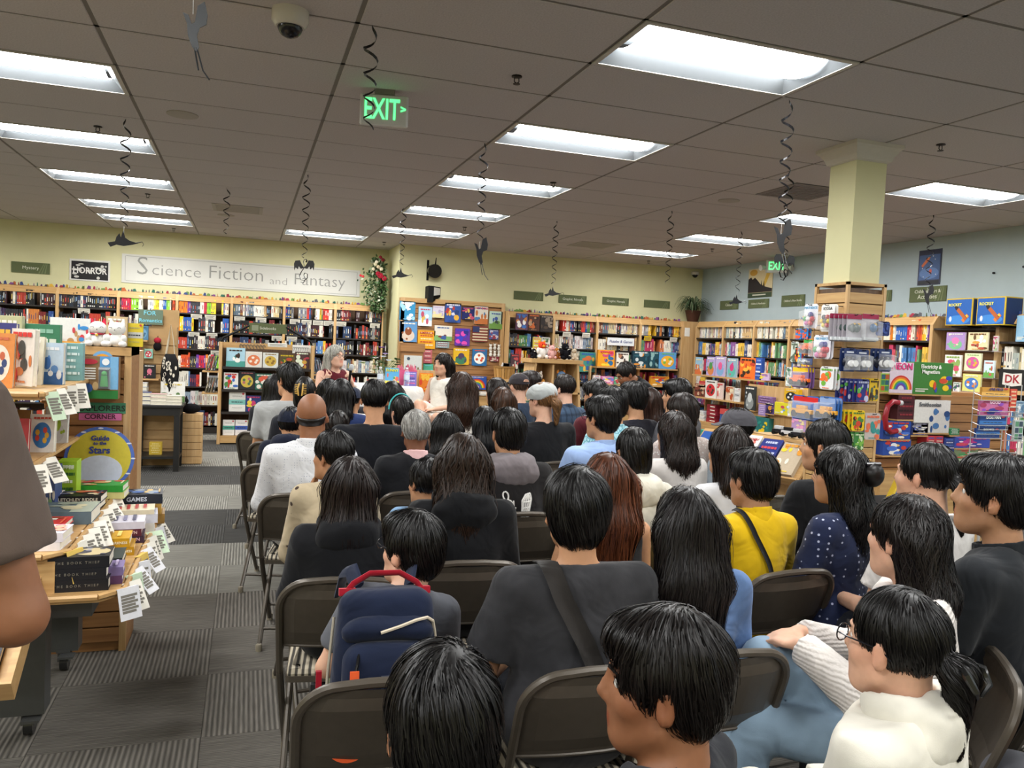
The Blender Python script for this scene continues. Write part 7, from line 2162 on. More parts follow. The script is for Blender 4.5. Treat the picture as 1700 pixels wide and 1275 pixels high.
# ------------------------------------------------------------------ tiered book table on the left with its stacks
GREYM = mat('grey_steel', '#5a5b5a', 0.4, 0.4, noise=0.05)
def left_table():
 r = thing('book_table', 'tiered maple book table on a grey steel frame with casters', 'display table', (0, 0, 0))
 def tier(x0, x1, y0, y1, z, ch=.06, t=.03):
  poly = [(x0, y0), (x1 - ch, y0), (x1, y0 + ch), (x1, y1), (x0, y1)]
  MB().prism(poly, z - t, z, 'XY').build('tier_board', WOODX, r)
  lip = [(x0, y0 - .012), (x1 - ch, y0 - .012), (x1 + .012, y0 + ch), (x1 + .012, y1)]
  b = MB()
  for (a, c), (d, e) in zip(lip[:-1], lip[1:]):
   b.tube([(a, c, z - .008), (d, e, z - .008)], .011, 6)
  b.build('tier_lip', WOODX, r, smooth=True)
 tier(-1.3, -.40, 2.97, 4.16, .68)
 tier(-1.3, -.575, 2.99, 4.16, .82)
 tier(-1.3, -.755, 3.15, 4.16, 1.075, .0)
 tier(-1.3, -.72, 3.3, 4.16, 1.345, .0)
 MB().box((-1.3, 3.0, .68), (-.6, 4.14, .79)).build('riser', WOODX, r)
 MB().box((-1.3, 3.2, .82), (-.9, 4.14, 1.045)).build('riser', WOODM, r)
 MB().box((-1.3, 3.35, 1.075), (-1.05, 4.14, 1.315)).build('riser', WOODM, r)
 MB().box((-.95, 3.36, .1), (-.7, 3.46, .65)).build('steel_leg', GREYM, r)
 MB().box((-.95, 4.0, .1), (-.7, 4.1, .65)).build('steel_leg', GREYM, r)
 MB().box((-1.3, 3.1, .56), (-.5, 4.1, .65)).build('steel_apron', GREYM, r)
 for (x, y) in ((-.76, 3.42), (-.76, 4.04)):
  b = MB('#2a2a2a'); b.disc((y, .042), .042, .042, x - .016, x + .016, 18, plane='YZ'); b.build('caster_wheel', GLOSS, r, smooth=True)
  b = MB('#8a8c8a'); b.box((x - .024, y - .035, .05), (x - .018, y + .03, .1)); b.box((x + .018, y - .035, .05), (x + .024, y + .03, .1)); b.box((x - .028, y - .045, .095), (x + .028, y + .045, .108)); b.box((x - .012, y - .1, .085), (x + .05, y - .04, .094)); b.build('caster_fork', GREYM, r)
 # slanted tray on the near end
 q = thing('slanted_tray', 'slanted wooden tray of dark books on the near end of the book table', 'tray', (-1.0, 2.68, .47))
 q.rotation_euler = (R(32), 0, 0)
 MB().box((-.35, 0, -.02), (.36, .46, 0)).build('tray_board', WOODX, q)
 for a, c in (((-.35, 0, 0), (.36, .018, .06)), ((.34, .018, 0), (.36, .46, .06)), ((-.35, .018, 0), (-.33, .46, .06))): MB().box(a, c).build('tray_lip', WOODX, q)
 for k, (x, c) in enumerate(((.2, '#20202a'), (-.05, '#2a2030'))):
  o = book('dark %s book lying in the slanted tray' % ('navy' if k == 0 else 'purple'), Matrix.Identity(4), .2, .3, .03, c, 'scene', '#3a2a48 #6a5a78 #8a8a98', seed=40 + k)
  o.matrix_world = Matrix.Translation((-1.0, 2.68, .47)) @ Matrix.Rotation(R(32), 4, 'X') @ Matrix.Translation((x, .03, .031)) @ Matrix.Rotation(-PI / 2, 4, 'X')
 # ---- stacks lying flat: x mid of spine, y of spine, z, then books from the bottom up
 def stack(x, y, z, books, rz=0.0):
  for k, (lab, h, w, t, bg, style, pal, title, tcol, sp, scol) in enumerate(books):
   j = random.Random(int(x * 100 + k)).uniform(-.012, .012)
   book(lab, M_flat(x + j, y, z, rz + j * 2), w, h, t, bg, style, pal, title, tcol, sp, scol, flat=True, seed=k + int(abs(x) * 100))
   z += t + .0004
 BT = lambda n: ('black paperback lying %s in the stack of three on the book table' % n, .2, .135, .04, '#16161c', 'portrait', '#3a3a48 #8a8a98 #b8a880', 'THE', '#d8c8a0', 'T H E   B O O K   T H I E F', '#6f6a60')
 stack(-.545, 3.005, .6805, [BT('lowest'), BT('in the middle'), BT('on top')])
 stack(-.455, 3.07, .6805, [('small purple paperback lying at the bottom beside the black stack', .12, .1, .03, '#5a3a60', 'lines', '#b89ac0', '', '#fff', '', '#fff'), ('small lilac paperback lying on top beside the black stack', .12, .1, .03, '#7a6a98', 'lines', '#c8b8d8', '', '#fff', '', '#fff')], R(4))
 stack(-.54, 3.19, .6805, [('red and white paperback under the dark green hardback', .22, .15, .03, '#c84a48', 'lines', '#e8d8c8 #d8a030', '', '#fff', '', '#fff'), ('dark green hardback with gold lettering behind the black stack', .24, .16, .03, '#26302e', 'lines', '#c08a48 #d8d0b8 #6a7a70', 'TALE', '#d8b070', '', '#fff')], R(2))
 stack(-.525, 3.45, .6805, [('mustard yellow paperback at the bottom of its pair', .21, .14, .035, '#b88a18', 'lines', '#e8d078 #8a6410', 'THERE', '#f0e0a0', 'THERE WILL COME A DARKNESS', '#f0e8c8'), ('mustard yellow paperback on top of its pair', .21, .14, .035, '#c8981c', 'lines', '#f0d880 #8a6410', 'THERE', '#f0e0a0', 'THERE WILL COME A DARKNESS', '#f4ecd0')], R(3))
 stack(-.5, 3.65, .6805, [('navy and red paperback lowest behind the mustard pair', .21, .14, .03, '#3a2238', 'blob', '#a03a4a #d8c8d0', '', '#fff', 'FLAME AND CROWN', '#d8b0b8'), ('maroon paperback in the middle behind the mustard pair', .21, .14, .03, '#5a2030', 'blob', '#d86a60 #e8d8d0 #88b8c8', '', '#fff', 'FLAME AND CROWN', '#e0c0b8'), ('white sketch-covered paperback topmost behind the mustard pair', .21, .14, .03, '#d8d4e0', 'lines', '#4a4a68 #8a88a8', '', '#fff', '', '#fff')], R(4))
 stack(-.47, 3.84, .6805, [('white and red paperback lowest near the far corner', .2, .14, .04, '#e0dcd8', 'blob', '#c83040 #e8a0a0', '', '#fff', '', '#fff'), ('pale paperback with a red mark near the far corner', .2, .14, .04, '#d8d8e4', 'blob', '#c8304a #3a58a8 #b8c0d8', '', '#fff', '', '#fff'), ('cream and red paperback topmost near the far corner', .2, .14, .02, '#e8dcc0', 'lines', '#c04040', '', '#fff', '', '#fff')], R(5))
 stack(-.465, 4.0, .6805, [('tan hardback at the bottom of the far corner stack', .22, .15, .045, '#a07a3c', 'lines', '#6a4a1c', '', '#fff', '', '#fff'), ('gold hardback in the far corner stack', .22, .15, .05, '#b08a40', 'lines', '#6a4a1c', '', '#fff', '', '#fff'), ('black and blue paperback on top of the far corner stack', .22, .15, .045, '#1c2230', 'blob', '#3a68b0 #8a98a8 #c8a860', '', '#fff', 'GAMES', '#c8d0e0')], R(4))
 # second tier
 stack(-.66, 3.03, .8205, [('white and pink picture book lowest on the second tier', .16, .14, .03, '#e4dcdc', 'blob', '#d84a88 #e8c0a8 #a8d0e0', '', '#fff', '', '#fff'), ('pale picture book with pink tabs on the second tier', .16, .14, .03, '#dcd4dc', 'blob', '#c81a60 #e8b098', '', '#fff', '', '#fff')], R(-3))
 stack(-.72, 3.2, .8205, [('pale blue paperback under the red comic', .2, .17, .025, '#b8d4e4', 'scene', '#8ab8d8 #e8e8e8', '', '#fff', '', '#fff'), ('red comic with burger and chips cover on the second tier', .21, .17, .02, '#c43030', 'blob', '#e8c040 #8a4a28 #e8e4d8 #d86040', '', '#fff', 'TWISTED GUMMI', '#f0c040')], R(-2))
 stack(-.7, 3.42, .8205, [('large slate grey book behind the red comic', .26, .2, .05, '#5a6a74', 'scene', '#a8b0a0 #c8c0a0', '', '#fff', '', '#fff')], R(-2))
 stack(-.605, 3.46, .8205, [('small teal boxed book at the tier edge', .08, .07, .035, '#3a8a90', 'lines', '#c83a3a', '', '#fff', '', '#fff')], R(10))
 BR = lambda n: ('black paperback with red dot %s on the second tier' % n, .2, .14, .03, '#141216', 'blob', '#d86a4a #e8d8b0 #5a5a78', 'RIDDLE', '#e8e0d8', 'A BLETCHLEY RIDDLE', '#e4dcc8')
 stack(-.665, 3.68, .8205, [BR('underneath'), BR('on top')], R(-2))
 stack(-.62, 3.92, .8205, [('pale yellow paperback under the green hardback', .2, .14, .03, '#d8d490', 'lines', '#4a5a8a', '', '#fff', '', '#fff'), ('bright green hardback lying in front of the star wheel', .21, .14, .03, '#2f9a38', 'blob', '#d8a860 #c84a38 #e8e4c0', '', '#fff', '', '#fff')], R(-3))
 # upright on the second tier
 def upright(lab, x, y, z, w, h, t, bg, style, pal, rz=0, tilt=.1, title='', tcol='#ffffff', sp='', scol='#222222', nm='book', cat='book', box=False):
  return book(lab, M_face(x, y, z, rz, tilt), w, h, t, bg, style, pal, title, tcol, sp, scol, seed=int(abs(x * 1000)), name=nm, cat=cat, box=box)
 upright('cream box set of slim storybooks standing on the second tier', -.805, 3.55, .8205, .055, .2, .13, '#e4d4a8', 'lines', '#c8604a #4a90a8 #b8a070', 0, 0, 'BEVERLY', '#5a4a38', nm='box_set', box=True)
 upright('blue-spined paperback standing beside the cream box set', -.745, 3.62, .8205, .035, .19, .13, '#3a4a78', 'blob', '#7a9a6a #c8c0b8', 0, 0, nm='book', box=True)
 upright('lime green activity book standing by the star wheel', -.72, 3.8, .8205, .075, .19, .1, '#9ac02c', 'lines', '#e8f0d8 #3a6a28', 0, 0, 'APPLE', '#e8f0d0', nm='box_set', box=True)
 # star wheel
 q = thing('star_wheel', 'large round star guide wheel with a blue rim and yellow face', 'star chart', (-.645, 4.1, .825), 0, rot=(R(-8), 0, 0))
 b = MB('#4a68b8'); b.disc((0, .15), .15, .15, 0, .004, 40); b.set('#d8dcec');
 for k in range(12):
  a = k * PI / 6; b.disc((.143 * math.cos(a), .15 + .143 * math.sin(a)), .012, .004, -.001, 0, 8)
 b.set('#c8b838'); b.disc((0, .15), .135, .135, -.0015, 0, 36)
 b.set('#c8d0e4'); b.disc((0, .09), .1, .075, -.003, -.0015, 28, a0=0, a1=2 * PI)
 b.build('wheel', PRINT, q)
 for s, sz, z in (('Guide', .032, .245), ('to the', .022, .222), ('Stars', .045, .188)): lettering(s, sz, ink('#2a3a88'), q, (0, -.0045, z), bold=sz * .03)
 # third tier
 upright('white picture book with a painted jar on the third tier', -.93, 3.5, 1.0755, .16, .19, .02, '#e0dcd8', 'blob', '#3a68b0 #c84a3a #d8b840', R(-8), .12)
 upright('red house-shaped board book on the third tier', -.835, 3.5, 1.0755, .07, .15, .02, '#b03a40', 'plain', '', R(-8), .1)
 upright('white picture book of coloured rings on the third tier', -.78, 3.62, 1.0755, .09, .155, .03, '#e6e2da', 'circle', '#3a78b8 #d8a838 #c8483a', R(-6), .1)
 upright('pale storybook with a green figure beside the coloured rings book', -.785, 3.9, 1.0755, .09, .16, .02, '#d8d8d8', 'portrait', '#9ab838 #c8c8c8', R(-6), .1)
 upright('brown card storybook behind the red house book', -.9, 3.75, 1.0755, .1, .16, .02, '#b08a58', 'plain', '', R(-6), .1)
 # top tier
 upright('tall purple storybook with flames on the top tier', -.94, 3.6, 1.3455, .13, .25, .03, '#3a3a78', 'scene', '#d8742a #4a4a9a #e0b040', R(-6), .1)
 upright('cream picture book of a whale on the top tier', -.845, 3.68, 1.3455, .1, .2, .02, '#d8d2bc', 'portrait', '#4a4a4a #5a5a58', R(-8), .15)
 q = upright('red-spined picture book leaning sideways on the top tier', -.83, 3.5, 1.355, .17, .22, .018, '#dcd4cc', 'blob', '#c83030 #4a4a48 #c87a4a', R(-50), .05)
 upright('white and blue picture book standing on the top tier', -.775, 3.72, 1.3455, .1, .175, .03, '#b8ccdc', 'scene', '#3a68a8 #5a88c0 #e0e4e8', R(-10), .05)
 upright('green boxed game behind the whale picture book', -.86, 3.95, 1.3455, .15, .25, .05, '#3a7a58', 'lines', '#88b8a0 #d0d8c8', 0, 0, nm='boxed_game', cat='boxed game', box=True)
 upright('pale teal boxed cards behind the leaning picture book', -.77, 4.02, 1.3455, .13, .17, .05, '#7aa8a8', 'lines', '#d8e8e8', 0, 0, nm='boxed_game', cat='boxed game', box=True)
 upright('lilac and cream boxed game at the back of the top tier', -1.0, 3.9, 1.3455, .16, .28, .05, '#b8b890', 'portrait', '#7a4a88 #c8c8a8', 0, 0, nm='boxed_game', cat='boxed game', box=True)
 # shelf talker cards along the tier edges
 rng = random.Random(9)
 specs = [(-.395, y, .675, -PI / 2 + .2) for y in (3.02, 3.1, 3.18, 3.27, 3.36, 3.45, 3.54, 3.64, 3.74, 3.84, 3.94, 4.04)] + [(-.57, y, .815, -PI / 2 + .15) for y in (3.05, 3.14, 3.24, 3.34, 3.45, 3.56, 3.68, 3.8, 3.92, 4.04)] + [(-.715, y, 1.34, -PI / 2 + .3) for y in (3.36, 3.5, 3.68, 3.85)] + [(-.75, y, 1.07, -PI / 2 + .2) for y in (3.3, 3.5)]
 for k, (x, y, z, a) in enumerate(specs):
  c = rng.choice(['#ddd8c0', '#ddd8c0', '#c8dcc0', '#d8d8dc', '#d8b860'])
  tn = {'#ddd8c0': 'cream', '#c8dcc0': 'pale green', '#d8d8dc': 'white', '#d8b860': 'yellow'}[c]
  tr = 'lowest' if z < .7 else ('second' if z < .9 else ('third' if z < 1.2 else 'top'))
  card(x + .02, y, z + rng.uniform(0, .01), R(50) + rng.uniform(-.4, .4), .08, .11, c, -rng.uniform(.15, .7), '%s handwritten review card hanging from the %s tier of the book table' % (tn, tr), 'review cards on the book table', 6)
left_table()

def explorer_gondola():
 r = thing('slat_gondola', 'maple slat display end with an explorers corner sign', 'display stand', (0, 0, 0))
 x0, x1, y0 = -.9, -.53, 4.22
 MB().box((x0, y0 + .022, 0), (x1, y0 + .3, 1.5)).build('core', WOODM, r)
 MB().box((x1 - .03, y0, 0), (x1, y0 + .022, 1.5)).build('edge_post', WOODL, r)
 z = .05
 while z < 1.42:
  MB().bevbox((x0, y0, z), (x1 - .03, y0 + .022, z + .069), .003).build('slat', WOODM, r); z += .0765
 MB().box((x0, y0 - .004, 1.46), (x1, y0 + .31, 1.5)).build('top_rail', WOODX, r)
 for xa, xb, zz in ((-.87, -.735, 1.405), (-.89, -.76, 1.245)):
  MB().box((xa, y0 - .1, zz - .014), (xb, y0, zz)).build('ledge', WOODX, r)
 # second unit just behind, lighter
 q = thing('slat_gondola', 'pale slat end panel with a wire card rack behind the explorers corner', 'display stand', (0, 0, 0))
 z = .02
 MB().box((-.74, 5.12, 0), (-.61, 5.4, 1.46)).build('core', WOODL, q)
 while z < 1.4:
  MB().bevbox((-.74, 5.1, z), (-.61, 5.12, z + .069), .003).build('slat', WOODL, q); z += .0765
 b = MB('#3a4a68')
 for k in range(14): b.tube([(-.7, 5.085, 1.38 - .04 * k), (-.655, 5.085, 1.38 - .04 * k)], .0025, 4)
 b.tube([(-.7, 5.085, .82), (-.7, 5.085, 1.4)], .003, 5); b.tube([(-.655, 5.085, .82), (-.655, 5.085, 1.4)], .003, 5); b.build('wire_rack', BLACKM, q)
 rng = random.Random(6)
 for k in range(6):
  c = ['#d8d8dc', '#c86a88', '#e0d8d0', '#6a8aa8', '#d8a8b8', '#e4e4e4'][k]
  card(-.68 + .012 * (k % 3), 5.06 - .012 * k, 1.32 - .09 * k, rng.uniform(-.5, .3), .08, .11, c, -.25, '%s greeting card in the wire rack behind the explorers corner' % cname(c), 'greeting cards in the wire rack', 2)
 # signs
 for txt, x, z, c, w, lab in (('EXPLORERS', -.655, 1.178, '#4a8a6a', .21, 'green handwritten explorers sign'), ('CORNER', -.66, 1.145, '#d070a0', .185, 'pink handwritten corner sign')):
  s = thing('paper_sign', lab + ' on the slat display end', 'sign', (x, y0 - .004, z))
  MB(c).box((-w / 2, 0, 0), (w / 2, .003, .052 if txt[0] == 'E' else .036)).build('strip', MATTE, s)
  lettering(txt, .04 if txt[0] == 'E' else .034, ink('#1d2a24' if txt[0] == 'E' else '#4a1a30'), s, (0, -.0015, .024 if txt[0] == 'E' else .017), bold=.0006)
 # toy box with window
 s = thing('toy_box', 'bird-watching toy box with a green figure behind its window', 'toy box', (-.66, y0 - .075, 1.255))
 MB('#8a6a48').box((-.085, 0, 0), (.085, .07, .2)).build('carton', PRINT, s)
 b = MB('#5a94c8'); b.box((.005, -.001, .045), (.085, 0, .2)); b.set('#7ab0d8'); b.box((.05, -.002, .045), (.083, -.001, .2)); b.set('#2a7a38'); b.box((-.085, -.002, 0), (.085, -.001, .04)); b.set('#1a2a30'); b.box((.002, -.003, .045), (.05, -.001, .15))
 b.set('#b83040'); b.disc((-.04, .175), .036, .013, -.003, -.001, 18); b.set('#e8e4dc')
 for k in range(5): b.box((-.075, -.002, .14 - .012 * k), (-.012, -.001, .146 - .012 * k))
 b.set('#3a68b0'); b.disc((-.045, .05), .022, .022, -.004, -.002, 16); b.set('#c8a878'); b.disc((-.012, .06), .013, .02, -.004, -.002, 12); b.set('#e8e8e8'); b.disc((.03, .175), .016, .016, -.003, -.001, 14)
 b.build('carton_print', PRINT, s)
 b = MB('#3a9a4a'); b.cyl((.026, -.012, .06), (.026, -.012, .11), .018, .014, 12); b.ball((.026, -.012, .12), .013, 10, 6); b.build('toy_figure', GLOSS, s, smooth=True)
 b = MB(); b.loft([[(.0, -.001, .045), (.052, -.001, .045), (.052, -.001, .15), (.0, -.001, .15)], [(.004, -.03, .05), (.048, -.03, .05), (.048, -.03, .14), (.004, -.03, .14)]], False, True); b.build('window_film', clear_plastic(), s)
 s = thing('toy_disc', 'round blue and orange bird puzzle hanging behind the toy box', 'toy', (-.655, y0 - .006, 1.4), 0)
 b = MB('#6aa0d0'); b.disc((0, .03), .05, .05, 0, .004, 24); b.set('#d8982c'); b.disc((0, .028), .038, .038, -.001, 0, 20); b.set('#2a2a28'); b.disc((.005, .035), .018, .01, -.002, -.001, 12); b.build('disc', PRINT, s)
 book('yellow bird guide on the upper ledge of the slat display', M_face(-.8, y0 - .06, 1.406, R(-4), .12), .105, .115, .018, '#e0982a', 'portrait', '#c8a040 #4a8a3a #3a78b8', '', '#fff', seed=71)
 book('brown paperback behind the yellow bird guide', M_face(-.855, y0 - .03, 1.406, 0, .05), .05, .14, .02, '#b8802c', 'lines', '#6a4a1c', seed=72)
 book('white nature guide of chickadees on the lower ledge', M_face(-.825, y0 - .06, 1.246, R(-4), .12), .1, .125, .018, '#d0d8d0', 'blob', '#6a8a58 #4a5a68 #b8c8b0', seed=73)
 book('white boxed craft kit with a wooden block on top of the slat display', M_face(-.8, y0 + .02, 1.5005, 0, 0), .17, .13, .05, '#dcdcd8', 'kit', '#b89060 #3a88c8 #c84048', box=True, name='craft_kit_box', cat='craft kit', seed=74)
 book('tan paper storybook behind the plush cats', M_face(-.63, y0 + .22, 1.5005, 0, 0), .1, .15, .03, '#c8b088', 'portrait', '#9a70b0 #b03a40', seed=75)
 book('yellow and grey booklet behind the plush cats', M_face(-.55, y0 + .25, 1.5005, 0, 0), .08, .12, .02, '#d8c030', 'band', '#c0c0b8', seed=76)
 # plush lucky cats
 for x, a, red, lab in ((-.685, .05, True, 'white plush cat with red ears and a red collar on the slat display'), (-.6, -.15, False, 'white plush cat lying back beside the red-collared plush cat')):
  s = thing('plush_cat', lab, 'plush toy', (x, y0 + .04, 1.5005), a)
  b = MB('#e4e2de'); b.ball((0, 0, .032), (.038, .034, .036), 16, 10)
  for k in (-1, 1): b.ball((k * .034, -.03, .014), (.018, .024, .015), 12, 8); b.ball((k * .036, -.02, .042), (.014, .016, .018), 10, 7)
  b.build('torso', PLUSH, s, smooth='all')
  b = MB('#e6e4e0'); b.ball((0, -.006, .088), (.04, .034, .033), 18, 11); b.build('head', PLUSH, s, smooth='all')
  for k in (-1, 1):
   b = MB('#c83048' if red else '#dcdad6'); b.loft([[(k * .012, -.01, .112), (k * .036, -.01, .104), (k * .036, .006, .104), (k * .012, .006, .112)], [(k * .028, -.003, .136), (k * .032, -.003, .136), (k * .032, .001, .136), (k * .028, .001, .136)]]); b.build('ear', PLUSH, s)
  b = MB('#20201e')
  for k in (-1, 1): b.tube([(k * .02 + .007 * math.cos(t), -.0395, .09 + .005 * math.sin(t)) for t in (0, .8, 1.6, 2.4, 3.14)], .0012, 4)
  b.ball((0, -.041, .082), .0025, 6, 4); b.build('face_stitching', MATTE, s)
  if red:
   b = MB('#b02038'); b.tube([(.032 * math.cos(t), .03 * math.sin(t) - .003, .06) for t in [i * 2 * PI / 16 for i in range(17)]], .004, 6); b.set('#d8b040'); b.ball((0, -.036, .055), .007, 8, 6); b.build('collar', GLOSS, s, smooth=True)
explorer_gondola()

def romantics_corner():
 r = thing('gift_pillar', 'tan gift display pillar with small ledges behind the slat display', 'display stand', (0, 0, 0))
 PAN = mat('tan_panel', '#b08e60', 0.7, noise=.05, scale=10)
 MB().box((-1.42, 10.0, 0), (-.78, 10.25, 1.62)).build('panel', PAN, r)
 MB().box((-1.05, 10.02, 1.62), (-.76, 10.05, 1.82)).build('top_card', PAN, r)
 for k in range(12):
  MB().box((-1.42, 9.985, .2 + .11 * k), (-.78, 10.0, .295 + .11 * k)).build('slat', PAN, r)
 for xa, xb, z in ((-1.4, -1.08, 1.46), (-1.3, -1.12, 1.24), (-1.15, -.95, 1.02)): MB().box((xa, 9.86, z - .018), (xb, 9.985, z)).build('ledge', WOODX, r)
 s = thing('paper_sign', 'hand-painted for romantics sign in pale blue letters', 'sign', (-1.06, 9.975, 1.64))
 MB('#6a7a68').box((-.13, 0, 0), (.13, .006, .17)).build('board', MATTE, s)
 lettering('FOR', .07, ink('#7ac8d8'), s, (-.01, -.003, .13), bold=.001); lettering('Romantics', .058, ink('#7ac8d8'), s, (0, -.003, .045), bold=.001)
 # small gifts
 book('maroon boxed gift on the top ledge of the gift pillar', M_face(-1.32, 9.87, 1.461, 0, 0), .13, .15, .05, '#5a1a28', 'lines', '#c89a50', box=True, name='gift_box', cat='gift box', seed=81)
 book('slate blue patterned box on the top ledge of the gift pillar', M_face(-1.13, 9.87, 1.461, 0, 0), .12, .16, .05, '#4a7898', 'circle', '#6a98b8 #3a6080', box=True, name='gift_box', cat='gift box', seed=82)
 for k, c in enumerate(('#2a3a68', '#b8304a', '#d8a0b0')):
  b = MB(); one_book(b, -.012, .024, 0, .1, 0, .15, c, random.Random(k)); o = b.build('book', PRINT, loc=(-1.24 + .026 * k, 9.87, 1.461)); tag(o, 'slim %s book between the two boxes on the gift pillar' % cname(c), 'book')
 book('red gift set hanging on the gift pillar', M_face(-1.21, 9.9, 1.241, 0, 0), .12, .17, .04, '#8a2a30', 'portrait', '#c8c0c0 #a8404a', box=True, name='gift_box', cat='gift box', seed=83)
 book('mint gift tin hanging beside the red gift set', M_face(-1.07, 9.93, 1.25, 0, 0), .09, .11, .03, '#8ac0b0', 'circle', '#c84050 #e0e8e0', box=True, name='gift_box', cat='gift box', seed=84)
 book('pink cassette-shaped gift box on the gift pillar', M_face(-1.22, 9.9, 1.0, 0, 0), .12, .13, .04, '#c04a5a', 'band', '#2a1a20', box=True, name='gift_box', cat='gift box', seed=85)
 book('black framed pink heart card on the lowest gift ledge', M_face(-1.05, 9.88, 1.021, 0, 0), .13, .16, .03, '#1a1a1c', 'portrait', '#c86a80 #1a1a1c', box=True, name='gift_box', cat='gift box', seed=86)
 s = thing('plush_keyring', 'red and black plush charm hanging on the gift pillar', 'plush toy', (-.98, 9.95, 1.36)); b = MB('#a02a38'); b.ball((0, 0, .1), (.04, .03, .035), 10, 7); b.set('#1a1618'); b.ball((0, 0, .03), (.045, .03, .05), 10, 7); b.build('charm', PLUSH, s, smooth='all'); MB('#222').cyl((0, .04, .15), (0, 0, .13), .004).build('hook', BLACKM, s)
 # tote bag
 s = thing('tote_bag', 'black and cream leaf-patterned tote bag hanging on the gift pillar', 'tote bag', (-.84, 9.95, .93))
 b = MB('#d8cdb4')
 b.tube([(-.05, 0, .34), (-.02, -.01, .55), (0, 0, .72), (.03, -.01, .55), (.05, 0, .34)], .014, 6, flat=.4); b.build('handles', MATTE, s, smooth=True)
 b = MB('#1c1b1c'); b.loft([[(x * w, y, z) for x, y in ((-.1, -.03), (0, -.045), (.1, -.03), (.1, .02), (-.1, .02))] for z, w in ((-.06, .5), (.0, .85), (.15, 1), (.3, .85), (.38, .5))]); b.build('bag', MATTE, s, smooth='all')
 rng = random.Random(12); b = MB('#d8d0c0')
 for k in range(26):
  x, z, a = rng.uniform(-.07, .07), rng.uniform(.0, .33), rng.uniform(-.5, .5)
  b.disc((x, z), .012, .024, -.052, -.046, 8)
 o = b.build('leaf_print', MATTE, s); o['kind'] = 'stuff'
 # black table with book piles
 t = thing('black_table', 'black wooden side table stacked with books', 'table', (-.93, 9.75, 0))
 MB().bevbox((-.27, -.25, .72), (.27, .25, .75), .005).build('table_top', BLACKW, t)
 MB().box((-.24, -.22, .63), (.24, .22, .72)).build('apron', BLACKW, t)
 for sx in (-1, 1):
  for sy in (-1, 1): MB().box((sx * .21 - .03, sy * .2 - .03, 0), (sx * .21 + .03, sy * .2 + .03, .63)).build('leg', BLACKW, t)
 MB().box((-.24, -.2, .14), (.24, .2, .17)).build('lower_shelf', BLACKW, t)
 def pile(x, y, z, n, w, h, t_, cols, lab):
  for k in range(n):
   c = cols[k % len(cols)]
   b = MB(c); b.box((-w / 2, -h / 2, 0), (w / 2, h / 2, .003)); b.box((-w / 2, -h / 2, t_ - .003), (w / 2, h / 2, t_)); b.box((-w / 2, -h / 2, 0), (-w / 2 + .003, h / 2, t_)); b.set('#e0dac8'); b.box((-w / 2 + .003, -h / 2 + .003, .003), (w / 2 - .003, h / 2 - .003, t_ - .003))
   o = b.build('book', PRINT, loc=(x, y, z + k * (t_ + .0004)), rot=(0, 0, random.Random(k + n).uniform(-.06, .06)))
   tag(o, '%s, %s from the bottom' % (lab, ORD[k]), 'book', 'book piles on the black table')
 pile(-1.08, 9.6, .7505, 3, .17, .13, .045, ['#28386a', '#24346a', '#2a3c72'], 'navy patterned book in the pile of three on the black table')
 pile(-.92, 9.6, .7505, 3, .17, .13, .04, ['#d8d2c4', '#d8d4cc', '#d0a8a8'], 'pale book in the middle pile on the black table')
 pile(-.76, 9.6, .7505, 3, .16, .13, .035, ['#e0ddd4', '#dcd8cc', '#d8d4c8'], 'white book in the right pile on the black table')
 pile(-1.12, 9.85, .7505, 5, .12, .16, .045, ['#d8d4c8', '#c8c8c0', '#e0dcd0', '#3a70a8', '#d0d4d8'], 'pale book in the rear pile on the black table')
 book('white framed garden photo book standing at the back of the black table', M_face(-.8, 9.9, .7505, 0, .05), .26, .24, .02, '#e4e2dc', 'scene', '#5a7a48 #8a6a50 #c8b040', seed=91)
 book('gold gift bag on the lower shelf of the black table', M_face(-.95, 9.68, .1705, 0, 0), .13, .14, .08, '#c8a838', 'lines', '#e8d890', box=True, name='gift_bag', cat='gift bag', seed=92)
 # slatted crate behind
 s = thing('wood_crate', 'slatted wooden crate with a plush cat on it beside the black table', 'crate', (-.6, 10.15, 0))
 for k in range(7): MB().bevbox((-.16, -.12, .01 + .085 * k), (.12, -.1, .09 + .085 * k), .003).build('slat', WOODL, s)
 MB().box((-.16, -.1, 0), (.12, .14, .6)).build('box_core', WOODL, s)
 s = thing('plush_cat', 'black plush cat lying on the slatted crate', 'plush toy', (-.62, 10.15, .6)); b = MB('#141316'); b.ball((0, 0, .06), (.12, .08, .06), 14, 9); b.ball((-.07, -.02, .15), (.05, .045, .045), 12, 8)
 for k in (-1, 1): b.loft([[(-.07 + k * .02 - .012, -.02, .18), (-.07 + k * .02 + .012, -.02, .18), (-.07 + k * .02, -.005, .18)], [(-.07 + k * .025, -.015, .22)] * 3])
 b.build('plush', PLUSH, s, smooth='all')
romantics_corner()

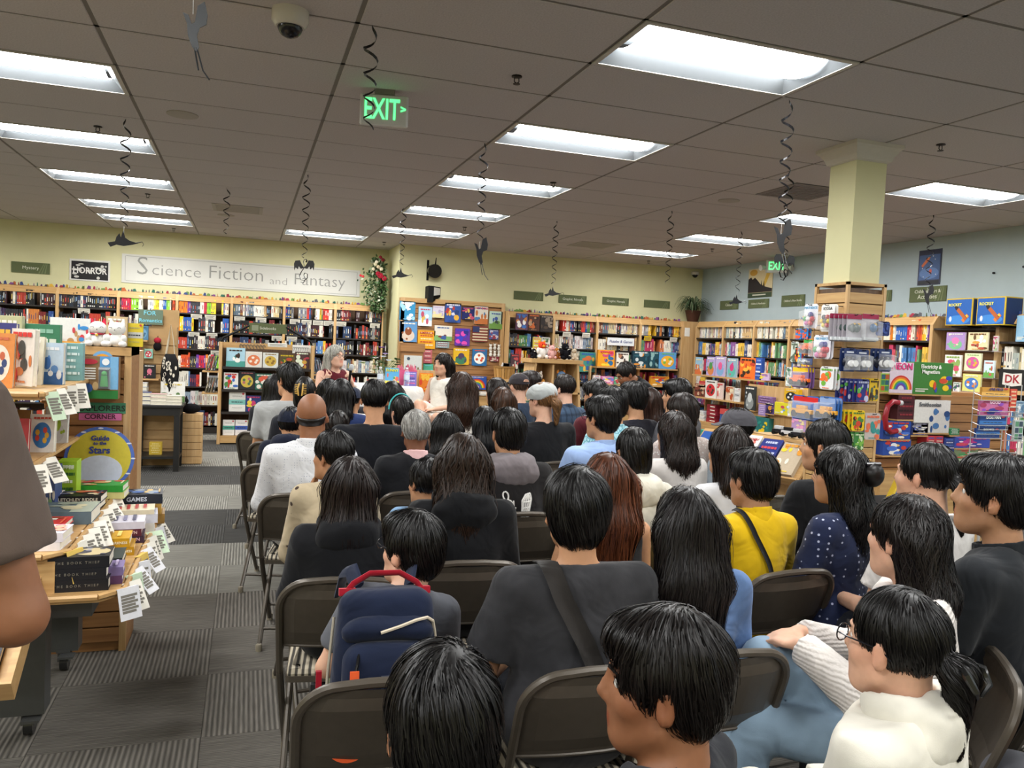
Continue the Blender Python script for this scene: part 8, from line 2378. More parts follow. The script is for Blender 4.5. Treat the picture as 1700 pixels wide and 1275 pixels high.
def more_left_books():
 """the rest of the crowded upper tiers of the book table"""
 rng = random.Random(31)
 cols = [('#c8a048', 'ochre'), ('#3a6a98', 'blue'), ('#b84a48', 'red'), ('#6a8a58', 'green'), ('#d8d0c0', 'cream'), ('#7a5a88', 'purple'), ('#d88a48', 'orange'), ('#4a8a8a', 'teal')]
 n = 0
 for tier, z, xs, y in (('third', 1.0755, (-1.16, -1.05), 3.4), ('third', 1.0755, (-.99,), 3.34), ('top', 1.3455, (-1.22, -1.1), 3.6), ('top', 1.3455, (-1.0, -.9), 3.42), ('second', .8205, (-1.2, -1.08, -.96), 3.2)):
  for x in xs:
   c, nm = cols[n % 8]; n += 1
   book('%s picture book standing at the inner end of the %s tier' % (nm, tier), M_face(x, y + rng.uniform(0, .06), z, R(rng.uniform(-20, 5)), .1), rng.uniform(.1, .14), rng.uniform(.16, .22) if tier != 'second' else .17, .02, c, rng.choice(['blob', 'scene', 'portrait', 'circle']), '#e8e0d0 #3a4a78 #c86a4a', seed=200 + n)
 for k in range(7):
  c, nm = cols[(k * 3) % 8]
  b = MB(); one_book(b, -.012, .024, 0, .13, 0, rng.uniform(.17, .2), c, rng); o = b.build('book', PRINT, loc=(-.94 + .026 * k - .04, 3.98, 1.3455)); tag(o, 'slim %s book spine out at the back of the top tier' % nm, 'book', 'spines at the back of the top tier')
more_left_books()
# ------------------------------------------------------------------ displays on the right
def right_displays():
 # rocket kit boxes on top of the slat bay
 for y, lab in ((6.5, 'blue rocket science kit box on top of the slat bay next to the bookcase of spines'), (6.12, 'blue rocket science kit box on top of the slat bay next to the pale blue book')):
  r = thing('science_kit_box', lab, 'science kit', (7.2, y, 2.02), -PI / 2, 'rocket science kit boxes')
  w, h, t = .33, .29, .24
  MB('#c8a828').bevbox((-w / 2, 0, 0), (w / 2, t, h), .004).build('carton', PRINT, r)
  b = MB('#1f5aa8'); b.box((-w / 2 + .012, -.001, .012), (w / 2 - .012, 0, h - .012)); b.set('#16305e'); b.box((w / 2, .012, .012), (w / 2 + .001, t - .012, h - .012))
  b.set('#3a80c8'); b.disc((0, .06), .14, .05, -.0016, -.001, 20)
  b.M = Matrix.Translation((.02, 0, .14)) @ Matrix.Rotation(-.8, 4, 'Y')
  b.set('#b05a28'); b.box((-.02, -.003, -.11), (.02, -.0016, .05)); b.set('#201c20'); b.disc((0, .05), .02, .05, -.003, -.0016, 12, a0=0, a1=PI); b.set('#d87a30'); b.box((-.045, -.0026, -.11), (.045, -.0016, -.07))
  b.M = Matrix.Identity(4); b.set('#d8c048'); b.disc((.1, .1), .014, .014, -.003, -.001, 10); b.set('#d8d8e0'); b.disc((-.1, .07), .016, .03, -.003, -.001, 10)
  b.build('carton_print', PRINT, r)
  lettering('ROCKET', .042, ink('#e8e060'), r, (-.05, -.004, .22), bold=.001)
  MB('#1a1a1a').box((-.1, .02, -.018), (.1, .3, 0)).build('shelf_bracket', BLACKM, r)
 # black publisher board with an open book
 r = thing('publisher_sign', 'black square sign with a white open book and red letters', 'sign', (7.25, 5.86, 1.37), -PI / 2)
 MB('#141414').box((-.15, 0, 0), (.15, .02, .21)).build('board', PRINT, r)
 b = MB('#d8d4cc')
 for s in (-1, 1): b.prism([(0, .04), (s * .105, .055), (s * .1, .175), (0, .165)] if s > 0 else [(0, .165), (-.1, .175), (-.105, .055), (0, .04)], -.004, -.0005)
 b.build('book_emblem', PRINT, r)
 lettering('DK', .115, ink('#9a1c28'), r, (0, -.006, .11), bold=.002)
 MB().box((7.24, 5.72, 1.33), (7.33, 6.0, 1.37)).build('stand_block', WOODL, r).matrix_parent_inverse = r.matrix_basis.inverted()
 book('pale blue science book facing out on the top shelf by the rocket boxes', M_face(7.3, 5.78, 1.86, -PI / 2), .24, .26, .03, '#8ab4d0', 'kit', '#c8485a #e0e8f0 #4a6a98', seed=101)
 # display ledges of the picture book cases
 r = thing('display_ledge', 'maple display ledges in front of the picture book cases', 'shelf', (0, 0, 0))
 MB().box((6.93, 9.4, 1.23), (7.315, 11.3, 1.254)).build('upper_ledge', WOODY, r)
 MB().box((6.93, 9.9, .875), (7.315, 11.3, .899)).build('lower_ledge', WOODY, r)
 for y in (9.4, 10.32, 11.28): MB().box((7.2, y, 0), (7.31, y + .025, 1.23)).build('upright', WOODL, r)
 MB().box((6.9, 9.5, 0), (7.31, 11.3, .52)).build('base_cabinet', WOODY, r)
 MB().box((6.55, 8.05, .0), (7.3, 9.35, .55)).build('base_cabinet', WOODY, r)
 MB().box((6.55, 8.05, .55), (6.9, 9.35, .57)).build('lower_ledge', WOODY, r)
 for (pl, x, y, z, w, h, t) in LEDGES['on the low toy ledge']: MB().box((6.6, y - w / 2, z - .012), (6.68, y + w / 2, z)).build('item_ledge', WOODY, r)
 MB().box((6.68, 8.0, .57), (6.72, 9.4, 1.2)).build('back_board', WOODL, r)
 for (pl, x, y, z, w, h, t) in LEDGES['on the picture book ledge']:
  if z not in (1.255, .90): MB().box((6.95, y - w / 2, z - .012), (7.02, y + w / 2, z)).build('item_ledge', WOODY, r)
 # stacks on the base cabinet
 def pile(x, y, z, n, w, d, t, cols, lab, cat='book', nm='book'):
  for k in range(n):
   c = cols[k % len(cols)]
   b = MB(c); b.bevbox((-d / 2, -w / 2, 0), (d / 2, w / 2, t), .002); b.set('#e0dcd0'); b.box((-d / 2 - .0006, -w / 2 + .01, t * .35), (-d / 2, -w / 2 + w * .6, t * .6))
   o = b.build(nm, PRINT, loc=(x, y, z + k * (t + .0004)), rot=(0, 0, random.Random(k).uniform(-.05, .05)))
   tag(o, '%s, %s from the bottom' % (lab, ORD[k]), cat, lab + 's')
 pile(7.05, 10.72, .5205, 5, .24, .2, .055, ['#8a2230', '#7a1c2a', '#94283a'], 'dark red boxed set in the stack by the picture books', 'box set', 'box_set')
 pile(7.05, 11.05, .5205, 5, .26, .2, .03, ['#d8d8d4', '#c8ccd0', '#e0dcd4'], 'pale paperback in the stack near the corner')
 pile(7.05, 10.3, .5205, 3, .34, .2, .08, ['#2a4a88', '#34589a', '#c04a48'], 'blue checked boxed game in the stack by the picture books', 'boxed game', 'boxed_game')
 # teal storage boxes on a low shelf
 r = thing('low_shelf', 'low maple shelf holding teal boxes', 'shelf', (5.5, 8.45, 0), -PI / 2)
 MB().box((-.4, -.05, .3), (.4, .3, .33)).build('shelf_board', WOODX, r); MB().box((-.4, .0, 0), (.4, .28, .3)).build('base', WOODX, r)
 for k in range(3):
  book('tall teal boxed set on the low shelf, %s from its aisle end' % ORD[k], M_face(5.5, 8.63 - .2 * k, .3305, -PI / 2), .19, .3, .14, '#2f9a88', 'plain', '', box=True, name='box_set', cat='box set', group='teal boxed sets', seed=110 + k)
 # slanted kit table beside the column
 r = thing('kit_table', 'slanted maple display table of science kits beside the column', 'display table', (0, 0, 0))
 T = Matrix.Translation((4.08, 5.84, .58)) @ Matrix.Rotation(R(-62), 4, 'Z') @ Matrix.Rotation(R(38), 4, 'X')
 b = MB(); b.box((-.55, 0, -.025), (.55, .5, 0)); o = b.build('slanted_board', WOODX, r); o.matrix_local = T
 b = MB(); b.box((-.55, -.02, -.03), (.55, 0, .035)); o = b.build('front_lip', WOODX, r); o.matrix_local = T
 b = MB(); b.box((-.5, .1, 0), (.5, .5, .52)); o = b.build('pedestal', WOODL, r); o.matrix_local = Matrix.Translation((4.08, 5.84, 0)) @ Matrix.Rotation(R(-62), 4, 'Z')
 S = lambda x, y=.01: T @ Matrix.Translation((x, y, .0)) @ Matrix.Rotation(R(-90), 4, 'X') @ Matrix.Translation((0, -.052, 0))
 kits = [(-.36, .28, .4, '#1f4f9a', 'kit', '#e0b838 #3a88c8 #d86a38', '', 'blue and yellow ocean science kit on the slanted table'), (-.06, .28, .42, '#e4e0dc', 'portrait', '#c84840 #d87a70', 'HUMAN BODY', 'white human body kit on the slanted table'), (.19, .18, .4, '#22307a', 'lines', '#b8c0e0 #c84048', '', 'indigo beam kit on the slanted table'), (.4, .2, .38, '#b8a890', 'blob', '#d8902c #e0d8c8 #e8c838', '', 'orange and silver fossil kit on the slanted table')]
 for k, (x, w, h, c, st, pal, ti, lab) in enumerate(kits):
  o = book(lab, Matrix.Identity(4), w, h, .05, c, st, pal, ti, '#b83038', box=True, name='science_kit_box', cat='science kit', seed=120 + k); o.matrix_world = S(x)
 # toy jeeps on the ledge behind
 r = thing('toy_ledge', 'small maple ledge of toy jeeps behind the slanted table', 'shelf', (4.62, 5.95, .0), -PI / 2)
 MB().box((-.3, -.1, .86), (.5, .25, .885)).build('ledge', WOODX, r); MB().box((-.3, .0, 0), (.5, .25, .86)).build('body', WOODL, r)
 for k, (c, lab) in enumerate((('#1c1d20', 'black toy jeep'), ('#d8d8d8', 'white toy jeep'), ('#2a2a2e', 'black and white toy jeep with spotted roof'))):
  q = thing('toy_car', lab + ' on the small ledge behind the slanted table', 'toy car', (4.6, 5.98 - .13 * k, .9005), -PI / 2 + .4)
  b = MB(c); b.bevbox((-.055, -.03, .012), (.055, .03, .045), .005); b.set('#c8ccd0' if k != 1 else '#1a1a1c'); b.bevbox((-.035, -.027, .045), (.04, .027, .075), .006); b.build('body', GLOSS, q)
  b = MB('#101010')
  for sx in (-.036, .036): b.disc((sx, .012), .017, .017, -.034, .034, 14)
  b.build('wheels', MATTE, q)
 # tilted yellow-framed kits low on the right
 for k, (dx, a) in enumerate(((0, .45), (.13, .45))):
  r = thing('science_kit_box', 'yellow-edged blue gem kit box tilted on the low rack, %s of two' % ('nearer' if k == 0 else 'farther'), 'science kit', (4.12 + dx, 4.05 + .1 * k, .66), 0, rot=(R(-12), a, R(-25)))
  MB('#c8a828').bevbox((-.08, 0, 0), (.08, .09, .24), .003).build('carton', PRINT, r)
  b = MB('#2a68b0'); b.box((-.07, -.001, .01), (.07, 0, .23)); b.set('#3a9a48'); b.disc((-.02, .06), .03, .03, -.002, -.001, 12); b.set('#c83a38'); b.disc((.03, .05), .02, .02, -.002, -.001, 12); b.set('#e0d8a0'); b.box((-.05, -.002, .17), (.05, -.001, .19)); b.set('#1d4a88'); b.box((.08, .01, .01), (.081, .08, .23)); b.build('carton_print', PRINT, r)
 r = thing('low_rack', 'dark low rack holding tilted science kits', 'rack', (4.2, 4.1, 0)); MB('#17171a').box((-.2, -.05, 0), (.25, .28, .66)).build('rack_body', MATTE, r)

 # ---- toy rack between column and wall
 r = thing('toy_rack', 'maple slat toy rack standing between the column and the wall', 'display rack', (0, 0, 0))
 MB().box((4.85, 5.23, 0), (6.4, 5.42, 1.36)).build('core', WOODM, r)
 z = .1
 while z < 1.3:
  MB().bevbox((4.86, 5.2, z), (6.39, 5.23, z + .07), .003).build('slat', WOODM, r); z += .0775
 for (pl, x, y, zz, w, h, t) in LEDGES['on the toy rack beside the column']:
  MB().box((x - w / 2, y - .003, zz - .013), (x + w / 2, 5.2, zz - .001)).build('ledge', WOODX, r)
 MB().box((4.85, 5.0, 0), (6.4, 5.2, .7)).build('base_box', WOODX, r)
 # bent red magnet tube on a hook
 q = thing('magnet_toy', 'large red horseshoe magnet toy hanging on the toy rack', 'toy', (4.98, 5.06, 1.0))
 b = MB('#9a2230'); b.tube([(.06, 0, .27), (.0, 0, .28), (-.05, 0, .24), (-.07, 0, .15), (-.05, 0, .06), (.0, 0, .03), (.06, 0, .04)], .022, 10); b.build('bow', GLOSS, q, smooth=True)
 b = MB('#c8c8cc'); b.cyl((.06, 0, .27), (.09, 0, .268), .022); b.cyl((.06, 0, .04), (.09, 0, .042), .022); b.build('pole_tip', GLOSS, q, smooth=True)
 MB('#222').cyl((0, .14, .28), (0, 0, .28), .004).build('hook', BLACKM, q)
 # ---- wire comics rack
 r = thing('wire_rack', 'tall white wire rack of comics at the right end', 'wire rack', (0, 0, 0))
 W = mat('white_wire', '#c8c8c8', .35, .5, noise=.02)
 b = MB()
 for x in (5.49, 5.82, 5.86, 6.0): b.tube([(x, 4.76, 0), (x, 4.76, 1.46)], .004, 6)
 b.build('upright_wires', W, r)
 for k, (pl, x, y, zz, w, h, t) in enumerate(LEDGES['in the wire comics rack']):
  b = MB(); x0, x1 = x - w / 2 - .01, x + w / 2 + .01
  b.tube([(x0, 4.76, zz + .05), (x0, 4.69, zz + .03), (x0, 4.69, zz - .004), (x1, 4.69, zz - .004), (x1, 4.69, zz + .03), (x1, 4.76, zz + .05)], .003, 5)
  b.tube([(x0, 4.69, zz + .03), (x1, 4.69, zz + .03)], .003, 5); b.tube([(x0, 4.69, zz - .004), (x0, 4.75, zz - .004), (x1, 4.75, zz - .004), (x1, 4.69, zz - .004)], .003, 5); b.build('wire_pocket', W, r)
 b = MB(); b.lathe([(.22, 0), (.22, .02), (.05, .03)], 20, (5.7, 4.8, 0)); b.cyl((5.7, 4.8, .02), (5.7, 4.8, .9), .012); b.tube([(5.49, 4.76, .9), (5.7, 4.8, .9), (6.0, 4.76, .9)], .006, 6); b.build('base', W, r, smooth=True)
 # plush-like wooden figure stand beside the puzzles
 q = thing('animal_bookend', 'brown and white animal-shaped bookend on the toy rack base', 'bookend', (6.3, 5.06, .7))
 b = MB('#8a4a34'); b.prism([(-.06, 0), (.06, 0), (.06, .14), (.045, .19), (.03, .14), (-.03, .14), (-.045, .19), (-.06, .14)], 0, .04); b.set('#e0d8cc'); b.disc((0, .06), .045, .05, -.003, 0, 16)
 for s in (-1, 1): b.set('#e8e4de'); b.disc((s * .025, .11), .018, .018, -.003, 0, 12); b.set('#181818'); b.disc((s * .022, .108), .008, .008, -.005, -.003, 10)
 b.build('figure', PRINT, q)
 # puzzles and games sign
 r = thing('shelf_sign', 'white puzzles and games sign hanging on the comics bookcases', 'sign', (5.98, YP - .37, 1.665))
 MB('#d8dadc').box((-.25, 0, 0), (.25, .004, .13)).build('board', PRINT, r)
 lettering('Puzzles & Games', .062, ink('#5a6288'), r, (0, -.0015, .065), shear=.2, bold=.001)
right_displays()
# ------------------------------------------------------------------ signs, posters, ceiling fittings
def wall_signs():
 # big hand-lettered banner
 r = thing('banner', 'long white hand-lettered science fiction and fantasy banner', 'banner', (-.04, YB - .012, 2.28))
 MB('#d8d8d2').box((-1.81, 0, 0), (1.81, .008, .44)).build('paper', mat('banner_paper', '#d3d2cb', .8, noise=.04, scale=3), r)
 pen = ink('#8f8f8a')
 for s, x, z, sz, kx in (('S', -1.52, .26, .4, 1.0), ('cience', -1.03, .22, .25, 1.15), ('Fiction', -.15, .24, .3, 1.05), ('and', .5, .17, .17, 1.2), ('Fantasy', 1.15, .22, .27, 1.05)):
  lettering(s, sz, pen, r, (x, -.002, z), sx=kx, bold=-.003)
 b = MB('#a8a8a2')
 for z in (.03, .41): b.box((-1.75, -.001, z - .004), (1.75, 0, z + .004))
 for x in (-1.76, 1.76): b.box((x - .004, -.001, .03), (x + .004, 0, .41))
 b.build('pen_border', MATTE, r)
 # section plaques
 G = '#5e6647'
 def plaque(x0, x1, z0, z1, txt, lab, wall='Y', y=None, stripe=True):
  w, h = abs(x1 - x0), z1 - z0
  if wall == 'Y': r = thing('section_sign', lab, 'sign', ((x0 + x1) / 2, y - .012, z0))
  else: r = thing('section_sign', lab, 'sign', (XR - .012, (x0 + x1) / 2, z0), -PI / 2)
  MB(G).box((-w / 2, 0, 0), (w / 2, .01, h)).build('board', MATTE, r)
  b = MB('#76805c')
  for k in range(3): b.prism([(w * (.2 + .08 * k), 0.003), (w * (.23 + .08 * k), 0.003), (w * (.36 + .04 * k), h * .95), (w * (.34 + .04 * k), h * .95)], -.0006, 0)
  b.build('brush_pattern', MATTE, r)
  ls = txt.split('\n')
  for i, s in enumerate(ls):
   if s: lettering(s, min(h * .42, w * .85 / len(s) / .5), ink('#d8d8c4'), r, (0, -.002, h * (.5 if len(ls) == 1 else .68 - .36 * i)))
 plaque(-3.32, -2.82, 2.33, 2.49, 'Mystery', 'olive mystery section sign on the yellow wall', y=YB)
 plaque(4.16, 4.68, 2.35, 2.49, '', 'blank olive section sign nearest the display panel', y=YP)
 plaque(4.96, 5.47, 2.34, 2.48, 'Graphic Novels', 'olive graphic novels sign next to the blank sign by the panel', y=YP)
 plaque(5.77, 6.27, 2.36, 2.49, 'Graphic Novels', 'olive graphic novels sign farther from the display panel', y=YP)
 plaque(6.57, 7.08, 2.36, 2.49, '', 'blank olive section sign nearest the potted plant', y=YP)
 plaque(11.8, 11.27, 2.36, 2.51, 'Classics', 'olive section sign beside the potted plant on the blue wall', 'X')
 plaque(10.99, 10.46, 2.36, 2.5, 'Children\'s Nonfiction', 'olive section sign under the castle poster', 'X')
 plaque(10.15, 9.62, 2.36, 2.53, 'Children\'s New Books', 'olive section sign between the castle poster and the column', 'X')
 plaque(8.5, 7.98, 2.37, 2.51, 'For Parents', 'olive section sign partly behind the column', 'X')
 plaque(7.69, 7.15, 2.34, 2.52, 'Children\'s Art &\nActivities', 'olive children\'s art section sign under the rocket poster', 'X')
 # horror poster
 r = thing('poster', 'black and white drippy horror poster on the yellow wall', 'poster', (-2.285, YB - .008, 2.27))
 MB('#d8d6d0').box((-.275, 0, 0), (.275, .004, .32)).build('sheet', PRINT, r)
 b = MB('#1e1c20'); b.box((-.25, -.001, .02), (.25, 0, .29)); b.build('ink_field', PRINT, r)
 rng = random.Random(1); b = MB('#c8c6c0')
 for k in range(16): b.disc((rng.uniform(-.22, .22), rng.uniform(.05, .26)), rng.uniform(.01, .04), rng.uniform(.008, .03), -.002, -.001, 9)
 b.build('drips', PRINT, r)
 lettering('HORROR', .13, ink('#e0deda'), r, (0, -.003, .15), bold=.003, sx=.85)
 # castle poster and rocket poster
 r = thing('poster', 'castle and sunset poster on the blue wall', 'poster', (XR - .01, 10.71, 2.53), -PI / 2)
 b = MB('#d8c8a0'); b.box((-.31, 0, 0), (.31, .006, .46)); b.set('#d8b048'); b.prism([(.05, .16), (.12, .16), (.3, .455), (.2, .455)], -.001, 0); b.set('#c89a40'); b.disc((-.18, .4), .1, .05, -.001, 0, 14); b.set('#2a2428')
 b.prism([(-.31, .08), (.31, .08), (.31, .13), (.2, .15), (.12, .17), (.1, .26), (.08, .18), (.05, .2), (.04, .27), (.02, .2), (-.08, .28), (-.14, .32), (-.2, .29), (-.24, .33), (-.31, .3)], -.002, -.0005); b.set('#3a4a38'); b.box((-.31, -.002, 0), (.31, -.0005, .075)); b.build('print', PRINT, r)
 b = MB('#c8c8b8'); b.box((-.18, -.003, .03), (.16, -.002, .05)); b.build('caption', PRINT, r)
 r = thing('poster', 'dark blue rocket and planets poster on the blue wall', 'poster', (XR - .01, 7.42, 2.54), -PI / 2)
 b = MB('#2a2e48'); b.box((-.165, 0, 0), (.165, .006, .42)); b.set('#3f5a8a'); b.box((-.15, -.001, .06), (.15, 0, .36)); b.set('#5a7ab0'); b.disc((0, .14), .14, .07, -.0015, -.001, 18)
 b.M = Matrix.Translation((-.05, 0, .28)) @ Matrix.Rotation(.8, 4, 'Y'); b.set('#c86a40'); b.prism([(-.015, -.08), (.015, -.08), (.02, .03), (0, .09), (-.02, .03)][::-1], -.003, -.0015); b.M = Matrix.Identity(4)
 b.set('#c85a48'); b.disc((.02, .16), .02, .03, -.003, -.0015, 12); b.set('#14161e'); b.box((-.15, -.002, .01), (.15, -.001, .05)); b.set('#e0e0e8')
 for x, z in ((-.1, .2), (.08, .3), (.1, .12), (-.08, .1), (.05, .34)): b.disc((x, z), .006, .006, -.003, -.001, 8)
 b.build('print', PRINT, r)
 # green hanging banner between two black arms above the cookbook case
 r = thing('hanging_sign', 'olive banner hung between two black bracket arms above the cookbook case', 'sign', (.28, 11.9, 1.6))
 MB(G).bevbox((-.26, -.02, 0), (.26, 0, .14), .004).build('board', MATTE, r)
 lettering('Sidebooks', .055, ink('#d8d8c8'), r, (.0, -.0225, .07))
 b = MB('#8a9078'); b.box((-.22, -.022, .03), (-.13, -.02, .11)); b.build('logo_square', MATTE, r)
 for s in (-1, 1):
  b = MB('#111111'); b.tube([(s * .25, -.01, .1), (s * .6, .0, -.09), (s * .62, 0, -.14)], .016, 8); b.build('bracket_arm', BLACKM, r, smooth=True)
  b = MB('#111111'); b.cyl((s * .62, .0, -.14), (s * .62, 0, -.15 if s else 0), .02); b.build('arm_foot', BLACKM, r)
 # wall phone plate and tiny fixings on the blue wall
 for y, z in ((6.55, 2.62), (6.2, 2.66)):
  o = MB('#2a2a2a').disc((0, 0), .012, .012, -.02, 0, 10).build('wall_hook', BLACKM, None, loc=(XR, y, z), rot=(0, 0, -PI / 2)); tag(o, 'tiny black wall hook above the rocket boxes', 'wall hook', 'wall hooks above the rocket boxes')
 # security camera in the corner
 r = thing('security_camera', 'small white security camera in the corner of the walls', 'camera', (7.5, YP, 2.98))
 MB('#d0ccc4').lathe([(.07, .0), (.07, .05), (.05, .06)], 16, (0, -.1, 0)).build('base', GLOSS, r, smooth=True); MB('#151515').ball((0, -.1, 0), .05, 14, 8).build('dome', GLOSS, r, smooth='all')

def foliage_things():
 rng = random.Random(21)
 # flower garland in the corner
 r = thing('flower_garland', 'tall artificial flower garland hanging in the corner above the bookcases', 'garland', (2.04, 13.05, 2.1))
 b = MB('#3f5a34'); b.tube([(.02, .02, -.02), (0, .03, .4), (-.02, .03, .8)], .012, 6); b.build('stem', MATTE, r)
 MB('#15151a').prism([(.06, .0), (.12, .0), (.12, .5), (.03, .5)], .1, .2).build('dark_vase', GLOSS, r)
 b = MB()
 for k in range(900):
  t = rng.random(); z = t * .88 - .05
  e = .1 + .13 * math.sin(min(1, t * 1.25) * PI)
  if .45 < t < .75 and rng.random() < .3: e += .14
  a = rng.uniform(0, 6.28); q = e * math.sqrt(rng.random())
  x, y = q * math.cos(a) - .03, q * math.sin(a) * .6
  if x > .08: x = .08
  b.set(rng.choice(['#3f5a34', '#56744a', '#2f4a2c', '#8a9a78', '#b8c0a8', '#4a6a40', '#6a7a58']))
  s = rng.uniform(.035, .08); d = Vector((rng.uniform(-1, 1), rng.uniform(-1, 1), rng.uniform(-1, .3))).normalized(); n = d.orthogonal().normalized() * s * .4
  p = Vector((x, y, z))
  b.add([tuple(p), tuple(p + d * s * .5 + n), tuple(p + d * s), tuple(p + d * s * .5 - n)], [(0, 1, 2, 3)])
 o = b.build('leaves', MATTE, r); o['kind'] = 'stuff'
 for x, z, c, k in ((-.01, .52, '#a82038', 1.6), (.05, .48, '#b02840', 1.4), (-.05, .55, '#9a1c30', 1.3), (.02, .78, '#7a2028', 1), (-.02, .82, '#8a2430', .9), (-.33, .5, '#b83038', .7), (-.29, .49, '#b83038', .7), (-.1, .7, '#d8d0b0', 1), (-.05, .66, '#d8c8a8', 1), (.0, .63, '#e0d8c0', 1), (-.13, .62, '#d8ccb0', .9), (-.08, .74, '#e0d8c4', .9)):
  b = MB(c)
  for j in range(7):
   a = j * 2 * PI / 7; b.ball((x + .018 * k * math.cos(a), -.12 + .01 * math.sin(j), z + .018 * k * math.sin(a)), .014 * k, 7, 5)
  b.ball((x, -.13, z), .014 * k, 7, 5); b.build('bloom', MATTE, r, smooth='all')
 # spider plant on the corner cabinet
 r = thing('potted_plant', 'arching spider plant in a brown pot on the corner cabinet', 'potted plant', (7.43, 12.2, 2.14))
 MB('#4a2e22').lathe([(.09, 0), (.13, .16), (.14, .2), (.12, .2), (.11, .17), (.0001, .165)], 18).build('pot', MATTE, r, smooth=True)
 for k in range(90):
  a = rng.uniform(0, 6.28); L = rng.uniform(.24, .44); up = rng.uniform(.12, .3)
  b = MB(rng.choice(['#44573c', '#586a4a', '#36482f', '#6f7d60']))
  pts = []
  for i in range(6):
   t = i / 5; rr = L * t * .85; z = .17 + up * math.sin(t * PI * .75) * 1.1 - .12 * t * t
   x, y = rr * math.cos(a), rr * math.sin(a)
   if y > .18: y = .18
   if x > .26: x = .26
   pts.append(Vector((x, y, z)))
  w = .011; s = Vector((-math.sin(a), math.cos(a), 0)) * w
  vs = []
  for i, p in enumerate(pts):
   q = s * (1 - abs(i / 5 - .3) * .9 if i < 5 else .1); vs += [tuple(p - q), tuple(p + Vector((0, 0, -.004))), tuple(p + q)]
  fs = []
  for i in range(5): o_ = i * 3; fs += [(o_, o_ + 1, o_ + 4, o_ + 3), (o_ + 1, o_ + 2, o_ + 5, o_ + 4)]
  b.add(vs, fs); b.build('leaf', MATTE, r, smooth='all')

BLACKP = mat('black_foil', '#17171b', .35, .2, noise=.05)
def dragon(b, kind, k=1.0):
 """paper cut-out outlines in the XZ plane, about 0.2 m"""
 t = .0015
 if kind == 2:      # spread wings and a looped tail
  for s in (-1, 1):
   P = [(0, -.02), (s * .03, .02), (s * .05, .055), (s * .1, .05), (s * .115, .02), (s * .11, -.045), (s * .095, -.015), (s * .07, -.035), (s * .06, -.005), (s * .035, -.03)]
   b.prism([(x * k, z * k) for x, z in (P if s > 0 else P[::-1])], -t, t)
  b.tube([(x * k, 0, z * k) for x, z in ((.02, .035), (.03, .05), (.02, .065), (0, .06), (-.01, .04), (0, .01), (.0, -.02), (-.03, -.06), (-.05, -.1), (-.03, -.14), (.01, -.145), (.04, -.12), (.04, -.08), (.01, -.07), (.0, -.09), (.02, -.13), (0, -.165), (-.03, -.16))], .0075 * k, 6, flat=.4)
 elif kind == 1:    # gliding with raised wing
  b.prism([(x * k, z * k) for x, z in ((-.11, -.02), (-.06, -.005), (-.05, .03), (-.03, .06), (-.02, .03), (-.005, .085), (.01, .03), (.04, .01), (.1, -.005), (.06, -.02), (.0, -.035), (-.05, -.03), (-.09, -.05))], -t, t)
  b.tube([(x * k, 0, z * k) for x, z in ((.06, -.01), (.1, -.0), (.13, .01), (.14, -.01), (.13, -.025))], .005 * k, 5, flat=.4)
 else:              # diving, long tail
  b.prism([(x * k, z * k) for x, z in ((-.045, .1), (-.02, .09), (-.005, .05), (.01, .06), (.02, .13), (.05, .15), (.065, .09), (.06, .05), (.03, .035), (.02, -.0), (.03, -.05), (.02, -.07), (-.0, -.05), (-.02, -.0), (-.025, .05))], -t, t)
  b.tube([(x * k, 0, z * k) for x, z in ((.02, -.05), (.035, -.1), (.05, -.15), (.08, -.19))], .004 * k, 5, flat=.4)
  b.tube([(x * k, 0, z * k) for x, z in ((.01, -.05), (.02, -.1), (.03, -.15))], .004 * k, 5, flat=.4)

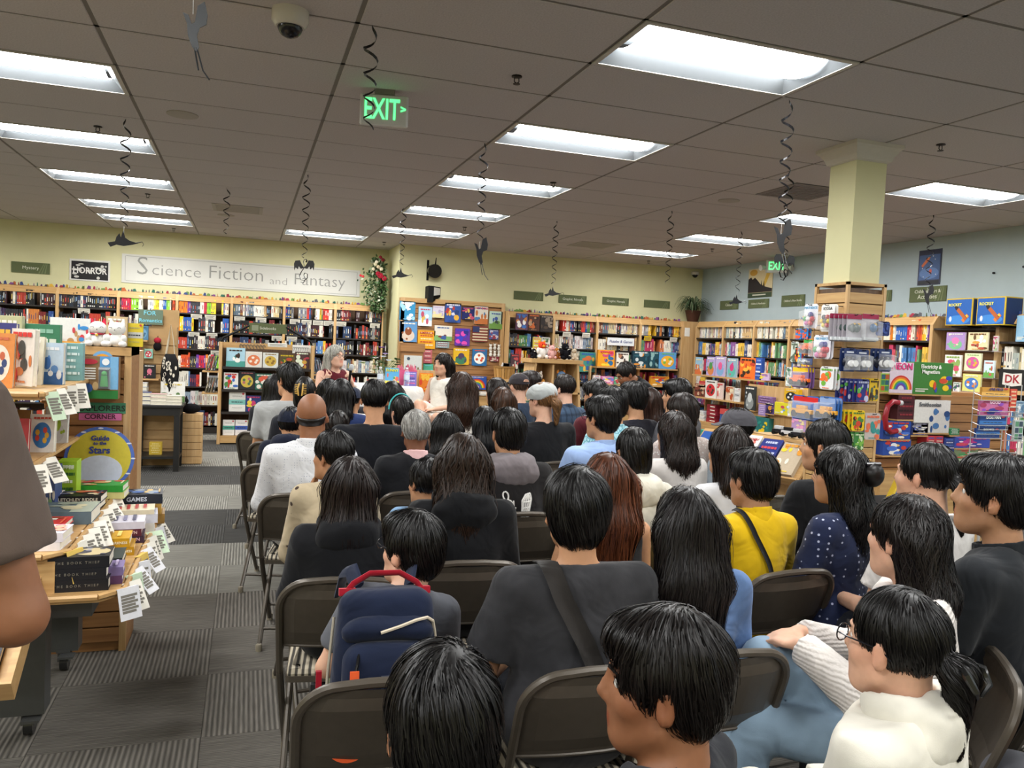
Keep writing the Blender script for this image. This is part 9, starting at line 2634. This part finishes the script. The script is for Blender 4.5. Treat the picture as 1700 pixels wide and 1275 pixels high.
def ceiling_things():
 rng = random.Random(17)
 ST = [(0.53, 3.92, 2.60, 0, 'in front of the exit sign'), (-0.87, 6.39, 2.33, 1, 'below the lights by the wall side'), (-0.24, 8.88, 2.62, 0, 'beside the ceiling speaker'), (0.49, 7.71, 2.32, 2, 'in front of the banner'), (1.65, 9.02, 2.45, 1, 'above the stage table'), (1.65, 5.79, 2.37, 3, 'crossing the middle ceiling lights'),
          (3.47, 8.88, 2.35, 1, 'in front of the graphic novels sign'), (4.25, 7.53, 2.33, 0, 'in front of the comics bookcases'), (2.96, 3.94, 2.38, 3, 'at the corner of the nearest light'), (4.13, 5.43, 2.45, 2, 'hanging by the far exit sign'), (5.62, 8.25, 2.36, 1, 'near the potted plant'), (6.53, 6.29, 2.37, 3, 'in front of the rocket poster')]
 for i, (x, y, zb, kind, where) in enumerate(ST):
  r = thing('foil_streamer', 'black foil spiral streamer %s%s' % ('with a paper dragon ' if kind else '', where), 'streamer', (x, y, CEIL), rng.uniform(-.4, .4) - R(15))
  L = CEIL - zb
  n = int(L * 90); turns = L / .115
  V = []; b = MB()
  ph = rng.uniform(0, 6)
  prev = None
  for k in range(n + 1):
   t = k / n; a = ph + turns * 2 * PI * (t ** 1.15); rr = .006 + .034 * min(1, t * 6) * (1 - .45 * t)
   w = .017 * (1 - .5 * t)
   c = Vector((rr * math.cos(a), rr * math.sin(a), -L * t)); u = Vector((math.cos(a) * .35, math.sin(a) * .35, .94)) * w * .5
   cur = (tuple(c - u), tuple(c + u))
   if prev: b.add([prev[0], prev[1], cur[1], cur[0]], [(0, 1, 2, 3)])
   prev = cur
  b.build('spiral', BLACKP, r, smooth='all')
  if kind:
   b = MB(); dragon(b, kind, .95); o = b.build('paper_dragon', BLACKP, r, loc=(0, 0, -L - (.07 if kind == 2 else .11)), rot=(0, 0, rng.uniform(-.2, .2)))
   MB('#c8c8c8').cyl((0, 0, -L), (0, 0, -L - .1), .0012, n=4).build('thread', MATTE, r)
 r = thing('foil_streamer', 'large grey paper dragon hanging close below the ceiling', 'streamer', (-.2, 2.9, CEIL), R(-18))
 b = MB(); dragon(b, 3, .75); b.build('paper_dragon', mat('grey_foil', '#22262a', .5, .1), r, loc=(0, 0, -.52)); MB('#c8c8c8').cyl((0, 0, 0), (0, 0, -.45), .0015, n=4).build('thread', MATTE, r)
 # exit signs
 EG = emit('exit_green', (.02, .9, .22), 1.1)
 r = thing('exit_sign', 'lit green exit sign hanging from the ceiling behind a streamer', 'exit sign', (.75, 4.87, CEIL), R(-12))
 b = MB('#c4c4c2'); b.bevbox((-.145, -.022, -.215), (.145, .022, -.03), .012); b.build('housing', GLOSS, r); MB('#77726a').box((-.06, -.03, -.03), (.06, .03, 0)).build('canopy', GLOSS, r)
 lettering('EXIT', .175, EG, r, (-.014, -.0245, -.124), bold=.002, sx=.6); lettering('>', .06, EG, r, (.115, -.0245, -.115), bold=.002)
 r = thing('exit_sign', 'lit green exit sign on the blue wall above the castle poster', 'exit sign', (7.55, 10.1, CEIL - .02), R(-40))
 MB('#c8c8c4').bevbox((-.16, -.025, -.22), (.16, .025, -.02), .012).build('housing', GLOSS, r); lettering('EXIT', .17, EG, r, (0, -.0275, -.12), bold=.002, sx=.7)
 for s in (-1, 1): MB('#c8c8c4').cyl((s * .17, -.01, -.14), (s * .23, -.06, -.15), .03, .045, 12).build('lamp_head', GLOSS, r, smooth=True)
 # dome camera, sprinklers, speakers, vents
 r = thing('dome_camera', 'white ceiling dome camera with a black lens', 'camera', (.15, 3.9, CEIL))
 MB('#c8c2b8').lathe([(.085, 0), (.085, -.05), (.065, -.075)], 20).build('base', GLOSS, r, smooth=True); MB('#0e0e10').ball((0, 0, -.07), (.058, .058, .055), 16, 9).build('lens_dome', GLOSS, r, smooth='all')
 for x, y in ((-1.11, 6.74), (-1.1, 9.8), (-1.08, 12.87), (1.39, 4.27), (2.62, 6.83), (2.65, 10.05), (1.98, 12.38), (4.46, 4.27), (6.32, 6.8), (6.28, 9.89), (6.32, 11.86)):
  r = thing('sprinkler', 'small metal fire sprinkler head in the ceiling', 'sprinkler', (x, y, CEIL), 0, 'ceiling sprinkler heads')
  MB('#6a665e').lathe([(.03, 0), (.03, -.006), (.012, -.01)], 12).build('flange', BLACKM, r, smooth=True)
  b = MB('#4a4640'); b.tube([(-.012, 0, -.008), (-.014, 0, -.03), (0, 0, -.042), (.014, 0, -.03), (.012, 0, -.008)], .003, 5); b.lathe([(.02, -.042), (.02, -.045)], 12); b.build('frame', BLACKM, r)
 W = mat('vent_white', '#a39c92', .6, noise=.03)
 for x, y, lab in ((-.47, 6.06, 'nearer the camera dome'), (-.3, 10.94, 'nearer the banner'), (4.42, 6.72, 'near the dark vent'), (4.93, 10.91, 'near the corner plant')):
  r = thing('ceiling_speaker', 'round flush ceiling speaker grille ' + lab, 'speaker', (x, y, CEIL))
  MB().lathe([(.105, 0), (.105, -.006), (.095, -.008), (.0001, -.008)], 28).build('grille', W, r, smooth=True)
 for x, y, dark, lab in ((4.73, 6.03, True, 'dark square return vent in the ceiling near the column'), (4.73, 10.6, False, 'pale square air vent in the ceiling near the far wall'), (-.15, 10.3, False, 'pale square air vent in the ceiling above the gift pillar')):
  r = thing('air_vent', lab, 'vent', (x, y, CEIL))
  c = mat('vent_dark', '#757070', .6) if dark else W
  b = MB(); b.box((-.29, -.29, -.006), (.29, -.25, -.0005)); b.box((-.29, .25, -.006), (.29, .29, -.0005)); b.box((-.29, -.25, -.006), (-.25, .25, -.0005)); b.box((.25, -.25, -.006), (.29, .25, -.0005)); b.build('frame', c, r)
  for k in range(9): MB().box((-.25, -.24 + .055 * k, -.005), (.25, -.205 + .055 * k, -.001)).build('louvre', c, r)
wall_signs()
foliage_things()
ceiling_things()
def end_spines():
 o = SPINES.build('shelved_books', PRINT)
 tag(o, 'hundreds of book spines packed along the far and children\'s wall bookcases', 'books', kind='stuff')
end_spines()
